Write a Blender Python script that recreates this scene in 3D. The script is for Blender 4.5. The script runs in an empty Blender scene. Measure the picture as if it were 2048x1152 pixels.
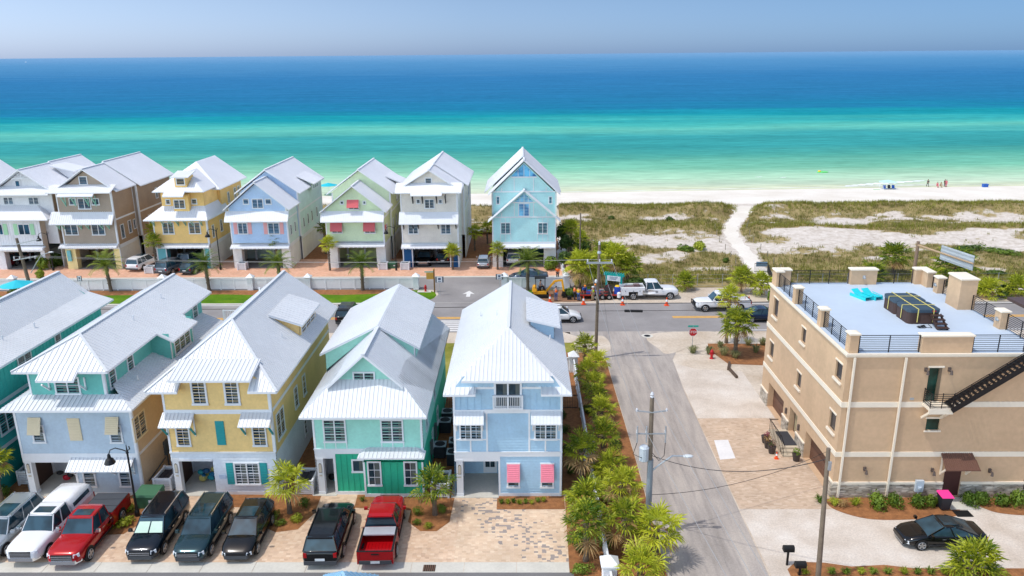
import bpy, math, random
import numpy as np
from mathutils import Vector, Matrix
random.seed(7)
C = bpy.context.scene
COL = C.collection
rad = math.radians
# ---------------------------------------------------------------- camera, sky, sun, exposure
FPX, CAM_H, PITCH, YAW, ROLL = 1564.0, 28.0, rad(16.65), rad(0.77), rad(-0.487)
cam_d = bpy.data.cameras.new('camera'); cam = bpy.data.objects.new('camera', cam_d); COL.objects.link(cam)
cam_d.sensor_width = 36.0; cam_d.lens = 36.0 * FPX / 2048.0
cam_d.clip_start = 0.5; cam_d.clip_end = 200000.0
CAM_M = (Matrix.Rotation(YAW, 3, 'Z') @ Matrix.Rotation(math.pi / 2 - PITCH, 3, 'X') @ Matrix.Rotation(ROLL, 3, 'Z'))
cam.matrix_world = Matrix.Translation((0, 0, CAM_H)) @ CAM_M.to_4x4()
C.camera = cam
SUN = Vector((-0.42, -0.17, 1.0)).normalized()
W = bpy.data.worlds.new('World'); C.world = W; W.use_nodes = True
wn = W.node_tree.nodes; wn.clear()
sky = wn.new('ShaderNodeTexSky'); sky.sky_type = 'NISHITA'; sky.sun_disc = False
sky.sun_elevation = math.asin(SUN.z); sky.sun_rotation = math.atan2(SUN.x, SUN.y)
sky.altitude = 0; sky.air_density = 1.0; sky.dust_density = 0.6; sky.ozone_density = 2.5
bg = wn.new('ShaderNodeBackground'); bg.inputs['Strength'].default_value = 0.15
wo = wn.new('ShaderNodeOutputWorld')
WL = W.node_tree.links
def wnode(t, op=None, **ins):
    n = wn.new(t)
    if op: n.operation = op
    for k, v in ins.items():
        i = int(k[1:])
        if hasattr(v, 'is_output'): WL.new(v, n.inputs[i])
        else: n.inputs[i].default_value = v
    return n
# sky tint with added fill out of view: paler towards the sun, bluer away from it, low over the sea
tcw = wn.new('ShaderNodeTexCoord'); sepw = wnode('ShaderNodeSeparateXYZ', i0=tcw.outputs['Generated'])
dot = wnode('ShaderNodeVectorMath', 'DOT_PRODUCT', i0=tcw.outputs['Generated'], i1=(SUN.x / math.hypot(SUN.x, SUN.y), SUN.y / math.hypot(SUN.x, SUN.y), 0))
dm_ = wnode('ShaderNodeMapRange', i0=dot.outputs['Value'], i1=-1.0, i2=1.0, i3=0.0, i4=1.0)
rampw = wn.new('ShaderNodeValToRGB'); WL.new(dm_.outputs[0], rampw.inputs[0])
rw = rampw.color_ramp.elements; rw[0].position = .08; rw[0].color = (.23, .36, .60, 1); rw[1].position = 1.0; rw[1].color = (3.35, 3.15, 2.95, 1)
e_ = rw.new(.34); e_.color = (.37, .46, .69, 1); e_ = rw.new(.60); e_.color = (.60, .65, .88, 1); e_ = rw.new(.72); e_.color = (2.8, 2.68, 2.6, 1)  # bright stops behind the camera are added fill for the shaded house fronts
el = wnode('ShaderNodeMapRange', i0=sepw.outputs[2], i1=.12, i2=.65, i3=0.0, i4=1.0)
mw = wn.new('ShaderNodeMix'); mw.data_type = 'RGBA'; WL.new(el.outputs[0], mw.inputs[0])
lowr = wnode('ShaderNodeMapRange', i0=sepw.outputs[2], i1=.0, i2=.085, i3=0.0, i4=1.0)
ml_ = wn.new('ShaderNodeMix'); ml_.data_type = 'RGBA'; WL.new(lowr.outputs[0], ml_.inputs[0]); ml_.inputs[6].default_value = (1.05, 1.22, 1.52, 1); ml_.inputs[7].default_value = (1.13, 1.05, .95, 1)
mh_ = wn.new('ShaderNodeMix'); mh_.data_type = 'RGBA'; mh_.blend_type = 'MULTIPLY'; mh_.inputs[0].default_value = 1.0
WL.new(rampw.outputs[0], mh_.inputs[6]); WL.new(ml_.outputs[2], mh_.inputs[7]); WL.new(mh_.outputs[2], mw.inputs[6]); mw.inputs[7].default_value = (1.85, 1.46, 1.13, 1)  # overhead tint raised as extra fill to lift shaded walls
mm_ = wn.new('ShaderNodeMix'); mm_.data_type = 'RGBA'; mm_.blend_type = 'MULTIPLY'; mm_.inputs[0].default_value = 1.0
WL.new(sky.outputs[0], mm_.inputs[6]); WL.new(mw.outputs[2], mm_.inputs[7])
WL.new(mm_.outputs[2], bg.inputs[0]); WL.new(bg.outputs[0], wo.inputs[0])
sl = bpy.data.lights.new('sun', 'SUN'); sl.energy = 2.0; sl.angle = rad(0.9); sl.color = (1.0, 0.965, 0.91)
so = bpy.data.objects.new('sun', sl); COL.objects.link(so); so.rotation_euler = SUN.to_track_quat('Z', 'Y').to_euler()
C.view_settings.view_transform = 'Standard'; C.view_settings.look = 'None'
C.view_settings.exposure = 0.27; C.view_settings.gamma = 1.0
# ---------------------------------------------------------------- measuring: photo position -> place in the world
def ray(px, py):
    return CAM_M @ Vector(((px - 1024) / FPX, -(py - 576) / FPX, -1.0))
def G(px, py, z=0.0):
    d = ray(px, py); t = (z - CAM_H) / d.z
    return (d.x * t, d.y * t)
def V(px, py, Y):
    d = ray(px, py); t = Y / d.y
    return (d.x * t, CAM_H + d.z * t)
def S(px, py, X):
    d = ray(px, py); t = X / d.x
    return (d.y * t, CAM_H + d.z * t)
def crop(x0, y0, s):
    return lambda x, y: (x0 + x / s, y0 + y / s)
# ---------------------------------------------------------------- objects
ORG = {}
def setp(o, label=None, cat=None, group=None, kind=None):
    if label: o['label'] = label
    if cat: o['category'] = cat
    if group: o['group'] = group
    if kind: o['kind'] = kind
    return o
def thing(name, label, cat, loc=(0, 0, 0), rz=0.0, group=None):
    o = bpy.data.objects.new(name, None); COL.objects.link(o)
    o.empty_display_size = 0.3
    o.location = loc; o.rotation_euler = (0, 0, rz)
    ORG[o.name] = Vector(loc)
    return setp(o, label, cat, group)
def copy_tree(o, parent=None):
    c = o.copy(); COL.objects.link(c)
    if parent: c.parent = parent
    for ch in list(o.children): copy_tree(ch, c)
    return c
def place(o, loc, rz=0.0, label=None, s=None):
    o.location = loc; o.rotation_euler = (0, 0, rz)
    if label: o['label'] = label
    if s: o.scale = (s, s, s) if not isinstance(s, tuple) else s
    return o
class MB:
    def __init__(self): self.v = []; self.f = []; self.m = []
    def add(self, vs, fs, m=0):
        b = len(self.v); self.v.extend([tuple(p) for p in vs])
        for f in fs: self.f.append(tuple(b + i for i in f)); self.m.append(m)
    def poly(self, pts, m=0): self.add(pts, [range(len(pts))], m)
    def hexa(self, p, m=0):   # p: 4 bottom + 4 top
        self.add(p, [(3, 2, 1, 0), (4, 5, 6, 7), (0, 1, 5, 4), (1, 2, 6, 5), (2, 3, 7, 6), (3, 0, 4, 7)], m)
    def box(self, x0, x1, y0, y1, z0, z1, m=0):
        self.hexa([(x0, y0, z0), (x1, y0, z0), (x1, y1, z0), (x0, y1, z0), (x0, y0, z1), (x1, y0, z1), (x1, y1, z1), (x0, y1, z1)], m)
    def bar(self, p, q, w, h, m=0, up=(0, 0, 1)):   # rectangular bar from p to q
        p = Vector(p); q = Vector(q); d = (q - p).normalized(); u = Vector(up)
        s = d.cross(u)
        if s.length < 1e-4: s = d.cross(Vector((1, 0, 0)))
        s.normalize(); n = s.cross(d).normalized(); s = s * w / 2; n = n * h / 2
        self.hexa([p - s - n, p + s - n, p + s + n, p - s + n, q - s - n, q + s - n, q + s + n, q - s + n], m)
    def tube(self, pts, r, n=6, m=0, caps=True):
        pts = [Vector(p) for p in pts]; k = len(pts)
        rs = r if isinstance(r, (list, tuple)) else [r] * k
        b = len(self.v); prev = None
        for i, p in enumerate(pts):
            d = (pts[min(i + 1, k - 1)] - pts[max(i - 1, 0)]).normalized()
            a = prev - d * prev.dot(d) if prev is not None else d.cross(Vector((0, 0, 1)) if abs(d.z) < .95 else Vector((1, 0, 0)))
            a.normalize(); prev = a; c = d.cross(a)
            for j in range(n):
                t = 2 * math.pi * j / n
                self.v.append(tuple(p + (a * math.cos(t) + c * math.sin(t)) * rs[i]))
        for i in range(k - 1):
            for j in range(n):
                self.f.append((b + i * n + j, b + i * n + (j + 1) % n, b + (i + 1) * n + (j + 1) % n, b + (i + 1) * n + j)); self.m.append(m)
        if caps:
            self.f.append(tuple(b + j for j in range(n))[::-1]); self.m.append(m)
            self.f.append(tuple(b + (k - 1) * n + j for j in range(n))); self.m.append(m)
    def lathe(self, c, prof, n=12, m=0):
        b = len(self.v); k = len(prof)
        for (r, z) in prof:
            for j in range(n):
                t = 2 * math.pi * (j + .5) / n
                self.v.append((c[0] + r * math.cos(t), c[1] + r * math.sin(t), c[2] + z))
        for i in range(k - 1):
            for j in range(n):
                self.f.append((b + i * n + j, b + i * n + (j + 1) % n, b + (i + 1) * n + (j + 1) % n, b + (i + 1) * n + j)); self.m.append(m)
        self.f.append(tuple(b + j for j in range(n))[::-1]); self.m.append(m)
        self.f.append(tuple(b + (k - 1) * n + j for j in range(n))); self.m.append(m)
    def ball(self, c, r, n=8, k=5, m=0):
        r = r if isinstance(r, (tuple, list)) else (r, r, r)
        b = len(self.v)
        for i in range(k + 1):
            ph = math.pi * (i / k - .5) * .98
            for j in range(n):
                t = 2 * math.pi * j / n
                self.v.append((c[0] + r[0] * math.cos(ph) * math.cos(t), c[1] + r[1] * math.cos(ph) * math.sin(t), c[2] + r[2] * math.sin(ph)))
        for i in range(k):
            for j in range(n):
                self.f.append((b + i * n + j, b + i * n + (j + 1) % n, b + (i + 1) * n + (j + 1) % n, b + (i + 1) * n + j)); self.m.append(m)
        self.f.append(tuple(b + j for j in range(n))[::-1]); self.m.append(m)
        self.f.append(tuple(b + k * n + j for j in range(n))); self.m.append(m)
    def build(self, name, mats, parent=None, smooth=False, local=False):
        me = bpy.data.meshes.new(name)
        o = bpy.data.objects.new(name, me); COL.objects.link(o)
        off = Vector((0, 0, 0))
        if parent is not None:
            o.parent = parent
            off = ORG.get(parent.name, Vector((0, 0, 0))); ORG[o.name] = off
            if local: off = Vector((0, 0, 0)); ORG[o.name] = off
        vs = self.v if off.length == 0 else [(x - off.x, y - off.y, z - off.z) for x, y, z in self.v]
        me.from_pydata(vs, [], self.f)
        if not isinstance(mats, (list, tuple)): mats = [mats]
        for mm in mats: me.materials.append(mm)
        if len(mats) > 1: me.polygons.foreach_set('material_index', self.m)
        if smooth: me.polygons.foreach_set('use_smooth', [True] * len(self.f))
        me.update()
        return o
def solo(mb, name, mats, label, cat, group=None, kind=None, base=None, smooth=False):
    """a thing that is one mesh, its origin at its base"""
    if base is None:
        a = np.array(mb.v); base = (float(a[:, 0].mean()), float(a[:, 1].mean()), float(a[:, 2].min()))
    bx, by, bz = base
    mb.v = [(x - bx, y - by, z - bz) for x, y, z in mb.v]
    o = mb.build(name, mats, None, smooth); o.location = base
    return setp(o, label, cat, group, kind)
# ---------------------------------------------------------------- materials
def lin(c):
    return tuple(((v / 255) / 12.92 if v / 255 <= .04045 else ((v / 255 + .055) / 1.055) ** 2.4) for v in c) + (1.0,)
MATS = {}
def newmat(name):
    m = bpy.data.materials.new(name); m.use_nodes = True
    nt = m.node_tree; nt.nodes.clear()
    out = nt.nodes.new('ShaderNodeOutputMaterial'); bs = nt.nodes.new('ShaderNodeBsdfPrincipled')
    nt.links.new(bs.outputs[0], out.inputs[0])
    return m, nt, bs
def node(nt, typ, ins=None, **kw):
    n = nt.nodes.new(typ)
    for k, v in kw.items(): setattr(n, k, v)
    for k, v in (ins or {}).items():
        if hasattr(v, 'links') or hasattr(v, 'is_output'): nt.links.new(v, n.inputs[k])
        else: n.inputs[k].default_value = v
    return n
def mixc(nt, fac, a, b, mode='MIX'):
    n = nt.nodes.new('ShaderNodeMix'); n.data_type = 'RGBA'; n.blend_type = mode
    for s, v in ((n.inputs[0], fac), (n.inputs[6], a), (n.inputs[7], b)):
        if hasattr(v, 'is_output'): nt.links.new(v, s)
        else: s.default_value = v
    return n.outputs[2]
def ramp(nt, fac, stops, interp='LINEAR'):
    n = nt.nodes.new('ShaderNodeValToRGB'); n.color_ramp.interpolation = interp
    el = n.color_ramp.elements
    while len(el) < len(stops): el.new(.5)
    for e, (p, c) in zip(el, stops): e.position = p; e.color = c if len(c) == 4 else lin(c)
    nt.links.new(fac, n.inputs[0]); return n.outputs[0]
def gray(a): return (a, a, a, 1.0)
def noise(nt, vec, scale, detail=3, rough=.55):
    return node(nt, 'ShaderNodeTexNoise', {'Vector': vec, 'Scale': scale, 'Detail': detail, 'Roughness': rough}).outputs[0]
def wpos(nt):
    return nt.nodes.new('ShaderNodeNewGeometry').outputs['Position']
def mat(name, rgb, rough=.6, var=.07, vs=.7, metal=0.0, bump=0.0, bs_=12.0, spec=.4, coat=0.0, alpha=None):
    if name in MATS: return MATS[name]
    m, nt, b = newmat(name); p = wpos(nt)
    c = lin(rgb)
    if var:
        n1 = noise(nt, p, vs, 4); n2 = noise(nt, p, vs * 9, 2)
        f = ramp(nt, n1, [(.3, gray(1 - var)), (.7, gray(1 + var * .5))])
        g = ramp(nt, n2, [(.3, gray(1 - var * .6)), (.7, gray(1 + var * .3))])
        c1 = mixc(nt, 1.0, c, f, 'MULTIPLY'); c1 = mixc(nt, 1.0, c1, g, 'MULTIPLY')
        nt.links.new(c1, b.inputs['Base Color'])
    else: b.inputs['Base Color'].default_value = c
    b.inputs['Roughness'].default_value = rough; b.inputs['Metallic'].default_value = metal
    b.inputs['Specular IOR Level'].default_value = spec
    if coat: b.inputs['Coat Weight'].default_value = coat; b.inputs['Coat Roughness'].default_value = .05
    if bump:
        bn = node(nt, 'ShaderNodeBump', {'Strength': bump, 'Distance': .03, 'Height': noise(nt, p, bs_, 4)})
        nt.links.new(bn.outputs[0], b.inputs['Normal'])
    MATS[name] = m; return m
def foliage(name, c0, c1, rough=.5, trans=.25, scale=1.3):
    if name in MATS: return MATS[name]
    m, nt, b = newmat(name); p = wpos(nt)
    oi = nt.nodes.new('ShaderNodeObjectInfo')
    n1 = noise(nt, p, scale, 3); n2 = noise(nt, p, scale * 7, 2)
    s = node(nt, 'ShaderNodeMath', {0: n1, 1: n2}, operation='ADD').outputs[0]
    s2 = node(nt, 'ShaderNodeMath', {0: oi.outputs['Random'], 1: .35}, operation='MULTIPLY').outputs[0]
    s3 = node(nt, 'ShaderNodeMath', {0: s, 1: s2}, operation='ADD').outputs[0]
    s4 = node(nt, 'ShaderNodeMath', {0: s3, 1: .5}, operation='MULTIPLY').outputs[0]
    col = ramp(nt, s4, [(.44, lin(c0)), (.68, lin(c1))])
    nt.links.new(col, b.inputs['Base Color']); b.inputs['Roughness'].default_value = rough
    b.inputs['Specular IOR Level'].default_value = .3
    tr = node(nt, 'ShaderNodeBsdfTranslucent', {'Color': col})
    mx = node(nt, 'ShaderNodeMixShader', {0: trans, 1: b.outputs[0], 2: tr.outputs[0]})
    out = [n for n in nt.nodes if n.type == 'OUTPUT_MATERIAL'][0]
    nt.links.new(mx.outputs[0], out.inputs[0])
    MATS[name] = m; return m
# ---------------------------------------------------------------- wall frames, siding, roofs
class Fr:
    def __init__(s, o, u, n): s.o = Vector(o); s.u = Vector(u); s.n = Vector(n)
    def p(s, a, z, c=0.0): return s.o + s.u * a + Vector((0, 0, z)) + s.n * c
def front(Y): return Fr((0, Y, 0), (1, 0, 0), (0, -1, 0))
def back(Y): return Fr((0, Y, 0), (1, 0, 0), (0, 1, 0))
def right(X): return Fr((X, 0, 0), (0, 1, 0), (1, 0, 0))
def left(X): return Fr((X, 0, 0), (0, 1, 0), (-1, 0, 0))
def fbox(mb, F, a0, a1, z0, z1, c0, c1, m=0):
    mb.hexa([F.p(a0, z0, c0), F.p(a1, z0, c0), F.p(a1, z0, c1), F.p(a0, z0, c1), F.p(a0, z1, c0), F.p(a1, z1, c0), F.p(a1, z1, c1), F.p(a0, z1, c1)], m)
def clipz(poly, z, above):
    out = []
    for i in range(len(poly)):
        a, b = poly[i], poly[(i + 1) % len(poly)]
        ia = (a[1] >= z) if above else (a[1] <= z); ib = (b[1] >= z) if above else (b[1] <= z)
        if ia: out.append(a)
        if ia != ib:
            t = (z - a[1]) / (b[1] - a[1]); out.append((a[0] + (b[0] - a[0]) * t, z))
    return out
def siding(mb, F, poly, m=0, board=.2, t=.04):
    """lap siding: every board leans out at its foot"""
    z0 = min(p[1] for p in poly); z1 = max(p[1] for p in poly); k0 = math.floor(z0 / board)
    for k in range(k0, int(z1 / board) + 1):
        a, b = k * board, (k + 1) * board
        q = clipz(clipz(poly, max(a, z0), True), min(b, z1), False)
        if len(q) < 3: continue
        mb.poly([F.p(x, z, .002 + t * (1 - (z - a) / board)) for x, z in q], m)
        lo = min(p[1] for p in q); xs = [p[0] for p in q if abs(p[1] - lo) < 1e-6]
        if len(xs) >= 2:
            x0, x1 = min(xs), max(xs)
            mb.poly([F.p(x0, lo, 0), F.p(x1, lo, 0), F.p(x1, lo, t), F.p(x0, lo, t)], m)
def rect(a0, z0, a1, z1): return [(a0, z0), (a1, z0), (a1, z1), (a0, z1)]
def flat(mb, F, poly, m=0): mb.poly([F.p(a, z) for a, z in poly], m)
def battens(mb, F, a0, a1, z0, z1, sp, m=0, w=.05, top=None):
    n = max(1, round((a1 - a0) / sp))
    for i in range(1, n):
        a = a0 + (a1 - a0) * i / n
        zz = top(a) if top else z1
        if zz > z0: fbox(mb, F, a - w / 2, a + w / 2, z0, zz, 0, .03, m)
def clip_line(poly2, x):
    ys = []
    for i in range(len(poly2)):
        a, b = poly2[i], poly2[(i + 1) % len(poly2)]
        if (a[0] - x) * (b[0] - x) < 0: ys.append(a[1] + (b[1] - a[1]) * (x - a[0]) / (b[0] - a[0]))
    ys.sort(); return [(ys[i], ys[i + 1]) for i in range(0, len(ys) - 1, 2)]
def roof_faces(mb, polys, th=.14, rib=.4, rw=.035, rh=.035, mt=0, me=1):
    """metal roof: slabs with standing seams, white edge boards"""
    key = lambda p: (round(p[0], 3), round(p[1], 3), round(p[2], 3))
    cnt = {}
    for pl in polys:
        for i in range(len(pl)):
            k = frozenset((key(pl[i]), key(pl[(i + 1) % len(pl)]))); cnt[k] = cnt.get(k, 0) + 1
    for pl in polys:
        P = [Vector(p) for p in pl]; n = Vector((0, 0, 0))
        for i in range(len(P)): n += P[i].cross(P[(i + 1) % len(P)])
        n.normalize()
        if n.z < 0: P.reverse(); n = -n
        mb.poly(P, mt); dn = Vector((0, 0, -th))
        mb.poly([p + dn for p in reversed(P)], me)
        for i in range(len(P)):
            a, b = P[i], P[(i + 1) % len(P)]
            if cnt.get(frozenset((key(a), key(b))), 1) > 1: continue
            mb.poly([a, a + dn, b + dn, b], me)
        if rib:
            dsc = Vector((n.x, n.y, 0))
            if dsc.length < .05: continue
            hz = Vector((-n.y, n.x, 0)).normalized(); sd = hz.cross(n).normalized()
            o = P[0]; q = [((p - o).dot(hz), (p - o).dot(sd)) for p in P]
            lo = min(a for a, _ in q); hi = max(a for a, _ in q); k = max(1, int((hi - lo) / rib))
            off = ((hi - lo) - k * rib) / 2
            for i in range(k + 1):
                x = lo + off + i * rib
                for (y0, y1) in clip_line(q, x):
                    if y1 - y0 < .1: continue
                    pa = o + hz * x + sd * (y0 + .01) + n * (rh / 2); pb = o + hz * x + sd * (y1 - .01) + n * (rh / 2)
                    mb.bar(pa, pb, rw, rh, mt, up=n)
def ridge_cap(mb, a, b, w=.22, m=0):
    a = Vector(a) + Vector((0, 0, .03)); b = Vector(b) + Vector((0, 0, .03)); mb.bar(a, b, w, .07, m)
# ---------------------------------------------------------------- palette
ROOF = mat('metal roof', (220, 223, 225), rough=.42, var=.05, vs=.25, metal=.0, spec=.4)
WHITE = mat('white trim', (232, 234, 236), rough=.5, var=.04)
GLASS = None
def glass(name, rgb, rough=.06):
    m, nt, b = newmat(name); p = wpos(nt)
    n1 = noise(nt, p, .9, 2)
    nt.links.new(ramp(nt, n1, [(.35, lin(rgb)), (.65, lin(tuple(min(255, int(v * 1.7 + 8)) for v in rgb)))]), b.inputs['Base Color'])
    b.inputs['Roughness'].default_value = rough; b.inputs['Specular IOR Level'].default_value = .5
    return m
GLASS = glass('window glass', (30, 42, 48)); GLASS_T = glass('teal window glass', (4, 48, 66)); CARGLASS = glass('car glass', (26, 44, 52), .05)
CURTAIN = mat('curtain behind glass', (98, 104, 100), rough=.15, var=.1, vs=4)
CONC = mat('concrete', (208, 204, 192), rough=.85, var=.1, bump=.15)
DARKMET = mat('black metal', (24, 25, 28), rough=.45, var=.05)
GALV = mat('galvanised steel', (176, 182, 186), rough=.45, var=.1, metal=.4)
WOODPOLE = mat('weathered pole wood', (128, 114, 98), rough=.85, var=.2, vs=2, bump=.3, bs_=9)
BLACK = mat('black plastic', (22, 22, 24), rough=.6, var=.05)
TYRE = mat('tyre rubber', (20, 20, 21), rough=.8, var=.05)
RIM = mat('alloy rim', (178, 180, 182), rough=.3, var=.03, metal=.7)
CHROME = mat('chrome', (225, 228, 232), rough=.12, var=0, metal=.9)
MULCH = mat('pine straw mulch', (160, 108, 66), rough=.95, var=.35, vs=2.5, bump=.6, bs_=30)
REDM = mat('red enamel', (190, 30, 38), rough=.4, var=.1)
ROOF_B = mat('bright metal roof', (232, 233, 236), rough=.45, var=.04, vs=.25, spec=.4)
TRUNK = mat('palm trunk', (118, 104, 88), rough=.9, var=.3, vs=4, bump=.6, bs_=14)
def ground_mat(name, stops, scale=.3, fine=6.0, rough=.9, fa=.25, bump=.15):
    m, nt, b = newmat(name); p = wpos(nt)
    n1 = noise(nt, p, scale, 6, .6); c = ramp(nt, n1, stops)
    n2 = noise(nt, p, fine, 4, .7); g = ramp(nt, n2, [(.3, gray(1 - fa)), (.7, gray(1 + fa * .5))])
    nt.links.new(mixc(nt, 1.0, c, g, 'MULTIPLY'), b.inputs['Base Color'])
    b.inputs['Roughness'].default_value = rough; b.inputs['Specular IOR Level'].default_value = .2
    bn = node(nt, 'ShaderNodeBump', {'Strength': bump, 'Distance': .05, 'Height': n2}); nt.links.new(bn.outputs[0], b.inputs['Normal'])
    MATS[name] = m; return m
SAND = ground_mat('white sand', [(.3, (220, 211, 196)), (.6, (233, 226, 214)), (.8, (239, 234, 225))], .12, 3.0, fa=.08)
SOIL = ground_mat('sandy verge', [(.3, (186, 168, 146)), (.55, (208, 194, 176)), (.75, (222, 211, 196))], .25, 4.0, fa=.15)
LAWN = ground_mat('lawn', [(.3, (70, 112, 6)), (.55, (92, 132, 10)), (.75, (120, 146, 26))], .5, 14, fa=.35, bump=.5)
DRYLAWN = ground_mat('dry lawn', [(.3, (112, 118, 40)), (.55, (150, 146, 66)), (.75, (176, 166, 96))], .5, 10, fa=.35, bump=.4)
GRAVEL = ground_mat('crushed shell gravel', [(.3, (194, 180, 164)), (.5, (212, 200, 186)), (.72, (226, 218, 207))], .35, 9.0, fa=.2, bump=.3)
ASPH = ground_mat('asphalt', [(.3, (134, 130, 128)), (.55, (150, 146, 144)), (.75, (162, 158, 154))], .2, 12, fa=.14)
ASPH_D = ground_mat('dark asphalt', [(.3, (112, 110, 110)), (.55, (124, 122, 122)), (.75, (138, 134, 132))], .12, 12, fa=.15)
def worn_road():
    m, nt, b = newmat('worn road'); p = wpos(nt)
    sc = node(nt, 'ShaderNodeMapping', {'Vector': p, 'Scale': (1.3, .16, 1)}).outputs[0]
    n0 = noise(nt, sc, 1.0, 6, .6); c = ramp(nt, n0, [(.32, (154, 146, 139)), (.5, (174, 165, 157)), (.68, (190, 180, 169))])
    n2 = noise(nt, p, 10, 4, .7); g = ramp(nt, n2, [(.3, gray(.82)), (.7, gray(1.08))])
    c = mixc(nt, 1.0, c, g, 'MULTIPLY')
    v = node(nt, 'ShaderNodeTexVoronoi', {'Vector': node(nt, 'ShaderNodeMapping', {'Vector': mixc(nt, .25, p, node(nt, 'ShaderNodeTexNoise', {'Vector': p, 'Scale': .6, 'Detail': 5}).outputs[1], 'ADD'), 'Scale': (.42, .6, 1)}).outputs[0], 'Scale': 1.0}, feature='DISTANCE_TO_EDGE').outputs[0]
    cr = ramp(nt, v, [(.0, gray(.86)), (.008, gray(1))]); c = mixc(nt, 1.0, c, cr, 'MULTIPLY')
    nt.links.new(c, b.inputs['Base Color']); b.inputs['Roughness'].default_value = .9; b.inputs['Specular IOR Level'].default_value = .2
    return m
WORN = worn_road()
def paver_mat(name, cols, mortar, sx, sy, stain=None, big=.5):
    m, nt, b = newmat(name); p = wpos(nt)
    br = node(nt, 'ShaderNodeTexBrick', {'Vector': p, 'Color1': lin(cols[0]), 'Color2': lin(cols[1]), 'Mortar': lin(mortar), 'Scale': 1.0, 'Mortar Size': .008, 'Brick Width': sx, 'Row Height': sy, 'Bias': .1})
    br.offset = .5
    cell = node(nt, 'ShaderNodeTexVoronoi', {'Vector': node(nt, 'ShaderNodeMapping', {'Vector': p, 'Scale': (1 / sx, 1 / sy, 1)}).outputs[0], 'Scale': .9, 'Randomness': .35}, distance='CHEBYCHEV').outputs['Color']
    sep = node(nt, 'ShaderNodeSeparateColor', {0: cell})
    tone = ramp(nt, sep.outputs[0], [(0, lin(cols[2])), (.35, lin(cols[0])), (.65, lin(cols[1])), (1, lin(cols[3]))])
    c = mixc(nt, .65, br.outputs[0], tone)
    if stain:
        x0, y0, ax, ay, rr = stain   # grey pavers worn along the drive
        n1 = noise(nt, p, .55, 3)
        sx_ = node(nt, 'ShaderNodeSeparateXYZ', {0: p})
        lx = node(nt, 'ShaderNodeMath', {0: sx_.outputs[0], 1: x0}, operation='SUBTRACT').outputs[0]
        ly = node(nt, 'ShaderNodeMath', {0: sx_.outputs[1], 1: y0}, operation='SUBTRACT').outputs[0]
        a1 = node(nt, 'ShaderNodeMath', {0: lx, 1: ay}, operation='MULTIPLY').outputs[0]
        a2 = node(nt, 'ShaderNodeMath', {0: ly, 1: -ax}, operation='MULTIPLY').outputs[0]
        dd = node(nt, 'ShaderNodeMath', {0: a1, 1: a2}, operation='ADD').outputs[0]
        dd = node(nt, 'ShaderNodeMath', {0: dd}, operation='ABSOLUTE').outputs[0]
        w = ramp(nt, node(nt, 'ShaderNodeMath', {0: dd, 1: rr}, operation='DIVIDE').outputs[0], [(0, gray(.34)), (.5, gray(.16)), (1, gray(.0))])
        thr = node(nt, 'ShaderNodeMath', {0: sep.outputs[1], 1: w}, operation='LESS_THAN').outputs[0]
        c = mixc(nt, thr, c, lin((156, 146, 140)))
    n2 = noise(nt, p, big, 4); c = mixc(nt, 1.0, c, ramp(nt, n2, [(.3, gray(.86)), (.7, gray(1.06))]), 'MULTIPLY')
    nt.links.new(c, b.inputs['Base Color']); b.inputs['Roughness'].default_value = .85; b.inputs['Specular IOR Level'].default_value = .25
    return m
PAVER = paver_mat('beige pavers', [(224, 196, 168), (212, 180, 150), (194, 164, 140), (234, 212, 186)], (190, 168, 146), .23, .16)
PAVER_S = paver_mat('beige pavers with grey stones', [(226, 200, 172), (216, 188, 158), (204, 176, 150), (236, 216, 190)], (192, 172, 150), .21, .15, stain=(-.5, 41.9, -.62, .78, 1.9))
PAVER_P = paver_mat('salmon pavers', [(226, 178, 150), (216, 166, 136), (206, 158, 130), (232, 192, 166)], (196, 160, 138), .25, .18)
PAVER_T = paver_mat('tan brick paving', [(206, 182, 158), (192, 168, 144), (178, 154, 130), (216, 196, 174)], (178, 158, 138), .24, .12)
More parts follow.
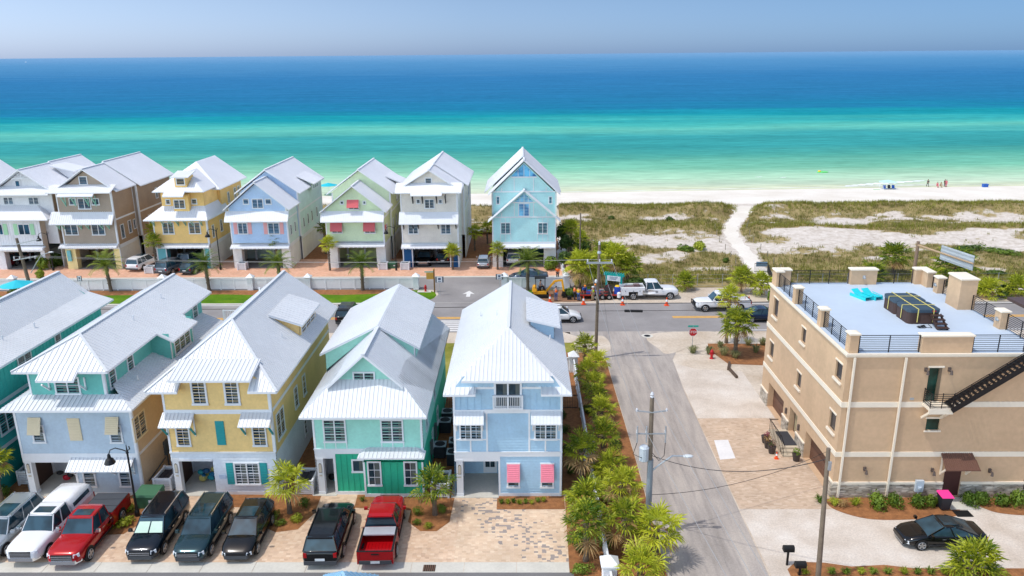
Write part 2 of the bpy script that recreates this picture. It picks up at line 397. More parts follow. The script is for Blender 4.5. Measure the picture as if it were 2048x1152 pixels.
def water_mat():
    m, nt, b = newmat('sea water'); p = wpos(nt)
    s = node(nt, 'ShaderNodeSeparateXYZ', {0: p})
    n0 = noise(nt, node(nt, 'ShaderNodeMapping', {'Vector': p, 'Scale': (.006, .03, 1)}).outputs[0], 1.0, 4)
    sh = node(nt, 'ShaderNodeMath', {0: s.outputs[0], 1: -.049}, operation='MULTIPLY').outputs[0]
    y1 = node(nt, 'ShaderNodeMath', {0: s.outputs[1], 1: sh}, operation='ADD').outputs[0]
    q = node(nt, 'ShaderNodeMath', {0: 169.0, 1: y1}, operation='DIVIDE').outputs[0]
    t = node(nt, 'ShaderNodeMath', {0: 1.0, 1: q}, operation='SUBTRACT').outputs[0]
    j = node(nt, 'ShaderNodeMath', {0: node(nt, 'ShaderNodeMath', {0: n0, 1: .5}, operation='SUBTRACT').outputs[0], 1: .13}, operation='MULTIPLY').outputs[0]
    t = node(nt, 'ShaderNodeMath', {0: t, 1: j}, operation='ADD').outputs[0]
    c = ramp(nt, t, [(0, (206, 210, 178)), (.03, (190, 208, 182)), (.1, (164, 202, 172)), (.18, (122, 186, 158)), (.26, (82, 160, 144)), (.33, (58, 148, 146)),
                     (.41, (60, 152, 152)), (.47, (96, 180, 164)), (.505, (70, 170, 162)), (.56, (30, 142, 152)), (.62, (34, 120, 152)), (.70, (42, 114, 154)), (.84, (52, 116, 160)), (.95, (82, 136, 174)), (1, (112, 152, 186))])
    n1 = noise(nt, node(nt, 'ShaderNodeMapping', {'Vector': p, 'Scale': (.12, .5, 1)}).outputs[0], 1.0, 5, .65)
    c = mixc(nt, 1.0, c, ramp(nt, n1, [(.3, gray(.78)), (.7, gray(1.18))]), 'MULTIPLY')
    n3 = noise(nt, node(nt, 'ShaderNodeMapping', {'Vector': p, 'Scale': (.016, .07, 1)}).outputs[0], 1.0, 4, .6)
    c = mixc(nt, 1.0, c, ramp(nt, n3, [(.3, gray(.88)), (.7, gray(1.1))]), 'MULTIPLY')
    nt.links.new(c, b.inputs['Base Color']); b.inputs['Roughness'].default_value = .3; b.inputs['Specular IOR Level'].default_value = .0
    w1 = noise(nt, node(nt, 'ShaderNodeMapping', {'Vector': p, 'Scale': (.5, 1.4, 1)}).outputs[0], 1.0, 5, .65)
    bn = node(nt, 'ShaderNodeBump', {'Strength': .5, 'Distance': .25, 'Height': w1}); nt.links.new(bn.outputs[0], b.inputs['Normal'])
    return m
WATER = water_mat()
# ---------------------------------------------------------------- the setting: ground sheets, roads, water
def sheet(name, pts, z, m, thick=None):
    mb = MB(); P = [(x, y, z) for x, y in pts]
    mb.poly(P if sum((P[i][0] * P[(i + 1) % len(P)][1] - P[(i + 1) % len(P)][0] * P[i][1]) for i in range(len(P))) > 0 else P[::-1])
    if thick:
        n = len(P)
        for i in range(n):
            a, b = P[i], P[(i + 1) % n]; mb.poly([a, b, (b[0], b[1], z - thick), (a[0], a[1], z - thick)])
    o = mb.build(name, m); o['kind'] = 'structure'; return o
def grid(name, xs, ys, hf, m, smooth=True):
    X, Y = np.meshgrid(xs, ys); Z = hf(X, Y); nx, ny = len(xs), len(ys)
    me = bpy.data.meshes.new(name); v = np.stack([X, Y, Z], -1).reshape(-1, 3)
    i = np.arange(nx * ny).reshape(ny, nx); f = np.stack([i[:-1, :-1], i[:-1, 1:], i[1:, 1:], i[1:, :-1]], -1).reshape(-1, 4)
    me.from_pydata(v.tolist(), [], f.tolist()); me.materials.append(m)
    if smooth: me.polygons.foreach_set('use_smooth', [True] * len(f))
    me.update(); o = bpy.data.objects.new(name, me); COL.objects.link(o); o['kind'] = 'structure'; return o
def curve_pts(pts, n=8):
    """smooth closed outline through the points"""
    out = []; k = len(pts)
    for i in range(k):
        p0, p1, p2, p3 = (Vector((*pts[(i + j - 1) % k], 0)) for j in range(4))
        for s in range(n):
            t = s / n
            q = .5 * ((2 * p1) + (p2 - p0) * t + (2 * p0 - 5 * p1 + 4 * p2 - p3) * t * t + (3 * p1 - p0 - 3 * p2 + p3) * t ** 3)
            out.append((q.x, q.y))
    return out
BIG = 2500
SHORE = lambda x: 169.0 + .049 * x
sheet('ground', [(-BIG, -60), (BIG, -60), (BIG, 94), (-BIG, 94)], 0.0, SOIL)
def beach_h(X, Y):
    d = SHORE(X) - Y
    z = -1.0 + np.clip(d, -200, 16) * .052
    return np.where(d > 16, -.17 + np.clip((d - 16) / 20, 0, 1) * .15, z)
bx = np.concatenate([[-BIG, -600, -250], np.arange(-140, 181, 8.0), [250, 600, BIG]])
grid('beach', bx, np.concatenate([[93.5, 110], np.arange(128, 200, 3.0), [260]]), beach_h, SAND)
mb = MB(); mb.poly([(-80000, 120, -1.0), (80000, 120, -1.0), (80000, 90000, -1.0), (-80000, 90000, -1.0)])
mb.build('sea', WATER)['kind'] = 'structure'
# front street with its concrete gutter, then the paved drives
sheet('street', [(-90, -60), (3.2, -60), (3.2, 37.62), (-90, 37.62)], .008, ASPH_D)
kb = MB()
for i in range(31):
    x1 = 2.6 - i * 3.0
    kb.box(x1 - 2.97, x1, 37.62, 38.55, -.1, .02)
kb.build('gutter_kerb', CONC)['kind'] = 'structure'
sheet('driveway_paving', [(-90, 38.55), (-4.0, 38.55), (-4.0, 45.9), (-90, 45.9)], .012, PAVER)
sheet('driveway_paving', [(-4.0, 38.55), (2.75, 38.55), (2.75, 45.9), (-4.0, 45.9)], .013, PAVER_S)
sheet('yard', [(-90, 45.9), (3.0, 45.9), (3.0, 63), (-90, 63)], .006, MULCH)
sheet('rear_lawn', [(-90, 62.6), (5.2, 62.6), (5.2, 74.3), (-90, 74.3)], .010, DRYLAWN)
# main road
sheet('main_road', [(-BIG, 77.4), (BIG, 77.4), (BIG, 87.3), (-BIG, 87.3)], .012, ASPH)
sheet('main_road_edge', [(-BIG, 87.3), (1.5, 87.3), (1.5, 87.75), (-BIG, 87.75)], .02, CONC)
YEL = mat('yellow road paint', (226, 170, 70), rough=.8, var=.15, vs=3); WPAINT = mat('white road paint', (226, 224, 220), rough=.8, var=.1, vs=3)
lb = MB()
lb.box(-140, -5.2, 81.75, 82.0, .0, .018); lb.box(-140, -5.2, 82.15, 82.4, .0, .018)
lb.box(16.6, 150, 81.75, 82.0, .0, .018); lb.box(16.6, 150, 82.15, 82.4, .0, .018)
lb.build('centre_line', YEL)['kind'] = 'structure'
lb = MB(); lb.box(24, 150, 86.75, 86.9, .0, .018); lb.box(24, 150, 77.7, 77.85, .0, .018); lb.box(-140, -14, 86.8, 86.95, .0, .018)
lb.build('edge_line', WPAINT)['kind'] = 'structure'
lb = MB()
for i in range(6): lb.box(-10.8, -5.6, 77.75 + i * .62, 78.1 + i * .62, .0, .018)
lb.build('crosswalk', WPAINT)['kind'] = 'structure'
# lane and drives of the back row
sheet('back_lane', [(-150, 93.0), (6.6, 93.0), (6.6, 98.6), (-150, 98.6)], .010, ASPH)
kb = MB()
for i in range(50): kb.box(6.6 - i * 3.2 - 3.17, 6.6 - i * 3.2, 98.6, 99.15, -.1, .03)
kb.build('gutter_kerb', CONC)['kind'] = 'structure'
sheet('driveway_paving', [(-150, 99.15), (6.8, 99.15), (6.8, 108.5), (-150, 108.5)], .014, PAVER_P)
sheet('yard', [(-150, 108.5), (5.6, 108.5), (5.6, 128), (-150, 128)], .010, MULCH)
sheet('entry_drive', [(-12.1, 87.6), (-10.6, 89.3), (-10.2, 91), (-10.6, 92.6), (-11.2, 93.0), (-2.4, 93.0), (-2.8, 91.5), (-2.6, 89.5), (-1.2, 87.6)], .016, ASPH)
sheet('entry_drive_apron', [(-15, 87.28), (1, 87.28), (-1.2, 87.7), (-12.1, 87.7)], .021, ASPH)
ab = MB(); ax, ay = G(937, 589); ab.poly([(ax - .24, ay - 1.0, .022), (ax + .24, ay - 1.0, .022), (ax + .24, ay + .3, .022), (ax + .75, ay + .1, .022), (ax, ay + 1.5, .022), (ax - .75, ay + .1, .022), (ax - .24, ay + .3, .022)])
ab.box(ax + 4.6, ax + 5.6, ay + 5.0, ay + 5.2, .0, .022)
ab.build('lane_arrow', WPAINT)['kind'] = 'structure'
sheet('verge_mulch', [(-150, 91.0), (-13.5, 91.0), (-13.5, 93.15), (-150, 93.15)], .014, MULCH)
gp = [(-150, 87.75), (-12.3, 87.75), (-11.2, 88.5), (-10.6, 89.5), (-10.4, 90.6), (-10.7, 91.8), (-11.4, 92.6), (-12.4, 92.9), (-15, 92.6), (-17, 91.4), (-22, 90.9), (-26, 91.3), (-31, 90.9), (-37, 91.4), (-43, 90.9), (-47, 91.3), (-55, 91.0), (-150, 91.0)]
sheet('verge_lawn', gp, .024, LAWN)
sheet('verge_lawn', curve_pts([(-2.3, 88.3), (-2.5, 90.5), (-2.0, 92.6), (3, 92.8), (6.2, 92.4), (6.5, 89), (3, 88.1), (-1, 87.9)], 5), .022, LAWN)
sheet('dug_ground', curve_pts([(1.0, 88.0), (1.4, 91.5), (4.5, 92.7), (7.6, 92), (10.8, 91.4), (11.5, 89.2), (8, 88.0), (4, 87.8)], 5), .03, mat('dug brown earth', (150, 112, 84), rough=.95, var=.3, vs=1.4, bump=.6))
# side road and its worn mouth
sheet('side_road', [(7.9, -60), (13.55, -60), (13.7, 37), (13.95, 62), (14.3, 69.5), (15.5, 73), (17.5, 75.5), (20.5, 77.5), (4.2, 77.5), (6.5, 75.2), (7.7, 72.8), (8.0, 69), (8.15, 50)], .014, WORN)
sheet('road_mouth_sand', curve_pts([(5.4, 74.2), (6.4, 75.6), (8.2, 76.2), (8.8, 74.4), (8.7, 72.3), (7.8, 71.6), (6.2, 73)], 5), .020, SOIL)
sheet('road_mouth_sand', curve_pts([(12.7, 75.3), (14.2, 77), (20.5, 77.2), (21, 75), (17.5, 73.5), (14.2, 71), (13.4, 72.6)], 5), .020, SOIL)
sheet('white_gravel_lot', [(13.75, -60), (60, -60), (60, 44.0), (13.83, 44.0)], .012, GRAVEL)
sheet('white_gravel_lot', [(13.95, 57.0), (20.1, 57.0), (20.1, 66.6), (18.2, 66.9), (16.0, 67.2), (14.3, 68.6), (14.05, 64)], .016, GRAVEL)
sheet('brick_forecourt', [(13.85, 44.0), (20.15, 44.0), (20.15, 57.0), (13.95, 57.0)], .018, PAVER_T)
sheet('repair_patch', [G(1428, 881), G(1456, 880), G(1471, 917), G(1440, 920)], .024, mat('pale repair', (226, 224, 222), rough=.9))
sheet('hedge_bed', [(2.75, 20), (7.9, 20), (8.1, 50), (7.95, 69.5), (7.2, 71.0), (5.4, 71.5), (3.0, 71.5)], .020, MULCH)
sheet('hedge_bed_kerb', [(2.6, 37.62), (3.3, 37.3), (3.35, 45.6), (2.75, 45.6)], .024, MULCH)
GL = MULCH
sheet('planting_bed', curve_pts([(19.7, 44.9), (19.9, 43.9), (21.5, 42.9), (24.0, 42.8), (27.2, 43.2), (27.8, 44.0), (28.4, 45.2), (24, 45.35), (20.4, 45.3)], 5), .024, MULCH)
sheet('planting_bed', curve_pts([(29.6, 45.3), (29.5, 43.9), (31, 43.3), (34, 43.3), (38, 43.4), (44, 43.5), (44, 45.3), (36, 45.3)], 5), .024, MULCH)
sheet('planting_bed', [(14.4, 20), (60, 20), (60, 37.9), (22, 38.0), (20.5, 38.3), (18.6, 38.15), (17.2, 38.5), (15.6, 38.6), (14.9, 37.9)], .024, MULCH)
sheet('planting_bed', [(19.3, 68.4), (26.5, 67.6), (26.5, 73.6), (18.6, 73.8), (18.3, 72.0)], .024, MULCH)
sheet('planting_bed', [G(1408, 690), G(1432, 686), G(1440, 716), G(1410, 716)], .018, SOIL)
for pts in ([G(545, 992), G(640, 985), G(628, 1050), G(545, 1058), G(540, 1015)],):
    pass
# mulch beds along the front walls
sheet('planting_bed', [(-15.8, 45.75), (-13.4, 45.8), (-13.3, 43.6), (-13.9, 41.8), (-15.2, 41.5), (-16.3, 42.2), (-16.7, 44.2), (-19.5, 44.3), (-19.6, 45.8)], .026, MULCH)
sheet('planting_bed', [(-11.0, 45.75), (-4.5, 45.75), (-4.6, 42.6), (-5.3, 41.6), (-6.3, 41.6), (-7.2, 42.6), (-7.2, 43.9), (-10.9, 44.2)], .026, MULCH)
sheet('planting_bed', [(-1.7, 45.6), (2.7, 45.6), (2.7, 44.0), (-1.7, 44.0)], .026, MULCH)
sheet('planting_bed', [(-26.0, 45.75), (-23.3, 45.75), (-23.6, 43.3), (-24.5, 41.3), (-26.6, 41.2), (-27.2, 42.5), (-27.0, 45.0)], .026, MULCH)
sheet('planting_bed', [(-36.0, 46.5), (-33.1, 46.5), (-33.5, 43.5), (-37, 43)], .026, MULCH)
sheet('roadside_walk', [(-45, 74.2), (5.0, 74.2), (5.0, 77.3), (-45, 77.3)], .014, SOIL)
# ---------------------------------------------------------------- house parts
def win(par, F, box, n=1, fr=.1, rows=2, cols=1, sill=True, gm=None, fm=None, c=0.02):
    a0, z0, a1, z1 = box
    if a0 > a1: a0, a1 = a1, a0
    pb = MB(); fb = MB(); w = a1 - a0
    fbox(fb, F, a0, a1, z1 - fr, z1, c, c + .06); fbox(fb, F, a0 - (.03 if sill else 0), a1 + (.03 if sill else 0), z0 - (.04 if sill else 0), z0 + fr * .8, c, c + (.10 if sill else .06))
    ms = fr * .8; iw = (w - 2 * fr - (n - 1) * ms) / n
    for i in range(n + 1):
        x = a0 if i == 0 else (a1 - fr if i == n else a0 + fr + i * iw + (i - 1) * ms)
        fbox(fb, F, x, x + (fr if i in (0, n) else ms), z0 + fr * .8, z1 - fr, c, c + .06)
    for i in range(n):
        x = a0 + fr + i * (iw + ms)
        pb.poly([F.p(x, z0 + fr * .8, c + .015), F.p(x + iw, z0 + fr * .8, c + .015), F.p(x + iw, z1 - fr, c + .015), F.p(x, z1 - fr, c + .015)], i % 2 if gm is None and random.random() < .0 else 0)
        if gm is None and rows and iw > .3:   # curtain edge seen through the glass
            xs = x + iw * random.uniform(.55, .7)
            pb.poly([F.p(xs, z0 + fr, c + .018), F.p(x + iw * .96, z0 + fr, c + .018), F.p(x + iw * .96, z1 - fr * 1.1, c + .018), F.p(xs, z1 - fr * 1.1, c + .018)], 1)
        for r in range(1, rows):
            z = z0 + fr * .8 + (z1 - z0 - 1.8 * fr) * r / rows; fbox(fb, F, x, x + iw, z - .018, z + .018, c + .02, c + .035)
        for r in range(1, cols):
            xx = x + iw * r / cols; fbox(fb, F, xx - .014, xx + .014, z0 + fr * .8, z1 - fr, c + .02, c + .034)
    p = pb.build('window', [gm or GLASS, CURTAIN], par)
    fb.build('window_frame', fm or WHITE, p); return p
def awning(par, F, a0, a1, zt, out, drop, m=None, brk=None, nb=2, bdrop=.75, bfoot=None, rib=.22):
    mb = MB(); roof_faces(mb, [[F.p(a0, zt, .03), F.p(a1, zt, .03), F.p(a1, zt - drop, out), F.p(a0, zt - drop, out)]], th=.06, rib=rib, rw=.03, rh=.03)
    o = mb.build('awning', [m or ROOF, WHITE], par)
    if brk:
        for i in range(nb):
            a = a0 + .12 + (a1 - a0 - .24) * (i / (nb - 1) if nb > 1 else .5)
            b = MB(); b.bar(F.p(a, zt - drop - bdrop, .06), F.p(a, zt - drop - .04, out - .12), .09, .1)
            b.bar(F.p(a, zt - drop - bdrop - .1, .045), F.p(a, zt - .12, .045), .08, .07, 1 if bfoot else 0, up=F.n)
            b.build('bracket', [brk, bfoot or brk], o)
    return o
def bahama(par, F, a0, z0, a1, z1, m, out=.45):
    mb = MB(); t = .05
    P = [F.p(a0, z0, out), F.p(a1, z0, out), F.p(a1, z1, .06), F.p(a0, z1, .06)]; up = F.n * .04 + Vector((0, 0, .03))
    mb.hexa([P[0], P[1], P[1] + up, P[0] + up, P[3], P[2], P[2] + up, P[3] + up])
    k = 9
    for i in range(1, k):
        q = i / k; a = P[0].lerp(P[3], q) + up * 1.15; b = P[1].lerp(P[2], q) + up * 1.15; d = (b - a).normalized()
        mb.bar(a + d * .06, b - d * .06, .035, .03)
    o = mb.build('shutter', m, par)
    st = MB()
    for a in (a0 + .05, a1 - .05): st.bar(F.p(a, z0 - .05, .03), F.p(a, z0 + .04, out - .02), .03, .03)
    st.build('stay', WHITE, o); return o
def shutter(par, F, a0, z0, a1, z1, m):
    mb = MB(); fbox(mb, F, a0, a1, z0, z1, .025, .07)
    for i in range(1, 8): z = z0 + (z1 - z0) * i / 8; fbox(mb, F, a0 + .05, a1 - .05, z - .04, z + .03, .065, .085)
    return mb.build('shutter', m, par)
def boxpx(c, x0, y0, x1, y1, Y):
    xm, ym = (x0 + x1) / 2, (y0 + y1) / 2
    return (V(*c(x0, ym), Y)[0], V(*c(xm, y1), Y)[1], V(*c(x1, ym), Y)[0], V(*c(xm, y0), Y)[1])
def boxside(c, x0, y0, x1, y1, X):
    """(x0,y0) = near top, (x1,y1) = far bottom as the photo shows them"""
    a0 = S(*c(x0, (y0 + y1) / 2), X)[0]; a1 = S(*c(x1, (y0 + y1) / 2), X)[0]
    return a0, a1
def vents(par, pts):
    for p in pts:
        b = MB(); b.tube([p, (p[0], p[1], p[2] + .35)], .05, 7); b.build('vent_pipe', WHITE, par)
def plaque_post(par, x, Y, w=.42, zt=2.72):
    b = MB(); b.box(x, x + w, Y - .04, Y + .38, 0, zt); b.box(x - .03, x + w + .03, Y - .07, Y + .41, 0, .22); b.box(x - .03, x + w + .03, Y - .07, Y + .41, zt - .12, zt)
    o = b.build('porch_post', WHITE, par)
    F = front(Y - .04); q = MB(); xc = x + w / 2; pts = []
    for i in range(9): t = math.pi * i / 8; pts.append((xc + .1 * math.cos(t), 2.2 + .16 * math.sin(t)))
    pts += [(xc - .1, 1.65), (xc + .1, 1.65)]
    q.poly([F.p(a, z, .03) for a, z in pts]); q.poly([F.p(a * .8 + xc * .2, z * .84 + 1.93 * .16, .036) for a, z in pts], 1)
    q.poly([F.p(a, z, .03) for a, z in rect(xc - .1, 1.38, xc + .1, 1.5)], 1)
    q.build('post_lantern', [mat('lantern bronze', (120, 112, 100), var=.05), mat('lantern glass', (206, 196, 178), var=.05)], o)
def porch(par, x0, x1, Y, depth, zt, wm, floor=None, side_open=False, door=None):
    """recess behind the front wall: back wall, side, ceiling, slab"""
    b = MB()
    siding(b, front(Y + depth), rect(x0, 0.05, x1, zt), 0)
    b.poly([(x0, Y, zt), (x1, Y, zt), (x1, Y + depth, zt), (x0, Y + depth, zt)], 1)
    siding(b, left(x1), rect(Y, 0.05, Y + depth, zt), 0)
    if not side_open: siding(b, right(x0), rect(Y, 0.05, Y + depth, zt), 0)
    b.build('porch_wall', [wm, WHITE], par)
    s = MB(); s.box(x0 - .3, x1, Y - .25, Y + depth, 0, .05); s.build('porch_floor', floor or CONC, par)
c7 = crop(880, 740, 4.268); c6 = crop(590, 770, 4.8); c4 = crop(300, 760, 4.609); c3 = crop(0, 780, 4.8); c0 = crop(0, 520, 2.4); c5 = crop(560, 540, 2.4516); c6b = crop(260, 540, 2.45)
# ================================================================ pale blue house, right end of the front row
BLUE = mat('pale blue siding', (172, 204, 224), var=.10); PINK = mat('pink shutter', (240, 142, 160), var=.05)
x0, x1, Y, Y1 = -4.45, 2.54, 45.6, 61.4
h = thing('beach_house', 'pale blue house with pink shutters and a white balcony door, beside the palm hedge', 'house', ((x0 + x1) / 2, Y, 0))
F = front(Y); zE, zR, xr, ya = 7.57, 10.04, -.95, 50.6; zF = 8.56
sl = (zR - zE) / 4.05
w = MB(); tr = MB()
zb1, zb2 = V(*c7(600, 717), Y)[1], V(*c7(600, 345), Y)[1]
px0, px1 = V(*c7(130, 900), Y)[0], V(*c7(500, 900), Y)[0]; pz = V(*c7(300, 775), Y)[1]
siding(w, F, rect(px1, 0, x1, zb1), 0, board=.2); siding(w, F, rect(x0, zb1, x1, zb2), 0)
flat(w, F, [(x0, zb2), (x1, zb2), (x1, zE), (1.9, zF), (-3.75, zF), (x0, zE)])
battens(w, F, x0, -2.2, zb2, 7.4, .42); battens(w, F, -.4, x1, zb2, 7.4, .42)
siding(w, F, rect(x0, pz, px1, zb1), 0, t=.004)
for FF in (right(x1), left(x0)): siding(w, FF, rect(Y, 0, Y1, zE), 0)
siding(w, back(Y1), [(x0, 0), (x1, 0), (x1, zE), (xr, zR - .1), (x0, zE)])
w.build('wall', [BLUE], h)
fbox(tr, F, x0, x1, zb1 - .16, zb1 + .16, .0, .06); fbox(tr, F, x0 - .03, x1 + .03, zb1 + .16, zb1 + .2, .0, .1)
fbox(tr, F, x0, px1, pz - .02, zb1 - .16, .0, .045)
fbox(tr, F, x0, x1, zb2 - .06, zb2 + .06, .0, .05); fbox(tr, F, -2.45, .5, zb2 - .16, zb2 + .1, .051, .09)
for a in (x0, x1 - .14): fbox(tr, F, a, a + .14, 0 if a > 0 else pz, zE, .0, .052)
fbox(tr, F, px1, x1, 0, .26, .0, .055); fbox(tr, F, px1, px1 + .12, .26, zb1 - .16, .0, .05)
zt3 = V(*c7(200, 592), Y)[1]; xa, xb = V(*c7(400, 500), Y)[0], V(*c7(762, 500), Y)[0]
for a, b, q in ((x0 + .14, xa, c7(262, 640)), (xb, x1 - .14, c7(900, 640))):
    fbox(tr, F, a, b, zt3 - .05, zt3 + .05, .0, .048); xm = V(*q, Y)[0]; fbox(tr, F, xm - .05, xm + .05, zb1 + .2, zt3 - .05, .0, .048)
for a in (xa, xb): fbox(tr, F, a - .06, a + .06, zb1 + .2, zb2 - .06, .0, .05)
tr.build('trim', WHITE, h)
r = MB(); L, R_, f_, b_ = -5.0, 3.1, 45.0, 62.0
up = lambda y: (zE + (y - f_) * (zR - zE) / (ya - f_))
yw = Y - .02; kx = 4.05 / (ya - f_)
roof_faces(r, [[(L, f_, zE), (xr, ya, zR), (xr, b_, zR), (L, b_, zE)], [(R_, f_, zE), (xr, ya, zR), (xr, b_, zR), (R_, b_, zE)],
               [(L, f_, zE), (-2.95, f_, zE), (-2.95, yw, up(yw)), (L + (yw - f_) * kx, yw, up(yw))], [(R_, f_, zE), (1.15, f_, zE), (1.15, yw, up(yw)), (R_ - (yw - f_) * kx, yw, up(yw))],
               [(L + (yw - f_) * kx, yw, up(yw)), (R_ - (yw - f_) * kx, yw, up(yw)), (xr, ya, zR)]], rib=.3)
roof_faces(r, [[(-3.82, 44.85, zF), (1.96, 44.85, zF), (xr, ya - .05, zR + .1)]], rib=.26)
ridge_cap(r, (xr, ya, zR), (xr, b_, zR))
rf = r.build('roof', [ROOF, WHITE], h)
# right shed dormer
d = MB(); dx0, dx1, dy0, dy1 = .3, 2.75, 53.2, 58.6; zd0, zd1 = 9.75, 9.15
roof_faces(d, [[(dx0, dy0, zd0), (dx1, dy0, zd1), (dx1, dy1, zd1), (dx0, dy1, zd0)]], rib=.4)
for yy, FF in ((dy0 + .35, front(dy0 + .35)), (dy1 - .3, back(dy1 - .3))): siding(d, FF, [(dx0 + .3, 9.2), (2.3, 7.9), (2.3, zd1 + .0), (dx0 + .3, zd0 - .15)], 2)
siding(d, right(2.3), rect(dy0 + .35, 7.9, dy1 - .3, zd1 + .1), 2)
dm = d.build('dormer', [ROOF, WHITE, BLUE], h)
win(dm, right(2.3), (54.4, 8.2, 57.4, 9.0), 3)
vents(h, [(-3.2, 57, 8.75), (-1.9, 55, 9.5), (2.0, 53.0, 8.25)])
bx = boxpx(c7, 460, 97, 700, 318, Y); win(h, F, bx, 2, fr=.14, rows=1, sill=False)
rb = MB(); ra, rz0, rc, rz1 = boxpx(c7, 450, 207, 710, 322, Y)
fbox(rb, F, ra, rc, rz1 - .08, rz1, .1, .3); fbox(rb, F, ra, rc, rz0, rz0 + .1, .0, .3)
for a in (ra, (ra + rc) / 2 - .04, rc - .08): fbox(rb, F, a, a + .08, rz0 + .1, rz1 - .08, .2, .28)
n = 17
for i in range(1, n): a = ra + (rc - ra) * i / n; fbox(rb, F, a - .015, a + .015, rz0 + .1, rz1 - .08, .22, .26)
rb.build('balcony_rail', WHITE, h)
for q0, q1 in ((122, 383), (775, 1037)):
    a0, a1 = V(*c7(q0, 420), Y)[0], V(*c7(q1, 420), Y)[0]; zt = V(*c7(250, 349), Y)[1]
    awning(h, F, a0 + .02, a1 - .04, zt, .85, .55, brk=WHITE)
for q0, q1 in ((165, 362), (803, 1000)): win(h, F, boxpx(c7, q0, 455, q1, 592, Y), 2, rows=2, cols=2)
for q0, q1 in ((570, 682), (857, 972)):
    b4 = boxpx(c7, q0, 800, q1, 1000, Y); win(h, F, b4, 1, rows=2)
    b5 = boxpx(c7, q0 + 2, 795, q1, 930, Y); bahama(h, F, b5[0], b5[1], b5[2], b5[3], PINK)
    t2 = MB(); fbox(t2, F, b5[0] - .03, b5[2] + .03, b5[3] - .02, b5[3] + .05, .03, .12); t2.build('shutter_hood', WHITE, h)
porch(h, x0, px1, Y, 2.9, pz, BLUE, side_open=True); plaque_post(h, x0 + .1, Y)
FD = front(Y + 2.9); dr = MB(); fbox(dr, FD, px1 - 1.15, px1 - .2, .1, 2.2, .0, .06)
do = dr.build('door', WHITE, h)
dg = MB()
for i in range(2):
    for j in range(3): fbox(dg, FD, px1 - 1.0 + i * .34, px1 - .70 + i * .34, .55 + j * .5, 1.0 + j * .5, .05, .07)
dg.build('door_glass', GLASS, do)
pp = MB(); pp.box(x0 + .1, x0 + .4, Y + 2.5, Y + 2.85, .05, pz); pp.build('porch_post', WHITE, h)
# ================================================================ mint house
MINT = mat('mint siding', (166, 226, 208), var=.10); GREEN = mat('green board siding', (44, 184, 144), var=.10)
x0, x1, Y, Y1 = -13.63, -6.5, 45.85, 61.0
h = thing('beach_house', 'mint and green house with a front gable window, between the yellow and pale blue houses', 'house', ((x0 + x1) / 2, Y, 0))
F = front(Y); zE, xr, L, R_, f_, b_ = 6.02, -10.15, -14.22, -6.08, 45.0, 61.7
zR = 9.75; slp = (zR - zE) / (R_ - xr); yg = 47.0
w = MB(); tr = MB()
zb = V(*c6(700, 628), Y)[1]; px1 = V(*c6(392, 850), Y)[0]; pz = V(*c6(300, 700), Y)[1]
siding(w, F, rect(x0, zb, x1, zE), 0)
flat(w, F, rect(px1, 0, x1, zb), 1); bxl = V(*c6(670, 850), Y)[0]
battens(w, F, px1, bxl, .25, zb - .2, .42, 1)
YB = 45.55; FB = front(YB); bz = 2.55
flat(w, FB, rect(bxl, 0, x1, bz), 1); battens(w, FB, bxl, x1, .25, bz - .05, .44, 1); flat(w, left(bxl), rect(YB, 0, Y, bz), 1); flat(w, right(x1), rect(YB, 0, Y, bz), 1)
siding(w, F, rect(x0, pz, px1, zb), 2, t=.004)
siding(w, right(x1), rect(Y, zb, Y1, zE), 0); siding(w, right(x1), rect(Y, 0, Y1, zb), 1)
siding(w, left(x0), rect(Y, zb, Y1, zE), 0); siding(w, left(x0), rect(Y, 0, Y1, zb), 2)
siding(w, back(Y1), [(x0, 0), (x1, 0), (x1, zE), (xr, zR - .1), (x0, zE)])
zs = zE + (yg - f_) * slp; hw = (zR - zs) / slp
siding(w, front(yg), [(xr - 2.2, zs - .5), (xr + 2.2, zs - .5), (xr + 2.2, zR - 2.2 * slp - .15), (xr, zR - .12), (xr - 2.2, zR - 2.2 * slp - .15)], 0)
w.build('wall', [MINT, GREEN, WHITE], h)
fbox(tr, F, x0, x1, zb - .22, zb + .1, .0, .06); fbox(tr, F, x0 - .04, x1 + .04, zb + .1, zb + .16, .0, .1); fbox(tr, F, x0, px1, pz - .02, zb - .22, .0, .05)
for a in (x0, x1 - .14): fbox(tr, F, a, a + .14, zb + .16, zE, .0, .05)
fbox(tr, F, px1 - .1, px1 + .06, .0, zb - .22, .0, .055); fbox(tr, F, px1 + .06, bxl, 0, .24, .0, .055)
fbox(tr, FB, bxl, x1, 0, .24, .0, .055); fbox(tr, FB, bxl, bxl + .12, .24, bz, .0, .055); fbox(tr, FB, x1 - .12, x1, .24, bz, .0, .055)
tr.build('trim', WHITE, h)
bl = boxpx(c6, 270, 325, 492, 545, Y); brr = boxpx(c6, 822, 328, 1042, 545, Y)
for b4 in (bl, brr):
    win(h, F, b4, 2, rows=3, cols=1); t2 = MB(); zz = zb + .16
    for a in (b4[0], (b4[0] + b4[2]) / 2 - .03, b4[2] - .06): fbox(t2, F, a, a + .06, zz, b4[1] - .05, .0, .04)
    t2.build('window_apron', WHITE, h)
win(h, F, boxpx(c6, 545, 710, 668, 832, Y), 1, rows=1)
win(h, FB, boxpx(c6, 697, 730, 832, 962, YB), 1, rows=3, cols=2); win(h, FB, boxpx(c6, 1045, 730, 1177, 962, YB), 1, rows=3, cols=2)
gw = boxpx(c5, 358, 497, 468, 585, yg); win(h, front(yg), gw, 2, rows=2)
r = MB(); U = lambda y: zE + (y - f_) * slp
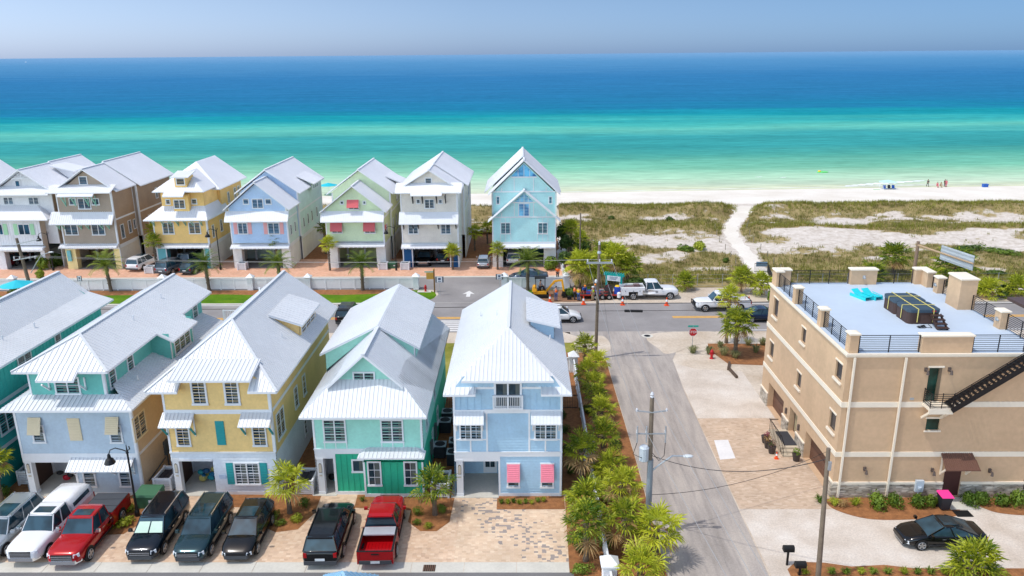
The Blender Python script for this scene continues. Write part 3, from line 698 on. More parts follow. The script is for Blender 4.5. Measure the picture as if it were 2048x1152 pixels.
roof_faces(r, [[(L, f_, zE), (L + (yg - f_), yg, U(yg)), (L + (yg - f_), yg + 3, U(yg)), (L, b_, zE)], [(R_, f_, zE), (R_ - (yg - f_), yg, U(yg)), (R_ - (yg - f_), yg + 3, U(yg)), (R_, b_, zE)],
               [(L, f_, zE), (R_, f_, zE), (R_ - (yg - f_), yg + .05, U(yg)), (L + (yg - f_), yg + .05, U(yg))]], rib=.27)
gf = 46.3; gz = zR - 2.35 * slp
for s in (-1, 1):
    roof_faces(r, [[(xr, gf, zR), (xr + s * 2.45, gf, zR - 2.45 * slp), (xr + s * 2.45, yg, zR - 2.45 * slp), (xr + s * 4.07, yg + 2.0, zE), (xr + s * 4.07, b_, zE), (xr, b_, zR)]], rib=.3)
ridge_cap(r, (xr, gf, zR), (xr, b_, zR), .26)
r.build('roof', [ROOF, WHITE], h)
for s in (-1, 1):      # shed dormers both sides of the ridge
    d = MB(); dy0, dy1 = 51.5, 61.9; xo = xr + s * (2.9 if s > 0 else 4.2); zo = 8.2 if s > 0 else 7.75
    roof_faces(d, [[(xr, dy0, zR + .12), (xo, dy0, zo), (xo, dy1, zo), (xr, dy1, zR + .12)]], rib=.4)
    xi = xo - s * .35; zi = zo + .05
    siding(d, front(dy0 + .3), [(xr, zR - .1), (xi, zi - (1.9 if s > 0 else 1.3)), (xi, zi), (xr, zR + .02)] if s > 0 else [(xi, zi - 1.3), (xr, zR - .1), (xr, zR + .02), (xi, zi)], 2)
    siding(d, right(xi) if s > 0 else left(xi), rect(dy0 + .3, zi - 1.6, dy1 - .5, zi + .05), 2)
    dm = d.build('dormer', [ROOF, WHITE, MINT], h)
    if s > 0:
        t2 = MB(); fbox(t2, front(dy0 + .3), xi - .1, xi, zi - 1.5, zi, .0, .05); t2.build('dormer_trim', WHITE, dm)
    else: win(dm, left(xi), (54, zi - 1.1, 56, zi - .1), 2)
# porch roof over the bump-out
p = MB(); q = lambda x, y, yy: V(*c6(x, y), yy)
pa, pb_ = q(700, 595, Y), q(1165, 592, Y); pc, pd = q(1240, 703, 44.85), q(595, 703, 44.85)
zt_, zlo = pa[1], pc[1]
roof_faces(p, [[(pd[0], 44.85, zlo), (pc[0], 44.85, zlo), (pb_[0], Y, zt_), (pa[0], Y, zt_)], [(pc[0], 44.85, zlo), (pb_[0], Y, zt_), (pc[0], Y, zlo)], [(pd[0], 44.85, zlo), (pa[0], Y, zt_), (pd[0], Y, zlo)]], th=.1, rib=.27)
p.build('porch_roof', [ROOF, WHITE], h)
for (a0, a1, z0_, z1_) in ((47.2, 48.3, 3.9, 5.4), (50.2, 50.9, 1.0, 2.4), (53.5, 54.4, 1.2, 2.5), (52, 53, 3.9, 5.3)): win(h, right(x1), (a0, z0_, a1, z1_), 1)
porch(h, x0, px1, Y, 2.6, pz, WHITE); plaque_post(h, x0 + .08, Y)
pp = MB(); pp.box(x0 + 1.15, x0 + 1.4, Y + 2.2, Y + 2.5, .05, pz); pp.build('porch_post', WHITE, h)
for i, yy in enumerate((49.0, 51.6)):
    mt = MB(); mt.box(x1, x1 + .22, yy, yy + .4, 1.2, 2.2); mt.tube([(x1 + .1, yy + .2, 1.2), (x1 + .1, yy + .2, .1)], .05, 6); mt.build('meter_box', mat('meter grey', (92, 98, 98), var=.05), h)
# ================================================================ yellow house
YELW = mat('yellow siding', (242, 206, 134), var=.10); TEALP = mat('teal paint', (44, 156, 158), var=.06); WSID = mat('white siding', (226, 232, 238), var=.10)
x0, x1, Y, Y1 = -23.15, -16.2, 45.85, 61.4
h = thing('beach_house', 'yellow house with teal shutters and white ground floor, second storey under two small awnings', 'house', ((x0 + x1) / 2, Y, 0))
h['label'] = 'yellow front house with teal shutters, two small awnings and a white ground floor'
F = front(Y); zE, zR, xr, ya, L, R_, f_, b_ = 7.8, 11.0, -19.65, 49.8, -23.8, -15.45, 45.0, 62.1; zF = 8.62
zb1, zb2 = V(*c4(600, 666), Y)[1], V(*c4(600, 290), Y)[1]; px1 = V(*c4(600, 900), Y)[0]; pz = V(*c4(400, 745), Y)[1]
w = MB(); tr = MB()
siding(w, F, rect(px1, 0, x1, zb1), 1, board=.2); siding(w, F, rect(x0, pz, px1, zb1), 1); siding(w, F, rect(x0, zb1, x1, zb2), 0)
siding(w, F, [(x0, zb2), (x1, zb2), (x1, zE), (-17.2, zF), (-22.05, zF), (x0, zE)], 0)
for FF in (right(x1), left(x0)): siding(w, FF, rect(Y, 0, Y1, zb1 - .1), 1); siding(w, FF, rect(Y, zb1 - .1, Y1, zE), 0)
siding(w, back(Y1), [(x0, 0), (x1, 0), (x1, zE), (xr, zR - .1), (x0, zE)])
w.build('wall', [YELW, WSID], h)
fbox(tr, F, x0, x1, zb2 - .15, zb2 + .15, .0, .06); fbox(tr, right(x1), Y, Y1, zb2 - .12, zb2 + .12, .0, .05)
for a in (x0, x1 - .14): fbox(tr, F, a, a + .14, zb1 + .06, zb2 - .15, .0, .05); fbox(tr, F, a, a + .14, zb2 + .15, zE, .0, .05)
fbox(tr, right(x1), Y - .05, Y + .1, zb1, zE, .0, .05)
fbox(tr, F, x0, px1, pz, pz + .16, .0, .06); fbox(tr, F, px1 - .06, x1, 0, .25, .0, .055); fbox(tr, F, x0 - .02, x1 + .02, zb1 - .04, zb1 + .06, .0, .09)
tr.build('trim', WHITE, h)
for q0, q1 in ((380, 527), (683, 827)): win(h, F, boxpx(c4, q0, 0, q1, 224, Y), 1, fr=.13, rows=4, cols=2)
for q0, q1, t0, t1 in ((118, 412, 297, 445), (843, 1132, 292, 440)):
    a0, a1 = V(*c4(q0, 300), Y)[0], V(*c4(q1, 300), Y)[0]; awning(h, F, a0, a1, V(*c4(q0 + 100, t0), Y)[1], .95, .62, brk=TEALP, bfoot=WHITE, bdrop=.95, rib=.24)
for q0, q1 in ((240, 372), (943, 1077)): win(h, F, boxpx(c4, q0, 400, q1, 605, Y), 1, rows=3, cols=2)
b4 = boxpx(c4, 612, 375, 692, 595, Y); shutter(h, F, *b4, TEALP)
b4 = boxpx(c4, 780, 757, 1018, 963, Y); win(h, F, b4, 2, rows=2, cols=2)
shutter(h, F, b4[0] - .5, b4[1] + .05, b4[0] - .03, b4[3] - .05, TEALP); shutter(h, F, b4[2] + .03, b4[1] + .05, b4[2] + .5, b4[3] - .05, TEALP)
q_ = MB(); b5 = boxpx(c4, 640, 872, 706, 908, Y); fbox(q_, F, b5[0], b5[2], b5[1], b5[3], .03, .05); q_.build('house_plaque', mat('pale blue plaque', (190, 208, 228), var=.05), h)
r = MB(); kx = (xr - L) / (ya - f_); up = lambda y: zE + (y - f_) * (zR - zE) / (ya - f_); yw = Y - .02; yh = 47.05; zh = up(yh)
roof_faces(r, [[(L, f_, zE), (xr, ya, zR), (xr, b_, zR), (L, b_, zE)], [(R_, f_, zE), (xr, ya, zR), (xr, b_, zR), (R_, b_, zE)],
               [(L, f_, zE), (-22.1 + .35, f_, zE), (-22.1 + .35, yw, up(yw)), (L + (yw - f_) * kx, yw, up(yw))], [(R_, f_, zE), (-17.3, f_, zE), (-17.3, yw, up(yw)), (R_ - (yw - f_) * kx, yw, up(yw))],
               [(L + (yw - f_) * kx, yw, up(yw)), (R_ - (yw - f_) * kx, yw, up(yw)), (R_ - (yh - f_) * kx, yh, zh), (L + (yh - f_) * kx, yh, zh)],
               [(R_ - (yh - f_) * kx, yh, zh), (L + (yh - f_) * kx, yh, zh), (xr, ya, zR)]], rib=.28)
roof_faces(r, [[(-22.2, 44.9, zF), (-17.0, 44.9, zF), (-16.95, yh, zh + .06), (-22.25, yh, zh + .06)]], rib=.28)
ridge_cap(r, (xr, ya, zR), (xr, b_, zR)); ridge_cap(r, (L, f_, zE), (xr, ya, zR), .16); ridge_cap(r, (R_, f_, zE), (xr, ya, zR), .16)
r.build('roof', [ROOF, WHITE], h)
d = MB(); dy0, dy1, dxo = 53.2, 58.4, -15.9
za = 10.15; zo = 9.35; xi = -16.25
roof_faces(d, [[(-18.3, dy0, za), (dxo, dy0, zo), (dxo, dy1, zo), (-18.3, dy1, za)]], rib=.4)
for FF in (front(dy0 + .4), back(dy1 - .4)): siding(d, FF, [(-18.2, 9.85), (xi, 8.1), (xi, zo), (-18.2, za - .15)], 2)
siding(d, right(xi), rect(dy0 + .4, 7.8, dy1 - .4, zo + .1), 2); dm = d.build('dormer', [ROOF, WHITE, YELW], h)
win(dm, right(xi), (dy0 + .7, 8.1, dy1 - .7, 9.2), 3, rows=2)
for c_, xa_, ya_, xb_, yb_, nn in ((c6b, 715, 720, 755, 790, 2),):
    y_a = S(*c_(xa_, 760), x1)[0]; y_b = S(*c_(xb_, 745), x1)[0]; zt = S(*c_(xb_, 690), x1)[1]; z_b = S(*c_(xa_, 835), x1)[1]
    win(h, right(x1), (y_a, 3.6, y_b, 5.5), 2, rows=2, cols=1)
for (a0, a1, z0_, z1_) in ((50.6, 51.5, 3.9, 5.5), (52.8, 53.6, 3.9, 5.5), (52.3, 53.0, .9, 2.2)): win(h, right(x1), (a0, z0_, a1, z1_), 1, rows=3)
porch(h, x0, px1, Y, 3.0, pz, WSID); plaque_post(h, x0 + .06, Y)
dk = MB(); fbox(dk, right(x0 + .02), Y + 1.0, Y + 2.6, .06, 2.3, .0, .06); dk.build('door', mat('dark brown door', (70, 48, 38), var=.1), h)
vents(h, [(-17.7, 55.2, 9.5), (-17.0, 51.8, 9.0), (-20.6, 58.5, 10.3)])
# ================================================================ grey and teal house
GREY = mat('blue grey siding', (188, 204, 216), var=.10); TEALW = mat('seafoam siding', (112, 196, 184), var=.10); TANW = mat('tan siding', (208, 184, 152), var=.10); CREAM = mat('cream shutter', (226, 210, 176), var=.05)
x0, x1, Y, Y1 = -33.0, -25.3, 45.85, 61.5
h = thing('beach_house', 'two-tone house, grey below and seafoam above, with cream shutters', 'house', ((x0 + x1) / 2, Y, 0))
F = front(Y); zS, L, R_, f_ = 6.55, -33.35, -24.8, 45.0; yu = 46.3; ux0, ux1 = -31.9, -26.95; zE, zR, xr, ya, b_ = 8.96, 10.54, -29.25, 48.3, 63.0
zb = V(*c3(600, 622), Y)[1]; px1 = V(*c3(735, 800), Y)[0]; pz = V(*c3(500, 690), Y)[1]
w = MB(); tr = MB()
siding(w, F, rect(px1, 0, x1, zb), 0, board=.2); siding(w, F, rect(x0, zb, x1, zS), 0); siding(w, F, rect(x0, pz, px1, zb), 1, t=.004)
siding(w, right(x1), rect(Y, 0, Y1, zS), 2); siding(w, left(x0), rect(Y, 0, Y1, zS), 0); siding(w, back(Y1), rect(x0, 0, x1, zS), 0)
siding(w, front(yu), rect(ux0, 6.2, ux1, zE), 3); siding(w, right(ux1), rect(yu, 6.0, 62.2, zE), 3); siding(w, left(ux0), rect(yu, 6.0, 62.2, zE), 3); siding(w, back(62.2), rect(ux0, 0, ux1, zE), 3)
w.build('wall', [GREY, WHITE, TANW, TEALW], h)
fbox(tr, F, x0, x1, zb - .18, zb + .12, .0, .06); fbox(tr, F, x0, px1, pz - .02, zb - .18, .0, .05)
for a in (x0, x1 - .14): fbox(tr, F, a, a + .14, zb + .12, zS, .0, .05)
fbox(tr, F, x1 - .14, x1, .2, zb - .18, .0, .05); fbox(tr, F, px1 - .06, px1 + .08, 0, zb - .18, .0, .055); fbox(tr, F, px1 + .08, x1, 0, .2, .0, .05)
for a in (ux0, ux1 - .12): fbox(tr, front(yu), a, a + .12, 6.3, zE, .0, .05)
fbox(tr, right(ux1), yu - .03, yu + .12, 6.3, zE, .0, .05); fbox(tr, right(x1), Y - .03, Y + .12, 0, zS, .0, .05); fbox(tr, right(x1), Y + .12, Y1, zb - .12, zb + .08, .0, .04)
tr.build('trim', WHITE, h)
SHW = mat('white sill', (230, 232, 234))
for q0, q1, s0, s1 in ((268, 392, 270, 445), (1212, 1362, 572, 768)):
    if q0 == 268:
        b4 = boxpx(c3, 300, 330, 440, 502, Y); b5 = boxpx(c3, 268, 262, 392, 405, Y)
    else:
        b4 = boxpx(c0, 516, 790, 588, 876, Y); b5 = boxpx(c0, 505, 752, 568, 824, Y)
    win(h, F, (b5[0] + .18, b4[1], b5[2] + .18, b4[3]), 1); bahama(h, F, b5[0] + .12, b5[1], b5[2] + .12, b5[3], CREAM)
b4 = boxpx(c3, 660, 268, 780, 482, Y); shutter(h, F, *b4, CREAM)
a0, a1 = V(*c0(340, 945), Y)[0], V(*c0(645, 945), Y)[0]; awning(h, F, a0, a1, V(*c0(490, 944), Y)[1], .9, .6, brk=WHITE, nb=4, bdrop=.6, rib=.27)
for q0, q1 in ((400, 462), (572, 632)): win(h, F, boxpx(c0, q0, 1000, q1, 1086, Y), 1, rows=2)
q_ = MB(); b5 = boxpx(c3, 745, 848, 795, 880, Y); fbox(q_, F, b5[0], b5[2], b5[1], b5[3], .03, .05); q_.build('house_plaque', mat('pale blue plaque', (190, 208, 228)), h)
gw = boxpx(c0, 263, 560, 386, 642, yu); win(h, front(yu), gw, 2, rows=2)
for s in (0, 1):
    a = gw[0] - .35 if s == 0 else gw[2] + .35; k = MB(); Fu = front(yu); k.bar(Fu.p(a, 7.45, .06), Fu.p(a, 8.1, .75), .09, .1); k.bar(Fu.p(a, 7.4, .05), Fu.p(a, 8.3, .05), .09, .08, up=Fu.n); k.build('bracket', WHITE, h)
r = MB(); kf = (zE - 0, 0)
ks = .53; R2, L2, f2 = -26.27, -32.4, 45.55
roof_faces(r, [[(L2, f2, zE), (xr, ya, zR), (xr, b_, zR), (L2, b_, zE)],
               [(R2, f2, zE), (xr, ya, zR), (xr, b_, zR), (R2, b_, zE), (R2, 57.0, zE), (-25.15, 57.0, zE - (R2 + 25.15) * -1 * ks * 1 if False else zE - 1.12 * ks), (-25.15, 52.6, zE - 1.12 * ks), (R2, 52.6, zE)],
               [(L2, f2, zE), (R2, f2, zE), (xr, ya, zR)]], rib=.32)
sf = (zR - zE) / (ya - f2)
fa, fb = V(*c0(167, 580), 44.95), V(*c0(352, 580), 44.95)
roof_faces(r, [[(fa[0], 44.95, fa[1]), (fb[0], 44.95, fb[1]), (fb[0], f2 + .5, zE + .5 * sf + .04), (fa[0], f2 + .5, zE + .5 * sf + .04)]], rib=.32)
ridge_cap(r, (xr, ya, zR), (xr, b_, zR)); ridge_cap(r, (R2, f2, zE), (xr, ya, zR), .16); ridge_cap(r, (L2, f2, zE), (xr, ya, zR), .16)
r.build('roof', [ROOF, WHITE], h)
kz = .42; zt_ = zS + (yu - f_) * kz
s_ = MB(); zr_ = zS + (R_ - ux1) * kz
roof_faces(s_, [[(L, f_, zS), (R_, f_, zS), (R_ - (yu - f_), yu, zt_), (L + (yu - f_), yu, zt_)],
                [(R_, f_, zS), (R_, 62.0, zS), (ux1, 62.0, zr_), (ux1, f_ + (R_ - ux1), zr_), (R_ - (yu - f_), yu, zt_)], [(L, f_, zS), (L, 62.0, zS), (L + (yu - f_), 62, zt_), (L + (yu - f_), yu, zt_)]], rib=.3)
s_.build('skirt_roof', [ROOF, WHITE], h)
bo = MB(); bx1 = -25.55; ya_, yb_ = 52.9, 56.8
siding(bo, right(bx1), rect(ya_, 6.3, yb_, 8.5), 0); siding(bo, front(ya_), rect(ux1, 6.3, bx1, 8.85), 0); siding(bo, back(yb_), rect(ux1, 6.3, bx1, 8.85), 0)
for a in (ya_, yb_ - .12): fbox(bo, right(bx1), a, a + .12, 6.6, 8.5, .0, .04, 1)
b_o = bo.build('bay', [TEALW, WHITE], h); win(b_o, right(bx1), (ya_ + .5, 6.95, yb_ - .6, 8.25), 3, rows=2)
win(h, right(ux1), (46.75, 7.2, 47.65, 8.75), 1); win(h, right(ux1), (49.2, 7.25, 50.1, 8.75), 1); win(h, right(ux1), (58.0, 7.3, 58.8, 8.6), 1); win(h, right(ux1), (60.3, 7.2, 61.3, 8.7), 1)
ya_ = S(*c0(632, 790), x1)[0]; yb_ = S(*c0(693, 750), x1)[0]; win(h, right(x1), (ya_, 3.95, yb_, 5.6), 2, rows=3, fm=CREAM)
mt = MB(); mt.box(x1, x1 + .2, 49.2, 49.8, 1.1, 2.1); mt.tube([(x1 + .1, 49.5, 1.1), (x1 + .1, 49.5, .05)], .05, 6); mt.tube([(x1 + .06, 46.6, .6), (x1 + .06, 49.2, .9)], .05, 6); mt.build('meter_box', mat('meter grey', (92, 98, 98), var=.05), h)
porch(h, x0, px1, Y, 3.0, pz, WHITE); plaque_post(h, x0 + .08, Y)
dk = MB(); fbox(dk, right(x0 + .02), Y + .9, Y + 2.6, .06, 2.3, .0, .06); dk.build('door', mat('dark brown door', (70, 48, 38)), h)
vents(h, [(-28.0, 53, 9.9), (-28.2, 58, 10.0), (-26.0, 48.6, 7.1)])
# rear deck with white rail
dkm = MB(); d0, d1, e0, e1, dz = ux1 - .2, -22.9, 62.6, 67.2, 4.9
dkm.box(d0, d1, e0, e1, dz - .15, dz)
for px_, py_ in ((d0, e0), (d1, e0), (d0, e1), (d1, e1), ((d0 + d1) / 2, e1)): dkm.box(px_ - .07, px_ + .07, py_ - .07, py_ + .07, 0, dz + 1.05)
for (a, b) in (((d0, e1), (d1, e1)), ((d1, e0), (d1, e1)), ((d0, e0), (d1, e0))):
    A, B = Vector((*a, dz + 1.0)), Vector((*b, dz + 1.0)); dkm.bar(A, B, .1, .07); dkm.bar(A - Vector((0, 0, .85)), B - Vector((0, 0, .85)), .08, .06)
    k = int((B - A).length / .16)
    for i in range(1, k): p_ = A.lerp(B, i / k); dkm.box(p_.x - .018, p_.x + .018, p_.y - .018, p_.y + .018, dz + .15, dz + 1.0)
dkm.build('rear_deck', WHITE, h)
# ================================================================ far-left teal house (the frame cuts it)
TEAL2 = mat('teal siding', (72, 196, 186), var=.10)
x1, Y, Y1 = -35.0, 45.4, 61.3; xr = -38.35; x0 = 2 * xr - x1 - 1.2
h = thing('beach_house', 'teal house cut by the left edge of the picture, under a long two-pitch roof', 'house', ((x0 + x1) / 2, Y, 0))
w = MB(); F = front(Y); zE = 8.66
siding(w, F, rect(x0, 0, x1, 3.0), 1); siding(w, F, [(x0, 3.0), (x1, 3.0), (x1, 8.6), (xr, 10.9), (x0, 8.6)], 0)
siding(w, right(x1), rect(Y, 0, Y1, 2.9), 1); siding(w, right(x1), rect(Y, 2.9, Y1, 6.1), 0); flat(w, right(x1), rect(Y, 6.1, Y1, 8.7), 0); battens(w, right(x1), Y, Y1, 6.1, 8.6, .45)
siding(w, left(x0), rect(Y, 0, Y1, 8.6), 0); siding(w, back(Y1), [(x0, 0), (x1, 0), (x1, 8.6), (xr, 10.9), (x0, 8.6)])
w.build('wall', [TEAL2, mat('deep teal siding', (22, 150, 140), var=.10)], h)
tr = MB()
for z in (2.9, 5.9): fbox(tr, right(x1), Y + .1, Y1, z - .13, z + .13, .0, .05)
fbox(tr, right(x1), Y - .05, Y + .1, 0, 8.5, .0, .06); tr.build('trim', WHITE, h)
for a0, z0_, z1_, n_ in ((50.0, 7.0, 8.25, 2), (54.5, 7.0, 8.25, 1), (47.0, 3.7, 5.3, 2), (52.5, 3.9, 5.4, 1)): win(h, right(x1), (a0, z0_, a0 + (1.6 if n_ == 2 else .8), z1_), n_)
r = MB(); xbk, zbk = -36.15, 9.34
for s in (1, -1):
    X_ = lambda x: xr + s * (x - xr)
    roof_faces(r, [[(X_(-34.15), 44.4, zE), (X_(-34.15), 62.0, zE), (X_(xbk), 62.0, zbk), (X_(xbk), 44.4, zbk)], [(X_(xbk), 62.0, zbk), (X_(xbk), 44.4, zbk), (xr, 44.4, 11.05), (xr, 62.0, 11.05)]], rib=.26)
ridge_cap(r, (xr, 44.4, 11.05), (xr, 62.0, 11.05), .26); r.build('roof', [ROOF, WHITE], h)
vents(h, [(-35.6, 53.5, 9.2), (-36.0, 50.5, 9.3)])
dk = MB(); dk.box(-37.2, -34.6, 62.4, 65.5, 4.7, 4.85)
for (a, b) in (((-37.2, 65.5), (-34.6, 65.5)), ((-34.6, 62.4), (-34.6, 65.5))):
    A, B = Vector((*a, 5.85)), Vector((*b, 5.85)); dk.bar(A, B, .1, .07); k = int((B - A).length / .16)
    for i in range(k + 1): p_ = A.lerp(B, i / k); dk.box(p_.x - .02, p_.x + .02, p_.y - .02, p_.y + .02, 4.85, 5.83)
for px_ in (-37.1, -34.7): dk.box(px_ - .08, px_ + .08, 65.3, 65.46, 0, 4.7)
dk.build('rear_deck', WHITE, h)
# ---------------------------------------------------------------- the back row, facing the lane, the sea behind
C1 = crop(0, 280, 3.2); C2 = crop(480, 280, 3.2); C8 = crop(900, 280, 2.743); C9 = crop(960, 400, 5.759); CL = crop(0, 430, 6.0625); CA = crop(0, 290, 7.68)
YB0 = 103.7
FB0 = front(YB0)
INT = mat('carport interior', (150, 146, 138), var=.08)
def carport(par, x0, x1, o0, o1, zt, y1, wm, pm=None, floor=None, back=None):
    w = MB()
    siding(w, FB0, rect(x0, zt, x1, zt + .75), 0)
    for a, b in ((x0, o0), (o1, x1)):
        siding(w, FB0, rect(a, 0, b, zt), 1)
    for a in (o0, o1):
        F_ = left(a) if a == o1 else right(a); siding(w, F_, rect(YB0, 0, YB0 + .9, zt), 1)
    siding(w, front(y1), rect(x0, 0, x1, zt), 2)
    w.poly([(x0, YB0, zt), (x1, YB0, zt), (x1, y1, zt), (x0, y1, zt)], 2)
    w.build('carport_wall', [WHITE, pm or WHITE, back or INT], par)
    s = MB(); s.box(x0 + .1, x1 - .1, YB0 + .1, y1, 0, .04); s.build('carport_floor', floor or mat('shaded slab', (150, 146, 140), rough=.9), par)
    p = MB()
    for a in (o0 + .2, (o0 + o1) / 2): p.box(a, a + .25, YB0 + 4.6, YB0 + 4.85, .04, zt)
    p.build('carport_post', WHITE, par)
def canopy(par, x0, x1, z, out=.7, m=None):
    b = MB(); roof_faces(b, [[(x0, YB0 - .02, z + .32), (x1, YB0 - .02, z + .32), (x1, YB0 - out, z), (x0, YB0 - out, z)]], th=.16, rib=.3)
    k = int((x1 - x0) / .6)
    for i in range(k + 1): x = x0 + .05 + i * (x1 - x0 - .2) / k; b.box(x, x + .08, YB0 - out - .1, YB0 - .1, z - .2, z - .08, 1)
    b.build('canopy', [ROOF_B, m or WHITE], par)
def skirt(par, x0, x1, zb, zt, out=.9, inn=0.0, name='skirt_roof'):
    b = MB(); roof_faces(b, [[(x0, YB0 - out, zb), (x1, YB0 - out, zb), (x1, YB0 + inn, zt), (x0, YB0 + inn, zt)]], th=.12, rib=.3); return b.build(name, [ROOF_B, WHITE], par)
def brackets(par, xs, z, dz, out, m):
    for x in xs:
        b = MB(); b.bar((x, YB0 - .05, z - dz), (x, YB0 - out, z), .1, .12); b.bar((x, YB0 - .04, z - dz - .12), (x, YB0 - .04, z), .1, .07, up=(0, 1, 0)); b.build('bracket', m, par)
def gable_roof(mb, x0, x1, xr, ze, zr, y0, y1, rib=.4):
    roof_faces(mb, [[(x0, y0, ze), (xr, y0, zr), (xr, y1, zr), (x0, y1, ze)], [(x1, y0, ze), (xr, y0, zr), (xr, y1, zr), (x1, y1, ze)]], rib=rib)
    ridge_cap(mb, (xr, y0, zr), (xr, y1, zr), .24)
def bwin(par, c, x0, y0, x1, y1, n=2, fr=.11, Y=YB0, **k):
    return win(par, front(Y), boxpx(c, x0, y0, x1, y1, Y), n, fr=fr, rows=1, gm=GLASS_T, sill=True, **k)
def sidewins(par, X, specs):
    for a0, z0_, a1, z1_ in specs: win(par, right(X), (a0, z0_, a1, z1_), 1 if a1 - a0 < 1.3 else 2, rows=1, gm=GLASS_T)
def body(par, x0, x1, zt, y0, y1, cols, zlow=3.4, gable=None, zmid=6.9, fronts=True):
    """walls of one block: cols = (front, side, low)"""
    w = MB()
    if fronts: siding(w, front(y0), rect(x0, zlow, x1, zt), 0)
    for F_ in (right(x1), left(x0)): siding(w, F_, rect(y0, 0, y1, zlow), 2); siding(w, F_, rect(y0, zlow, y1, zt), 1)
    siding(w, back(y1), rect(x0, 0, x1, zt), 1)
    if gable:
        xr, zr, ya, yb_ = gable
        siding(w, front(ya), [(x0, zt), (x1, zt), (xr, zr)], 0); siding(w, back(yb_), [(x0, zt), (x1, zt), (xr, zr)], 1)
    w.build('wall', list(cols), par)
    t = MB()
    fbox(t, right(x1), y0, y1, zlow - .5, zlow, .0, .06); fbox(t, right(x1), y0, y1, zmid - .12, zmid + .12, .0, .05); t2 = MB(); fbox(t2, left(x0), y0, y1, zlow - .5, zlow, .0, .06); t2.build('belt_trim', WHITE, par)
    t3 = MB(); fbox(t3, front(y0), x0, x0 + .16, zlow + .05, zt, .0, .05); t3.build('corner_trim', WHITE, par); fbox(t, front(y0), x1 - .16, x1, zlow + .05, zt, .0, .05)
    fbox(t, right(x1), y0 - .04, y0 + .16, 0, zt, .0, .06); fbox(t, right(x1), y1 - .16, y1, 0, zt, .0, .06)
    t.build('trim', WHITE, par)
OFFW = mat('off white siding', (234, 231, 225), var=.10); WARMW = mat('cream white siding', (231, 225, 212), var=.10)
# -- beige house
BEI = mat('warm white siding', (234, 226, 214), var=.10); NAVY = mat('deep blue panel', (18, 84, 136), var=.05)
h = thing('beach_house', 'off-white house over a blue-panelled carport, two dark cars inside', 'house', (-12.5, YB0, 0)); x0, x1, xr = -16.3, -8.6, -12.4
body(h, x0, x1, 10.5, YB0, 109, (BEI, OFFW, OFFW)); body(h, x0 - .1, x1 + .5, 10.3, 109, 122.6, (BEI, WARMW, WARMW), gable=(xr + .2, 13.2, 109, 122.6))
siding_g = MB(); siding(siding_g, front(YB0 + 1.2), [(x0, 10.5), (x1, 10.5), (xr, 13.2)]); siding_g.build('gable_wall', BEI, h)
r = MB(); gable_roof(r, x0 - .7, x1 + .5, xr, 10.5, 13.3, YB0 + .5, 110); gable_roof(r, x0 - .9, x1 + 1.1, xr + .1, 10.35, 13.5, 109.6, 123.3); r.build('roof', [ROOF_B, WHITE], h)
skirt(h, x0 - .6, x1 + .6, 10.45, 11.5, .75, 1.2); skirt(h, -14.75, -10.6, 10.15, 10.75, 1.1, -.3)
skirt(h, x0 - .2, x1 + .1, 6.3, 7.75, 1.0)
brackets(h, [-14.6, -13.3, -11.4, -10.2], 10.1, 1.1, .95, DARKMET); brackets(h, [-16.0, -14.7, -14.0, -11.3, -10.0, -8.9], 6.25, .75, .8, DARKMET)
for q in ((1183, 240, 1228, 282, 1), (1180, 378, 1245, 438, 2), (1127, 378, 1155, 408, 1), (1270, 378, 1296, 408, 1), (1076, 535, 1142, 602, 2), (1284, 535, 1350, 602, 2)): bwin(h, C2, *q[:4], n=q[4], Y=YB0 + 1.2 if q[1] == 240 else YB0)
carport(h, x0, x1, -14.9, -9.75, 2.75, 110, BEI, NAVY); canopy(h, x0 - .1, x1 + .1, 2.95)
t = MB()
for a in (x0, -15.05, -9.85, x1 - .15): fbox(t, FB0, a, a + .15, 0, 2.75, .0, .06)
t.build('carport_trim', WHITE, h)
sidewins(h, x1 + .5, [(110.5, 4.2, 111.3, 5.6), (113, 4.2, 113.8, 5.6), (116, 4.2, 116.8, 5.6), (112, 7.6, 112.8, 9.2), (117, 7.6, 118.8, 9.2)])
# -- green house
GRN = mat('pale green siding', (221, 237, 198), var=.10); GRN2 = mat('yellow green siding', (219, 225, 173), var=.10); CORAL = mat('coral shutter', (226, 112, 116), var=.05)
h = thing('beach_house', 'pale green house with coral awning shutters, gable end towards the lane', 'house', (-22.6, YB0, 0)); x0, x1, xr = -26.6, -18.7, -22.6
body(h, x0, x1, 8.1, YB0, 109, (GRN, GRN2, OFFW)); body(h, x0, x1 + .3, 9.6, 108.4, 119.6, (GRN, GRN2, WARMW), gable=(xr, 12.7, 108.4, 119.6))
g = MB(); siding(g, FB0, [(x0, 8.05), (x1, 8.05), (xr, 11.2)]); g.build('gable_wall', GRN, h)
r = MB(); gable_roof(r, x0 - .55, x1 + .55, xr, 7.85, 11.4, YB0 - .6, 108.8); gable_roof(r, x0 - .6, x1 + .8, xr, 9.55, 12.9, 107.8, 120.2)
roof_faces(r, [[(-19.9, 113.6, 11.2), (-17.3, 113.6, 10.0), (-17.3, 118.0, 10.0), (-19.9, 118, 11.2)]]); r.build('roof', [ROOF_B, WHITE], h)
skirt(h, x0 - .45, x1 + .2, 6.65, 7.95, 1.0)
for q in ((640, 388, 665, 412, 1), (785, 388, 807, 412, 1), (693, 382, 762, 446, 2), (585, 520, 655, 597, 2), (795, 520, 866, 597, 2)): bwin(h, C2, *q[:4], n=q[4])
for q in ((686, 383, 761, 430), (580, 522, 656, 580), (791, 522, 866, 580)): b4 = boxpx(C2, *q, YB0); bahama(h, FB0, b4[0], b4[1], b4[2], b4[3], CORAL, .6)
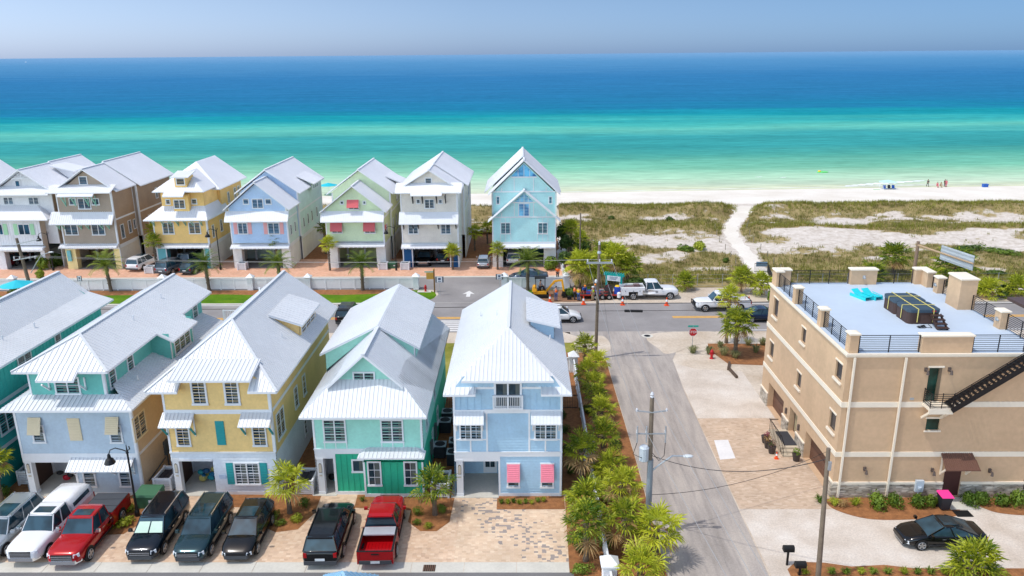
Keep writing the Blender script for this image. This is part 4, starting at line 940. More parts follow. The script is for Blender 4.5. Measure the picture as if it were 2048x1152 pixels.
carport(h, x0, x1, -25.2, -19.9, 3.0, 110, GRN, OFFW, back=mat('green interior', (146, 158, 104), var=.08)); canopy(h, -25.9, x1 + .1, 3.2, .7)
sidewins(h, x1 + .3, [(109.2, 4.2, 110, 5.8), (112, 4.2, 112.8, 5.8), (113.5, 7.5, 115.4, 8.9), (117, 7.5, 118.4, 8.9), (116, 4.2, 116.8, 5.8)]); sidewins(h, x1, [(105.5, 4.3, 106.3, 5.8)])
b4 = MB(); fbox(b4, right(x1), 104.2, 105.0, 4.6, 5.8, .05, .12); b4.build('shutter', CORAL, h)
# -- blue house
LBL = mat('powder blue siding', (190, 216, 244), var=.10); SEAG = mat('pale sea green siding', (212, 231, 226), var=.10); LPINK = mat('pale pink shutter', (240, 178, 178), var=.05)
h = thing('beach_house', 'powder blue house with pale pink shutters and a stepped gable roof', 'house', (-35.6, YB0, 0)); x0, x1, xr = -39.6, -31.75, -35.6
body(h, x0, x1, 8.5, YB0, 109, (LBL, SEAG, OFFW)); body(h, x0, x1 + .3, 9.7, 108.6, 121.6, (LBL, SEAG, WARMW), gable=(xr, 12.7, 108.6, 121.6))
g = MB(); siding(g, FB0, [(x0, 8.45), (x1, 8.45), (xr, 11.7)]); g.build('gable_wall', LBL, h)
r = MB(); gable_roof(r, x0 - .55, x1 + .55, xr, 8.25, 11.97, YB0 - .6, 109); gable_roof(r, x0 - .6, x1 + .8, xr, 9.65, 12.95, 108, 122.2)
roof_faces(r, [[(-32.9, 113.5, 11.3), (-30.3, 113.5, 10.1), (-30.3, 118.6, 10.1), (-32.9, 118.6, 11.3)]]); r.build('roof', [ROOF_B, WHITE], h)
g = MB(); siding(g, front(114), [(-32.6, 11.1), (-30.9, 9.9), (-30.9, 10.3), (-32.6, 11.1)]); siding(g, right(-30.9), rect(114, 9.0, 118.2, 10.3)); dm = g.build('dormer', SEAG, h); win(dm, right(-30.9), (114.4, 9.1, 117.8, 10.1), 3, rows=1, gm=GLASS_T)
skirt(h, x0 - .4, x1 + .35, 6.75, 8.0, 1.0)
for q in ((18, 375, 58, 412, 1), (160, 375, 202, 412, 1), (76, 375, 150, 437, 2), (-14, 528, 50, 602, 2), (178, 528, 254, 602, 2)): bwin(h, C2, *q[:4], n=q[4])
b4 = boxpx(C2, 178, 528, 254, 602, YB0); b3 = boxpx(C2, -14, 528, 50, 602, YB0)
for b in (b4, b3): shutter(h, FB0, b[0] - .55, b[1], b[0] - .05, b[3], LPINK); shutter(h, FB0, b[2] + .05, b[1], b[2] + .55, b[3], LPINK)
carport(h, x0, x1, -38.4, -32.9, 2.85, 110, LBL, OFFW); canopy(h, x0 - .1, x1 + .1, 3.05)
sidewins(h, x1 + .3, [(110, 4.3, 110.8, 5.8), (112.4, 4.3, 113.2, 5.9), (114.6, 4.3, 115.4, 5.9), (117.5, 4.3, 118.3, 5.9)]); sidewins(h, x1, [(104.6, 4.4, 105.3, 5.9), (106.6, 4.4, 107.3, 5.9)])
# -- yellow house
YE2 = mat('buttery siding', (250, 208, 128), var=.10)
h = thing('beach_house', 'yellow back-row house with a hipped roof, small dormer and projecting bay', 'house', (-46.6, YB0, 0)); x0, x1 = -50.1, -42.7
body(h, x0, x1, 7.2, YB0, 118, (YE2, YE2, OFFW)); ux0, ux1 = -48.9, -43.1
w = MB(); siding(w, front(YB0 + .9), rect(ux0, 7.2, ux1, 10.7)); siding(w, right(ux1), rect(YB0 + .9, 7.2, 109.5, 10.7)); siding(w, left(ux0), rect(YB0 + .9, 7.2, 118, 10.7)); siding(w, right(-42.7), rect(109.5, 7.0, 118, 10.4)); siding(w, front(109.5), rect(ux1, 7.0, -42.7, 10.4)); siding(w, back(118), rect(ux0, 7, -42.7, 10.5)); w.build('upper_wall', YE2, h)
r = MB(); xr = -46.0; e0, e1, zf = -49.5, -42.55, 10.75
roof_faces(r, [[(e0, 103.4, zf), (e1, 103.4, zf), (xr, 107.2, 12.9)], [(e0, 103.4, zf), (xr, 107.2, 12.9), (xr, 113, 12.9), (e0, 113, zf)], [(e1, 103.4, zf), (xr, 107.2, 12.9), (xr, 113, 12.9), (e1, 113, zf)]], rib=.35)
xq = -46.4; roof_faces(r, [[(-50.9, 107.5, 10.4), (-41.9, 107.5, 10.4), (xq, 111.5, 13.7)], [(-50.9, 107.5, 10.4), (xq, 111.5, 13.7), (xq, 118.6, 13.7), (-50.9, 118.6, 10.4)], [(-41.9, 107.5, 10.4), (xq, 111.5, 13.7), (xq, 118.6, 13.7), (-41.9, 118.6, 10.4)]], rib=.35)
r.build('roof', [ROOF_B, WHITE], h)
d = MB(); roof_faces(d, [[(-47.0, 103.9, 12.6), (-44.6, 103.9, 12.6), (-44.6, 106.6, 13.1), (-47.0, 106.6, 13.1)]], th=.1); siding(d, front(104.2), rect(-46.6, 11.0, -45.0, 12.5), 2); siding(d, right(-45.0), rect(104.2, 11.0, 106.5, 12.6), 2); siding(d, left(-46.6), rect(104.2, 11, 106.5, 12.6), 2); dm = d.build('dormer', [ROOF_B, WHITE, YE2], h); win(dm, front(104.2), (-46.4, 11.5, -45.2, 12.45), 1, rows=1, gm=GLASS_T)
skirt(h, -47.8, -45.0, 10.25, 10.85, 1.2, -.3)
b = MB(); siding(b, front(YB0 + .2), rect(-47.0, 7.4, -44.9, 10.3)); siding(b, left(-47.0), rect(YB0 + .2, 7.4, YB0 + .9, 10.3)); siding(b, right(-44.9), rect(YB0 + .2, 7.4, YB0 + .9, 10.3)); by = b.build('bay', YE2, h)
bwin(h, C1, 1112, 380, 1185, 438, Y=YB0 + .2); bwin(h, C1, 1060, 378, 1092, 412, n=1, Y=YB0 + .9); bwin(h, C1, 1225, 375, 1262, 410, n=1, Y=YB0 + .9)
s = MB(); roof_faces(s, [[(-50.9, 102.7, 7.0), (-42.2, 102.7, 7.0), (-43.1, YB0 + .9, 8.6), (-48.9, YB0 + .9, 8.6)], [(-42.2, 102.7, 7.0), (-42.2, 111, 7.0), (-43.1, 111, 8.6), (-43.1, YB0 + .9, 8.6)], [(-50.9, 102.7, 7.0), (-50.9, 111, 7.0), (-48.9, 111, 8.6), (-48.9, YB0 + .9, 8.6)]], rib=.3); s.build('skirt_roof', [ROOF_B, WHITE], h)
for q in ((1040, 527, 1115, 602), (1208, 527, 1285, 600)): bwin(h, C1, *q)
brackets(h, [-49.9, -48.6, -47.6, -46.6, -45.6, -44.6, -43.4], 6.9, .8, .85, mat('pale teal bracket', (140, 190, 172), var=.05))
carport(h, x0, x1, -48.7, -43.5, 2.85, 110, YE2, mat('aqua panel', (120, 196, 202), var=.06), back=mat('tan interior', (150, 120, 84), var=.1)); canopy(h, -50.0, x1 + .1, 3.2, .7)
t = MB()
for a in (x0, -48.85, -43.6, x1 - .15): fbox(t, FB0, a, a + .15, 0, 2.85, .0, .06)
t.build('carport_trim', WHITE, h)
sidewins(h, x1, [(105, 4.0, 105.8, 5.8), (108, 4.2, 108.9, 5.9), (112, 4.3, 112.9, 5.6), (112, 7.6, 112.8, 9.2), (114.6, 7.8, 115.6, 9.4), (116.2, 7.8, 117.2, 9.4)])
# -- brown house
BRN = mat('taupe siding', (172, 154, 136), var=.10); BRN2 = mat('brown siding', (178, 150, 120), var=.10); MINTB = mat('mint bracket', (150, 212, 190), var=.05)
h = thing('beach_house', 'taupe brown house with mint roof brackets and a pale yellow carport pier', 'house', (-59.0, YB0, 0)); x0, x1, xr = -62.7, -55.2, -58.9
body(h, x0, x1, 10.8, YB0, 109.5, (BRN, BRN2, WARMW)); body(h, x0, x1 + .6, 10.7, 109.5, 120.4, (BRN, BRN2, WARMW), gable=(xr, 13.7, 109.5, 120.4))
g = MB(); siding(g, front(YB0 + 1.2), [(x0, 10.7), (x1, 10.7), (xr, 13.5)]); g.build('gable_wall', BRN, h)
r = MB(); gable_roof(r, x0 - .7, x1 + .55, xr, 10.75, 13.75, YB0 + .4, 110); gable_roof(r, x0 - .9, x1 + 1.2, xr, 10.6, 14.0, 109.8, 121); r.build('roof', [ROOF_B, WHITE], h)
skirt(h, x0 - .9, x1 + .3, 10.75, 11.55, .8, 1.2); skirt(h, -61.95, -57.1, 10.35, 10.95, 1.2, -.2)
skirt(h, x0 - 1.0, x1 + .1, 6.55, 8.05, 1.1)
brackets(h, [-61.5, -60.2, -58.4, -57.4], 10.2, 1.3, 1.0, MINTB); brackets(h, [-62.9, -62.2, -59.9, -58.9, -57.0, -56.1], 6.5, .8, .9, MINTB)
for q in ((505, 232, 560, 286, 1), (498, 372, 582, 442, 2), (442, 372, 490, 416, 1), (586, 372, 636, 416, 1), (414, 530, 500, 608, 2), (586, 530, 672, 608, 2)): bwin(h, C1, *q[:4], n=q[4], Y=YB0 + 1.2 if q[1] == 232 else YB0)
carport(h, x0, x1, -61.3, -56.0, 2.85, 110, BRN, mat('pale yellow panel', (240, 222, 158), var=.05)); canopy(h, x0 - .4, x1 + .05, 3.3, .8)
b4 = MB(); fbox(b4, FB0, -62.4, -61.9, 1.2, 2.7, .04, .3); b4.build('shutter', mat('aqua panel', (120, 196, 202)), h)
sidewins(h, x1, [(104.7, 4.0, 105.7, 6.0), (106.9, 4.3, 107.8, 6.1), (108.4, 4.6, 109.1, 6.0)]); sidewins(h, x1 + .6, [(111.8, 4.5, 112.6, 6.0), (115, 7.8, 115.8, 9.4), (117.5, 8, 118.6, 9.2)])
# -- white house (cut by the left edge)
VW = mat('white board siding', (232, 232, 234), var=.10); TAN3 = mat('tan side siding', (219, 202, 180), var=.10); MSH = mat('mint shutter', (176, 224, 182), var=.05)
h = thing('beach_house', 'white house with pale mint shutters, brace in its front gable, at the left edge', 'house', (-68.0, YB0, 0)); x0, x1, xr = -72.2, -64.0, -67.9
body(h, x0, x1, 10.4, YB0 + 1.2, 120, (VW, TAN3, WARMW)); xl = -65.6
w = MB(); flat(w, FB0, rect(x0, 3.4, xl, 7.4)); battens(w, FB0, x0, xl, 3.5, 7.0, .4); siding(w, right(xl), rect(YB0, 0, YB0 + 1.3, 7.4), 1); w.build('lower_wall', [VW, TAN3], h)
g = MB(); Fg = front(YB0 + 1.9); flat(g, Fg, [(x0, 10.4), (x1, 10.4), (xr, 13.4)]); battens(g, Fg, x0, x1, 10.4, 13, .4, top=lambda a: 13.3 - abs(a - xr) * .73)
fbox(g, front(YB0 + 1.3), xr - 1.2, xr + 1.2, 12.3, 12.45, .0, .1, 1)
for q in (-.8, -.3, .3, .8): g.bar((xr, YB0 + 1.25, 12.4), (xr + q, YB0 + 1.25, 12.4 + .9 - abs(q) * .75), .09, .09, 1)
g.build('gable_wall', [VW, WHITE], h)
r = MB(); gable_roof(r, x0 - .7, x1 + .7, xr, 10.35, 13.6, YB0 + 1.0, 112); gable_roof(r, x0 - .7, x1 + .7, xr, 10.35, 13.75, 112, 120.6); roof_faces(r, [[(-67.0, 110.5, 13.4), (-63.6, 110.5, 12.6), (-63.6, 114.5, 12.6), (-67.0, 114.5, 13.4)]]); r.build('roof', [ROOF_B, WHITE], h)
d = MB(); siding(d, front(111), [(-66.6, 13.0), (-64.0, 10.9), (-64.0, 12.6), (-66.6, 13.2)]); siding(d, right(-64.0), rect(111, 10.4, 114, 12.6)); d.build('dormer', VW, h)
skirt(h, x0 - .6, x1 + .3, 10.4, 11.3, .1, 1.9)
s = MB(); zq = 7.15; roof_faces(s, [[(-74, YB0 - .9, zq), (-63.9, YB0 - .9, zq), (-66.3, YB0 + 1.3, 8.9), (-71.5, YB0 + 1.3, 8.9)], [(-63.9, YB0 - .9, zq), (-66.3, YB0 + 1.3, 8.9), (-66.3, 107.5, 8.9), (-63.9, 107.5, zq)]], rib=.3); s.build('skirt_roof', [ROOF_B, WHITE], h)
for q in ((68, 360, 92, 414, 2), (52, 796, 212, 918, 2), (436, 796, 602, 918, 2)):
    if q[0] > 60 and q[1] == 360: continue
    bwin(h, CA, *q[:4], n=q[4], Y=YB0 + 1.2)
bwin(h, CA, 230, 540, 312, 640, n=1, Y=YB0 + 1.9)
for q in ((-60, 108, 40, 240), (222, 108, 366, 240)):
    b4 = boxpx(CL, *q, YB0); win(h, FB0, b4, 2, rows=1, gm=GLASS_T); shutter(h, FB0, b4[0] - .6, b4[1], b4[0] - .05, b4[3], MSH); shutter(h, FB0, b4[2] + .05, b4[1], b4[2] + .6, b4[3], MSH)
carport(h, x0, xl, -71.2, -66.2, 2.5, 110, VW, VW); canopy(h, x0, xl + .3, 3.0, .8)
sidewins(h, x1, [(106.2, 4.2, 108, 6.2), (106.6, 8.0, 107.4, 10.0)])
# -- the next house's roof at the left edge
h = thing('beach_house', 'far-left house of which only a strip of roof shows at the edge', 'house', (-80.5, YB0, 0))
body(h, -84.5, -76.5, 10.2, YB0, 119, (VW, VW, VW)); r = MB(); gable_roof(r, -85.3, -75.7, -80.5, 10.1, 13.6, YB0 - .6, 119.6); r.build('roof', [ROOF_B, WHITE], h)
g = MB(); siding(g, FB0, [(-84.5, 10.2), (-76.5, 10.2), (-80.5, 13.4)]); g.build('gable_wall', VW, h)
# -- aqua house at the right end
AQ = mat('aqua siding', (190, 235, 235), var=.10); AQ2 = mat('aqua side siding', (193, 225, 219), var=.10); BLG = glass('blue gable glass', (70, 120, 176))
h = thing('beach_house', 'aqua house with two stacked front gables of blue glass, beside the dunes', 'house', (.3, YB0, 0)); x0, x1, xr = -4.0, 4.65, .32
w = MB(); siding(w, FB0, rect(x0, 3.5, x1, 6.9), 0); siding(w, FB0, [(x0, 6.9), (x1, 6.9), (xr, 10.4)], 0)
y2 = YB0 + .9
siding(w, front(y2), rect(x0, 6.9, x1, 10.0), 0); flat(w, front(y2), [(x0, 10.0), (x1, 10.0), (xr, 14.2)], 0)
for F_ in (right(x1), left(x0)): siding(w, F_, rect(YB0, 0, 116, 3.4), 2); siding(w, F_, rect(YB0, 3.4, 116, 10.2), 1)
siding(w, back(116), [(x0, 0), (x1, 0), (x1, 10.2), (xr, 14.4), (x0, 10.2)], 1); w.build('wall', [AQ, AQ2, OFFW], h)
t = MB()
for Fq, zs in ((FB0, (6.95, 8.95)), (front(y2), (10.25, 12.2))):
    for z in zs:
        hw = (x1 - x0) / 2 if z in (6.95, 10.25) else (1.55 if z == 8.95 else 1.75); fbox(t, Fq, xr - hw, xr + hw, z - .08, z + .08, .0, .06)
for a in (-2.7, -1.0, 1.6, 3.3): fbox(t, FB0, a - .05, a + .05, 7.0, 8.9 - max(0, abs(a - xr) - 1.4) * .85, .0, .05); fbox(t, front(y2), a - .05, a + .05, 10.3, 12.15 - max(0, abs(a - xr) - 1.5) * .9, .0, .05)
for a in (x0, x1 - .16): fbox(t, FB0, a, a + .16, 3.5, 6.9, .0, .06); fbox(t, front(y2), a, a + .16, 6.9, 10.1, .0, .06)
fbox(t, FB0, x0, x1, 3.1, 3.55, .0, .08); t.build('trim', WHITE, h)
for Fq, zz, ztop in ((FB0, 9.05, 10.25), (front(y2), 12.3, 14.0)):
    g = MB(); k = (ztop - zz); wd = k * 1.02; g.poly([Fq.p(xr - wd, zz, .03), Fq.p(xr + wd, zz, .03), Fq.p(xr, ztop, .03)])
    for a in (-.45, 0, .45): fbox(g, Fq, xr + a * wd - .03, xr + a * wd + .03, zz, ztop - abs(a) * k - .06, .03, .06, 1)
    g.build('gable_window', [BLG, WHITE], h)
win(h, FB0, (-.45, 7.05, 1.05, 8.85), 2, rows=1, gm=BLG)
for q in ((277, 452, 332, 515), (481, 452, 536, 515)):
    b4 = boxpx(C8, *q, YB0); win(h, FB0, b4, 2, rows=1, gm=GLASS_T); t2 = MB()
    for a in (b4[0] - .06, (b4[0] + b4[2]) / 2 - .03, b4[2]):
        fbox(t2, FB0, a, a + .06, 3.6, b4[1] - .06, .0, .045); fbox(t2, FB0, a, a + .06, b4[3] + .02, 6.85, .0, .045)
    t2.build('window_apron', WHITE, h)
for q in ((252, 308, 274, 352), (540, 308, 562, 350)): bwin(h, C8, *q, n=1, Y=y2)
r = MB(); gable_roof(r, x0 - .55, x1 + .6, xr, 6.45, 10.65, YB0 - .6, y2 + .1); gable_roof(r, x0 - .5, x1 + .55, xr, 9.95, 14.55, y2 - .6, 106.6); gable_roof(r, x0 - 1.1, x1 + .75, xr - .15, 9.9, 14.8, 106.4, 116.8); r.build('roof', [ROOF_B, WHITE], h)
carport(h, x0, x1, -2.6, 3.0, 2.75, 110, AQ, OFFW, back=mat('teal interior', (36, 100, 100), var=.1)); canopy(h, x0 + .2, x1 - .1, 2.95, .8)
# ---------------------------------------------------------------- tan stucco building
TANS = mat('tan stucco', (206, 174, 140), rough=.85, var=.11, vs=.35, bump=.12, bs_=30); CREAMS = mat('cream stucco trim', (236, 224, 204), rough=.8, var=.04)
DECK = mat('pale blue roof deck', (188, 202, 216), rough=.7, var=.04, vs=.2); BRG = mat('brown garage door', (112, 80, 64), rough=.6, var=.1); BRROOF = mat('brown metal awning', (110, 78, 64), rough=.5, var=.06)
def stone_mat():
    m, nt, b = newmat('stacked stone'); p = wpos(nt)
    mp = node(nt, 'ShaderNodeMapping', {'Vector': p, 'Scale': (2.2, 2.2, 9)}).outputs[0]
    v = node(nt, 'ShaderNodeTexVoronoi', {'Vector': mp, 'Scale': 1.0}, distance='CHEBYCHEV')
    sp = node(nt, 'ShaderNodeSeparateColor', {0: v.outputs['Color']})
    c = ramp(nt, sp.outputs[0], [(0, (150, 138, 122)), (.4, (196, 184, 166)), (.75, (222, 212, 196)), (1, (170, 152, 132))])
    c = mixc(nt, 1.0, c, ramp(nt, v.outputs['Distance'], [(.3, gray(1)), (.62, gray(.55))]), 'MULTIPLY')
    nt.links.new(c, b.inputs['Base Color']); b.inputs['Roughness'].default_value = .9
    bn = node(nt, 'ShaderNodeBump', {'Strength': .7, 'Distance': .04, 'Height': sp.outputs[1]}); nt.links.new(bn.outputs[0], b.inputs['Normal'])
    return m
STONE = stone_mat()
bx0, bx1, by0, by1, bz = 20.15, 32.5, 45.4, 61.0, 10.05
h = thing('apartment_building', 'three storey tan stucco building with a flat pale blue roof terrace', 'building', ((bx0 + bx1) / 2, by0, 0))
w = MB(); F = front(by0); Lf = left(bx0)
def wall_open(mb, F_, a0, a1, z0, z1, holes, m=0):
    cuts = sorted({a0, a1, *[v for q in holes for v in (q[0], q[2])]})
    for i in range(len(cuts) - 1):
        a, b = cuts[i], cuts[i + 1]; hs = sorted([(q[1], q[3]) for q in holes if q[0] <= a + 1e-6 and q[2] >= b - 1e-6]); z = z0
        for (u, v) in hs:
            if u > z: mb.poly([F_.p(a, z), F_.p(b, z), F_.p(b, u), F_.p(a, u)], m)
            z = v
        if z < z1: mb.poly([F_.p(a, z), F_.p(b, z), F_.p(b, z1), F_.p(a, z1)], m)
LW = [(58.75, 7.75, 59.85, 9.3), (52.5, 7.95, 53.35, 9.1), (45.95, 7.9, 46.98, 9.1), (58.9, 4.25, 59.9, 5.6), (52.5, 4.45, 53.4, 5.65), (46.0, 4.3, 47.02, 5.6)]
LO = [(55.5, 0, 59.2, 2.15), (52.45, .4, 54.05, 2.4), (46.55, 0, 50.6, 2.15)]
FW = [(25.3, 6.85, 26.08, 9.15), (25.62, 4.85, 26.47, 5.68), (27.3, .12, 28.4, 2.1)]
wall_open(w, Lf, by0, by1, 0, bz, LW + LO); wall_open(w, F, bx0, bx1, 0, bz, FW)
flat(w, right(bx1), rect(by0, 0, by1, bz)); flat(w, back(by1), rect(bx0, 0, bx1, bz))
for (a0, z0_, a1, z1_), d_ in [(q, .16) for q in LW] + [(q, .6) for q in LO]:
    for aa, bb, za, zb_ in ((a0, a0, z0_, z1_), (a1, a1, z0_, z1_), (a0, a1, z1_, z1_), (a0, a1, z0_ + .025, z0_ + .025)):
        w.poly([Lf.p(aa, za), Lf.p(bb, zb_), Lf.p(bb, zb_, -d_), Lf.p(aa, za, -d_)])
for a0, z0_, a1, z1_ in FW:
    for aa, bb, za, zb_ in ((a0, a0, z0_, z1_), (a1, a1, z0_, z1_), (a0, a1, z1_, z1_), (a0, a1, z0_, z0_)):
        w.poly([F.p(aa, za), F.p(bb, zb_), F.p(bb, zb_, -.16), F.p(aa, za, -.16)])
w.build('wall', TANS, h)
t = MB()
for za, zb_ in ((2.98, 3.32), (6.46, 6.82)):
    fbox(t, F, bx0 - .05, bx1, za, zb_, .0, .05); fbox(t, Lf, by0, by1, za, zb_, .0, .05)
for za, zb_, c in ((9.86, 9.98, .08), (9.98, 10.1, .16)): fbox(t, F, bx0 - c, bx1, za, zb_, .0, c); fbox(t, Lf, by0, by1, za, zb_, .0, c)
fbox(t, F, bx0 - .03, 27.28, 1.0, 1.16, .0, .1); fbox(t, F, 28.42, bx1, 1.0, 1.16, .0, .1)
t.build('trim', CREAMS, h)
for a, b in ((bx0 - .06, 27.28), (28.42, bx1)): s = MB(); fbox(s, F, a, b, 0, 1.0, .0, .07); s.build('stone_base', [STONE, CREAMS], h)
for a, b in ((45.4, 46.5), (50.65, 52.4), (54.1, 55.45), (59.25, 61.0)): s = MB(); fbox(s, Lf, a, b, 0, 1.1, .0, .08); fbox(s, Lf, a - .03, b + .03, 1.1, 1.2, .0, .11, 1); s.build('stone_base', [STONE, CREAMS], h)
d = MB(); d.box(bx0 + .01, bx1 - .01, by0 + .01, by1 - .01, bz - .25, bz + .03); d.build('roof_deck', DECK, h)
for x in (20.55, 23.7):
    p = MB(); p.box(x - .06, x + .06, by0 - .2, by0 - .07, .1, 9.85); p.build('downspout', CREAMS, h)
for q in LW:
    g = MB(); fbox(g, Lf, q[0], q[2], q[1], q[3], -.16, -.12); o = g.build('window', mat('dark window glass', (44, 46, 52), rough=.15, var=.1), h)
    f = MB(); fbox(f, Lf, q[0] - .12, q[2] + .12, q[1] - .14, q[1], .0, .12); f.build('window_sill', CREAMS, o); f = MB(); fbox(f, Lf, q[0] - .06, q[2] + .06, q[3], q[3] + .1, .0, .05); f.build('window_lintel', CREAMS, o)
for q in (FW[0], FW[1]):
    g = MB(); fbox(g, F, q[0], q[2], q[1], q[3], -.16, -.1); o = g.build('window' if q is FW[1] else 'balcony_door', glass('green tinted glass', (18, 44, 38)), h)
    f = MB(); fbox(f, F, q[0] - .1, q[2] + .1, q[3], q[3] + .1, .0, .08); f.build('lintel', CREAMS, o); f = MB(); fbox(f, F, q[0] - .1, q[2] + .1, q[1] - .1, q[1], .0, .1); f.build('window_sill', CREAMS, o)
    if q is FW[0]:
        f = MB(); fbox(f, F, q[2] - .16, q[2], q[1], q[3], -.1, .02); f.build('door_jamb', mat('bronze jamb', (120, 104, 84)), o)
for q in (LO[0], LO[2]):
    g = MB(); Fg = left(bx0 + .5); fbox(g, Fg, q[0], q[2], q[1], q[3], .0, .05)
    for z in (.55, 1.1, 1.65): fbox(g, Fg, q[0], q[2], z - .02, z + .02, .05, .07)
    g.build('garage_door', BRG, h)
g = MB(); fbox(g, left(bx0 + .45), LO[1][0], LO[1][2], .4, 2.4, .0, .06); o = g.build('entry_door', mat('dark wood door', (84, 62, 48), var=.1), h)
g = MB()
for a in (52.62, 53.32): fbox(g, left(bx0 + .39), a, a + .5, .6, 2.25, .0, .03)
g.build('door_glass', mat('frosted door glass', (176, 164, 132), rough=.2, var=.2, vs=3), o)
g = MB(); fbox(g, front(by0 + .1), FW[2][0], FW[2][2], FW[2][1], FW[2][3], .0, .05); g.build('side_door', mat('maroon door', (70, 36, 32), var=.06), h)
a = MB(); roof_faces(a, [[(26.85, by0 - .03, 3.25), (28.85, by0 - .03, 3.25), (28.95, by0 - 1.05, 2.55), (26.75, by0 - 1.05, 2.55)]], th=.05, rib=.13, me=0); o = a.build('door_awning', BRROOF, h)
for x in (27.0, 28.65): b = MB(); b.bar((x, by0 - .05, 1.75), (x, by0 - .8, 2.6), .09, .1); b.bar((x, by0 - .05, 1.7), (x, by0 - .05, 3.1), .1, .08, up=(0, 1, 0)); b.build('bracket', CREAMS, o)
for x, z in ((22.1, 2.1), (26.45, 2.0), (30.15, 1.95), (25.05, 9.0), (26.5, 9.0)):
    l = MB(); l.box(x - .08, x + .08, by0 - .12, by0, z - .1, z + .16); l.tube([(x, by0 - .05, z), (x, by0 - .34, z + .05), (x, by0 - .36, z - .2)], [.05, .06, .1], 7); l.build('wall_lamp', mat('lamp bronze', (96, 84, 78), var=.1), h)
for y in (51.9, 54.7): l = MB(); l.box(bx0 - .14, bx0, y - .08, y + .08, 1.55, 2.0); l.build('wall_lamp', mat('lamp bronze', (96, 84, 78)), h)
m_ = MB(); m_.box(25.45, 25.95, by0 - .28, by0 - .08, .55, 1.35); m_.lathe((25.7, by0 - .3, .85), [(.1, -.08), (.12, .08)], 8); m_.tube([(25.7, by0 - .18, .55), (25.7, by0 - .18, 0)], .05, 6); m_.build('meter_box', mat('pale meter', (196, 206, 214)), h)
m_ = MB(); m_.box(24.35, 24.6, by0 - .03, by0, 6.95, 7.1); m_.build('wall_vent', GALV, h)
# landing, rail and outside stair
ld = MB(); ly = 44.45; ld.box(25.15, 26.65, ly, by0, 6.62, 6.78); ld.box(25.15, 26.65, ly, ly + .12, 6.4, 6.62)
for x in (25.25, 26.45): ld.bar((x, by0 - .05, 5.75), (x, ly + .1, 6.45), .14, .14)
o = ld.build('stair_landing', CREAMS, h)
rl = MB()
for k in range(7): z = 6.9 + k * .14; rl.bar((25.2, ly + .05, z), (26.6, ly + .05, z), .025, .03); rl.bar((25.2, ly + .05, z), (25.2, by0, z), .025, .03)
for x, y in ((25.2, ly + .05), (25.9, ly + .05), (26.6, ly + .05), (25.2, by0 - .06)): rl.box(x - .02, x + .02, y - .02, y + .02, 6.78, 7.8)
rl.build('landing_rail', DARKMET, o)
st = MB(); sx0, sz0, sx1, sz1 = 26.45, 6.7, 31.2, 10.12
for y in (44.3, 45.2): st.bar((sx0, y, sz0), (sx1, y, sz1), .06, .32)
n = 19
for i in range(n): q = (i + .5) / n; x = sx0 + (sx1 - sx0) * q; z = sz0 + (sz1 - sz0) * q + .1; st.box(x - .13, x + .13, 44.33, 45.17, z - .02, z + .02)
st.build('outside_stair', DARKMET, h)
rl = MB()
for y in (44.3,):
    for dz in (.35, .6, .85, 1.1): rl.bar((sx0, y, sz0 + dz), (sx1, y, sz1 + dz), .03, .03)
    for i in range(6): q = i / 5; x = sx0 + (sx1 - sx0) * q; z = sz0 + (sz1 - sz0) * q; rl.box(x - .02, x + .02, y - .02, y + .02, z, z + 1.1)
rl.build('stair_rail', DARKMET, h)
ld = MB(); ld.box(31.1, 32.6, 44.25, by0, 9.95, 10.08); ld.bar((31.3, by0, 9.0), (31.3, 44.4, 9.8), .14, .14); ld.build('stair_landing', CREAMS, h)
# parapet piers and railings round the terrace
def pier(x0, x1, y0, y1, top=1.22, cap=.16):
    p = MB(); p.box(x0, x1, y0, y1, bz, bz + top); o = p.build('pier', TANS, h)
    c = MB(); c.box(x0 - .07, x1 + .07, y0 - .07, y1 + .07, bz + top, bz + top + cap * .6)
    e = .1; c.hexa([(x0 - .07, y0 - .07, bz + top + cap * .6), (x1 + .07, y0 - .07, bz + top + cap * .6), (x1 + .07, y1 + .07, bz + top + cap * .6), (x0 - .07, y1 + .07, bz + top + cap * .6),
            (x0 + e, y0 + e, bz + top + cap), (x1 - e, y0 + e, bz + top + cap), (x1 - e, y1 - e, bz + top + cap), (x0 + e, y1 - e, bz + top + cap)])
    c.build('pier_cap', CREAMS, o); return o
for y in (45.45, 50.3, 55.4): pier(20.2, 20.75, y, y + .62)
pier(20.2, 20.75, 59.9, 60.95); pier(20.75, 21.5, 60.4, 60.95); pier(26.3, 28.35, 60.4, 60.95); pier(31.4, 32.45, 60.4, 60.95); pier(31.9, 32.45, 59.5, 60.4)
pier(24.65, 27.75, 45.45, 45.95, 1.1); pier(31.9, 32.45, 49.7, 50.4); pier(31.9, 32.45, 57.9, 58.5); pier(31.35, 32.55, 53.9, 55.6, 2.25)
def rail(p, q):
    r = MB(); p = Vector((*p, bz + .1)); q = Vector((*q, bz + .1)); L_ = (q - p).length; k = max(1, round(L_ / 1.5))
    for i in range(9): dz = Vector((0, 0, .05 + i * .125)); r.bar(p + dz, q + dz, .022, .028 if i < 8 else .045)
    for i in range(k + 1): a = p.lerp(q, i / k); r.box(a.x - .025, a.x + .025, a.y - .025, a.y + .025, bz, bz + 1.15)
    r.build('railing', DARKMET, h)
for y0_, y1_ in ((46.1, 50.25), (50.95, 55.35), (56.05, 59.85)): rail((20.42, y0_), (20.42, y1_))
rail((20.85, 45.6), (24.55, 45.6)); rail((27.85, 45.6), (31.0, 45.6)); rail((21.6, 60.7), (26.2, 60.7)); rail((28.45, 60.7), (31.3, 60.7))
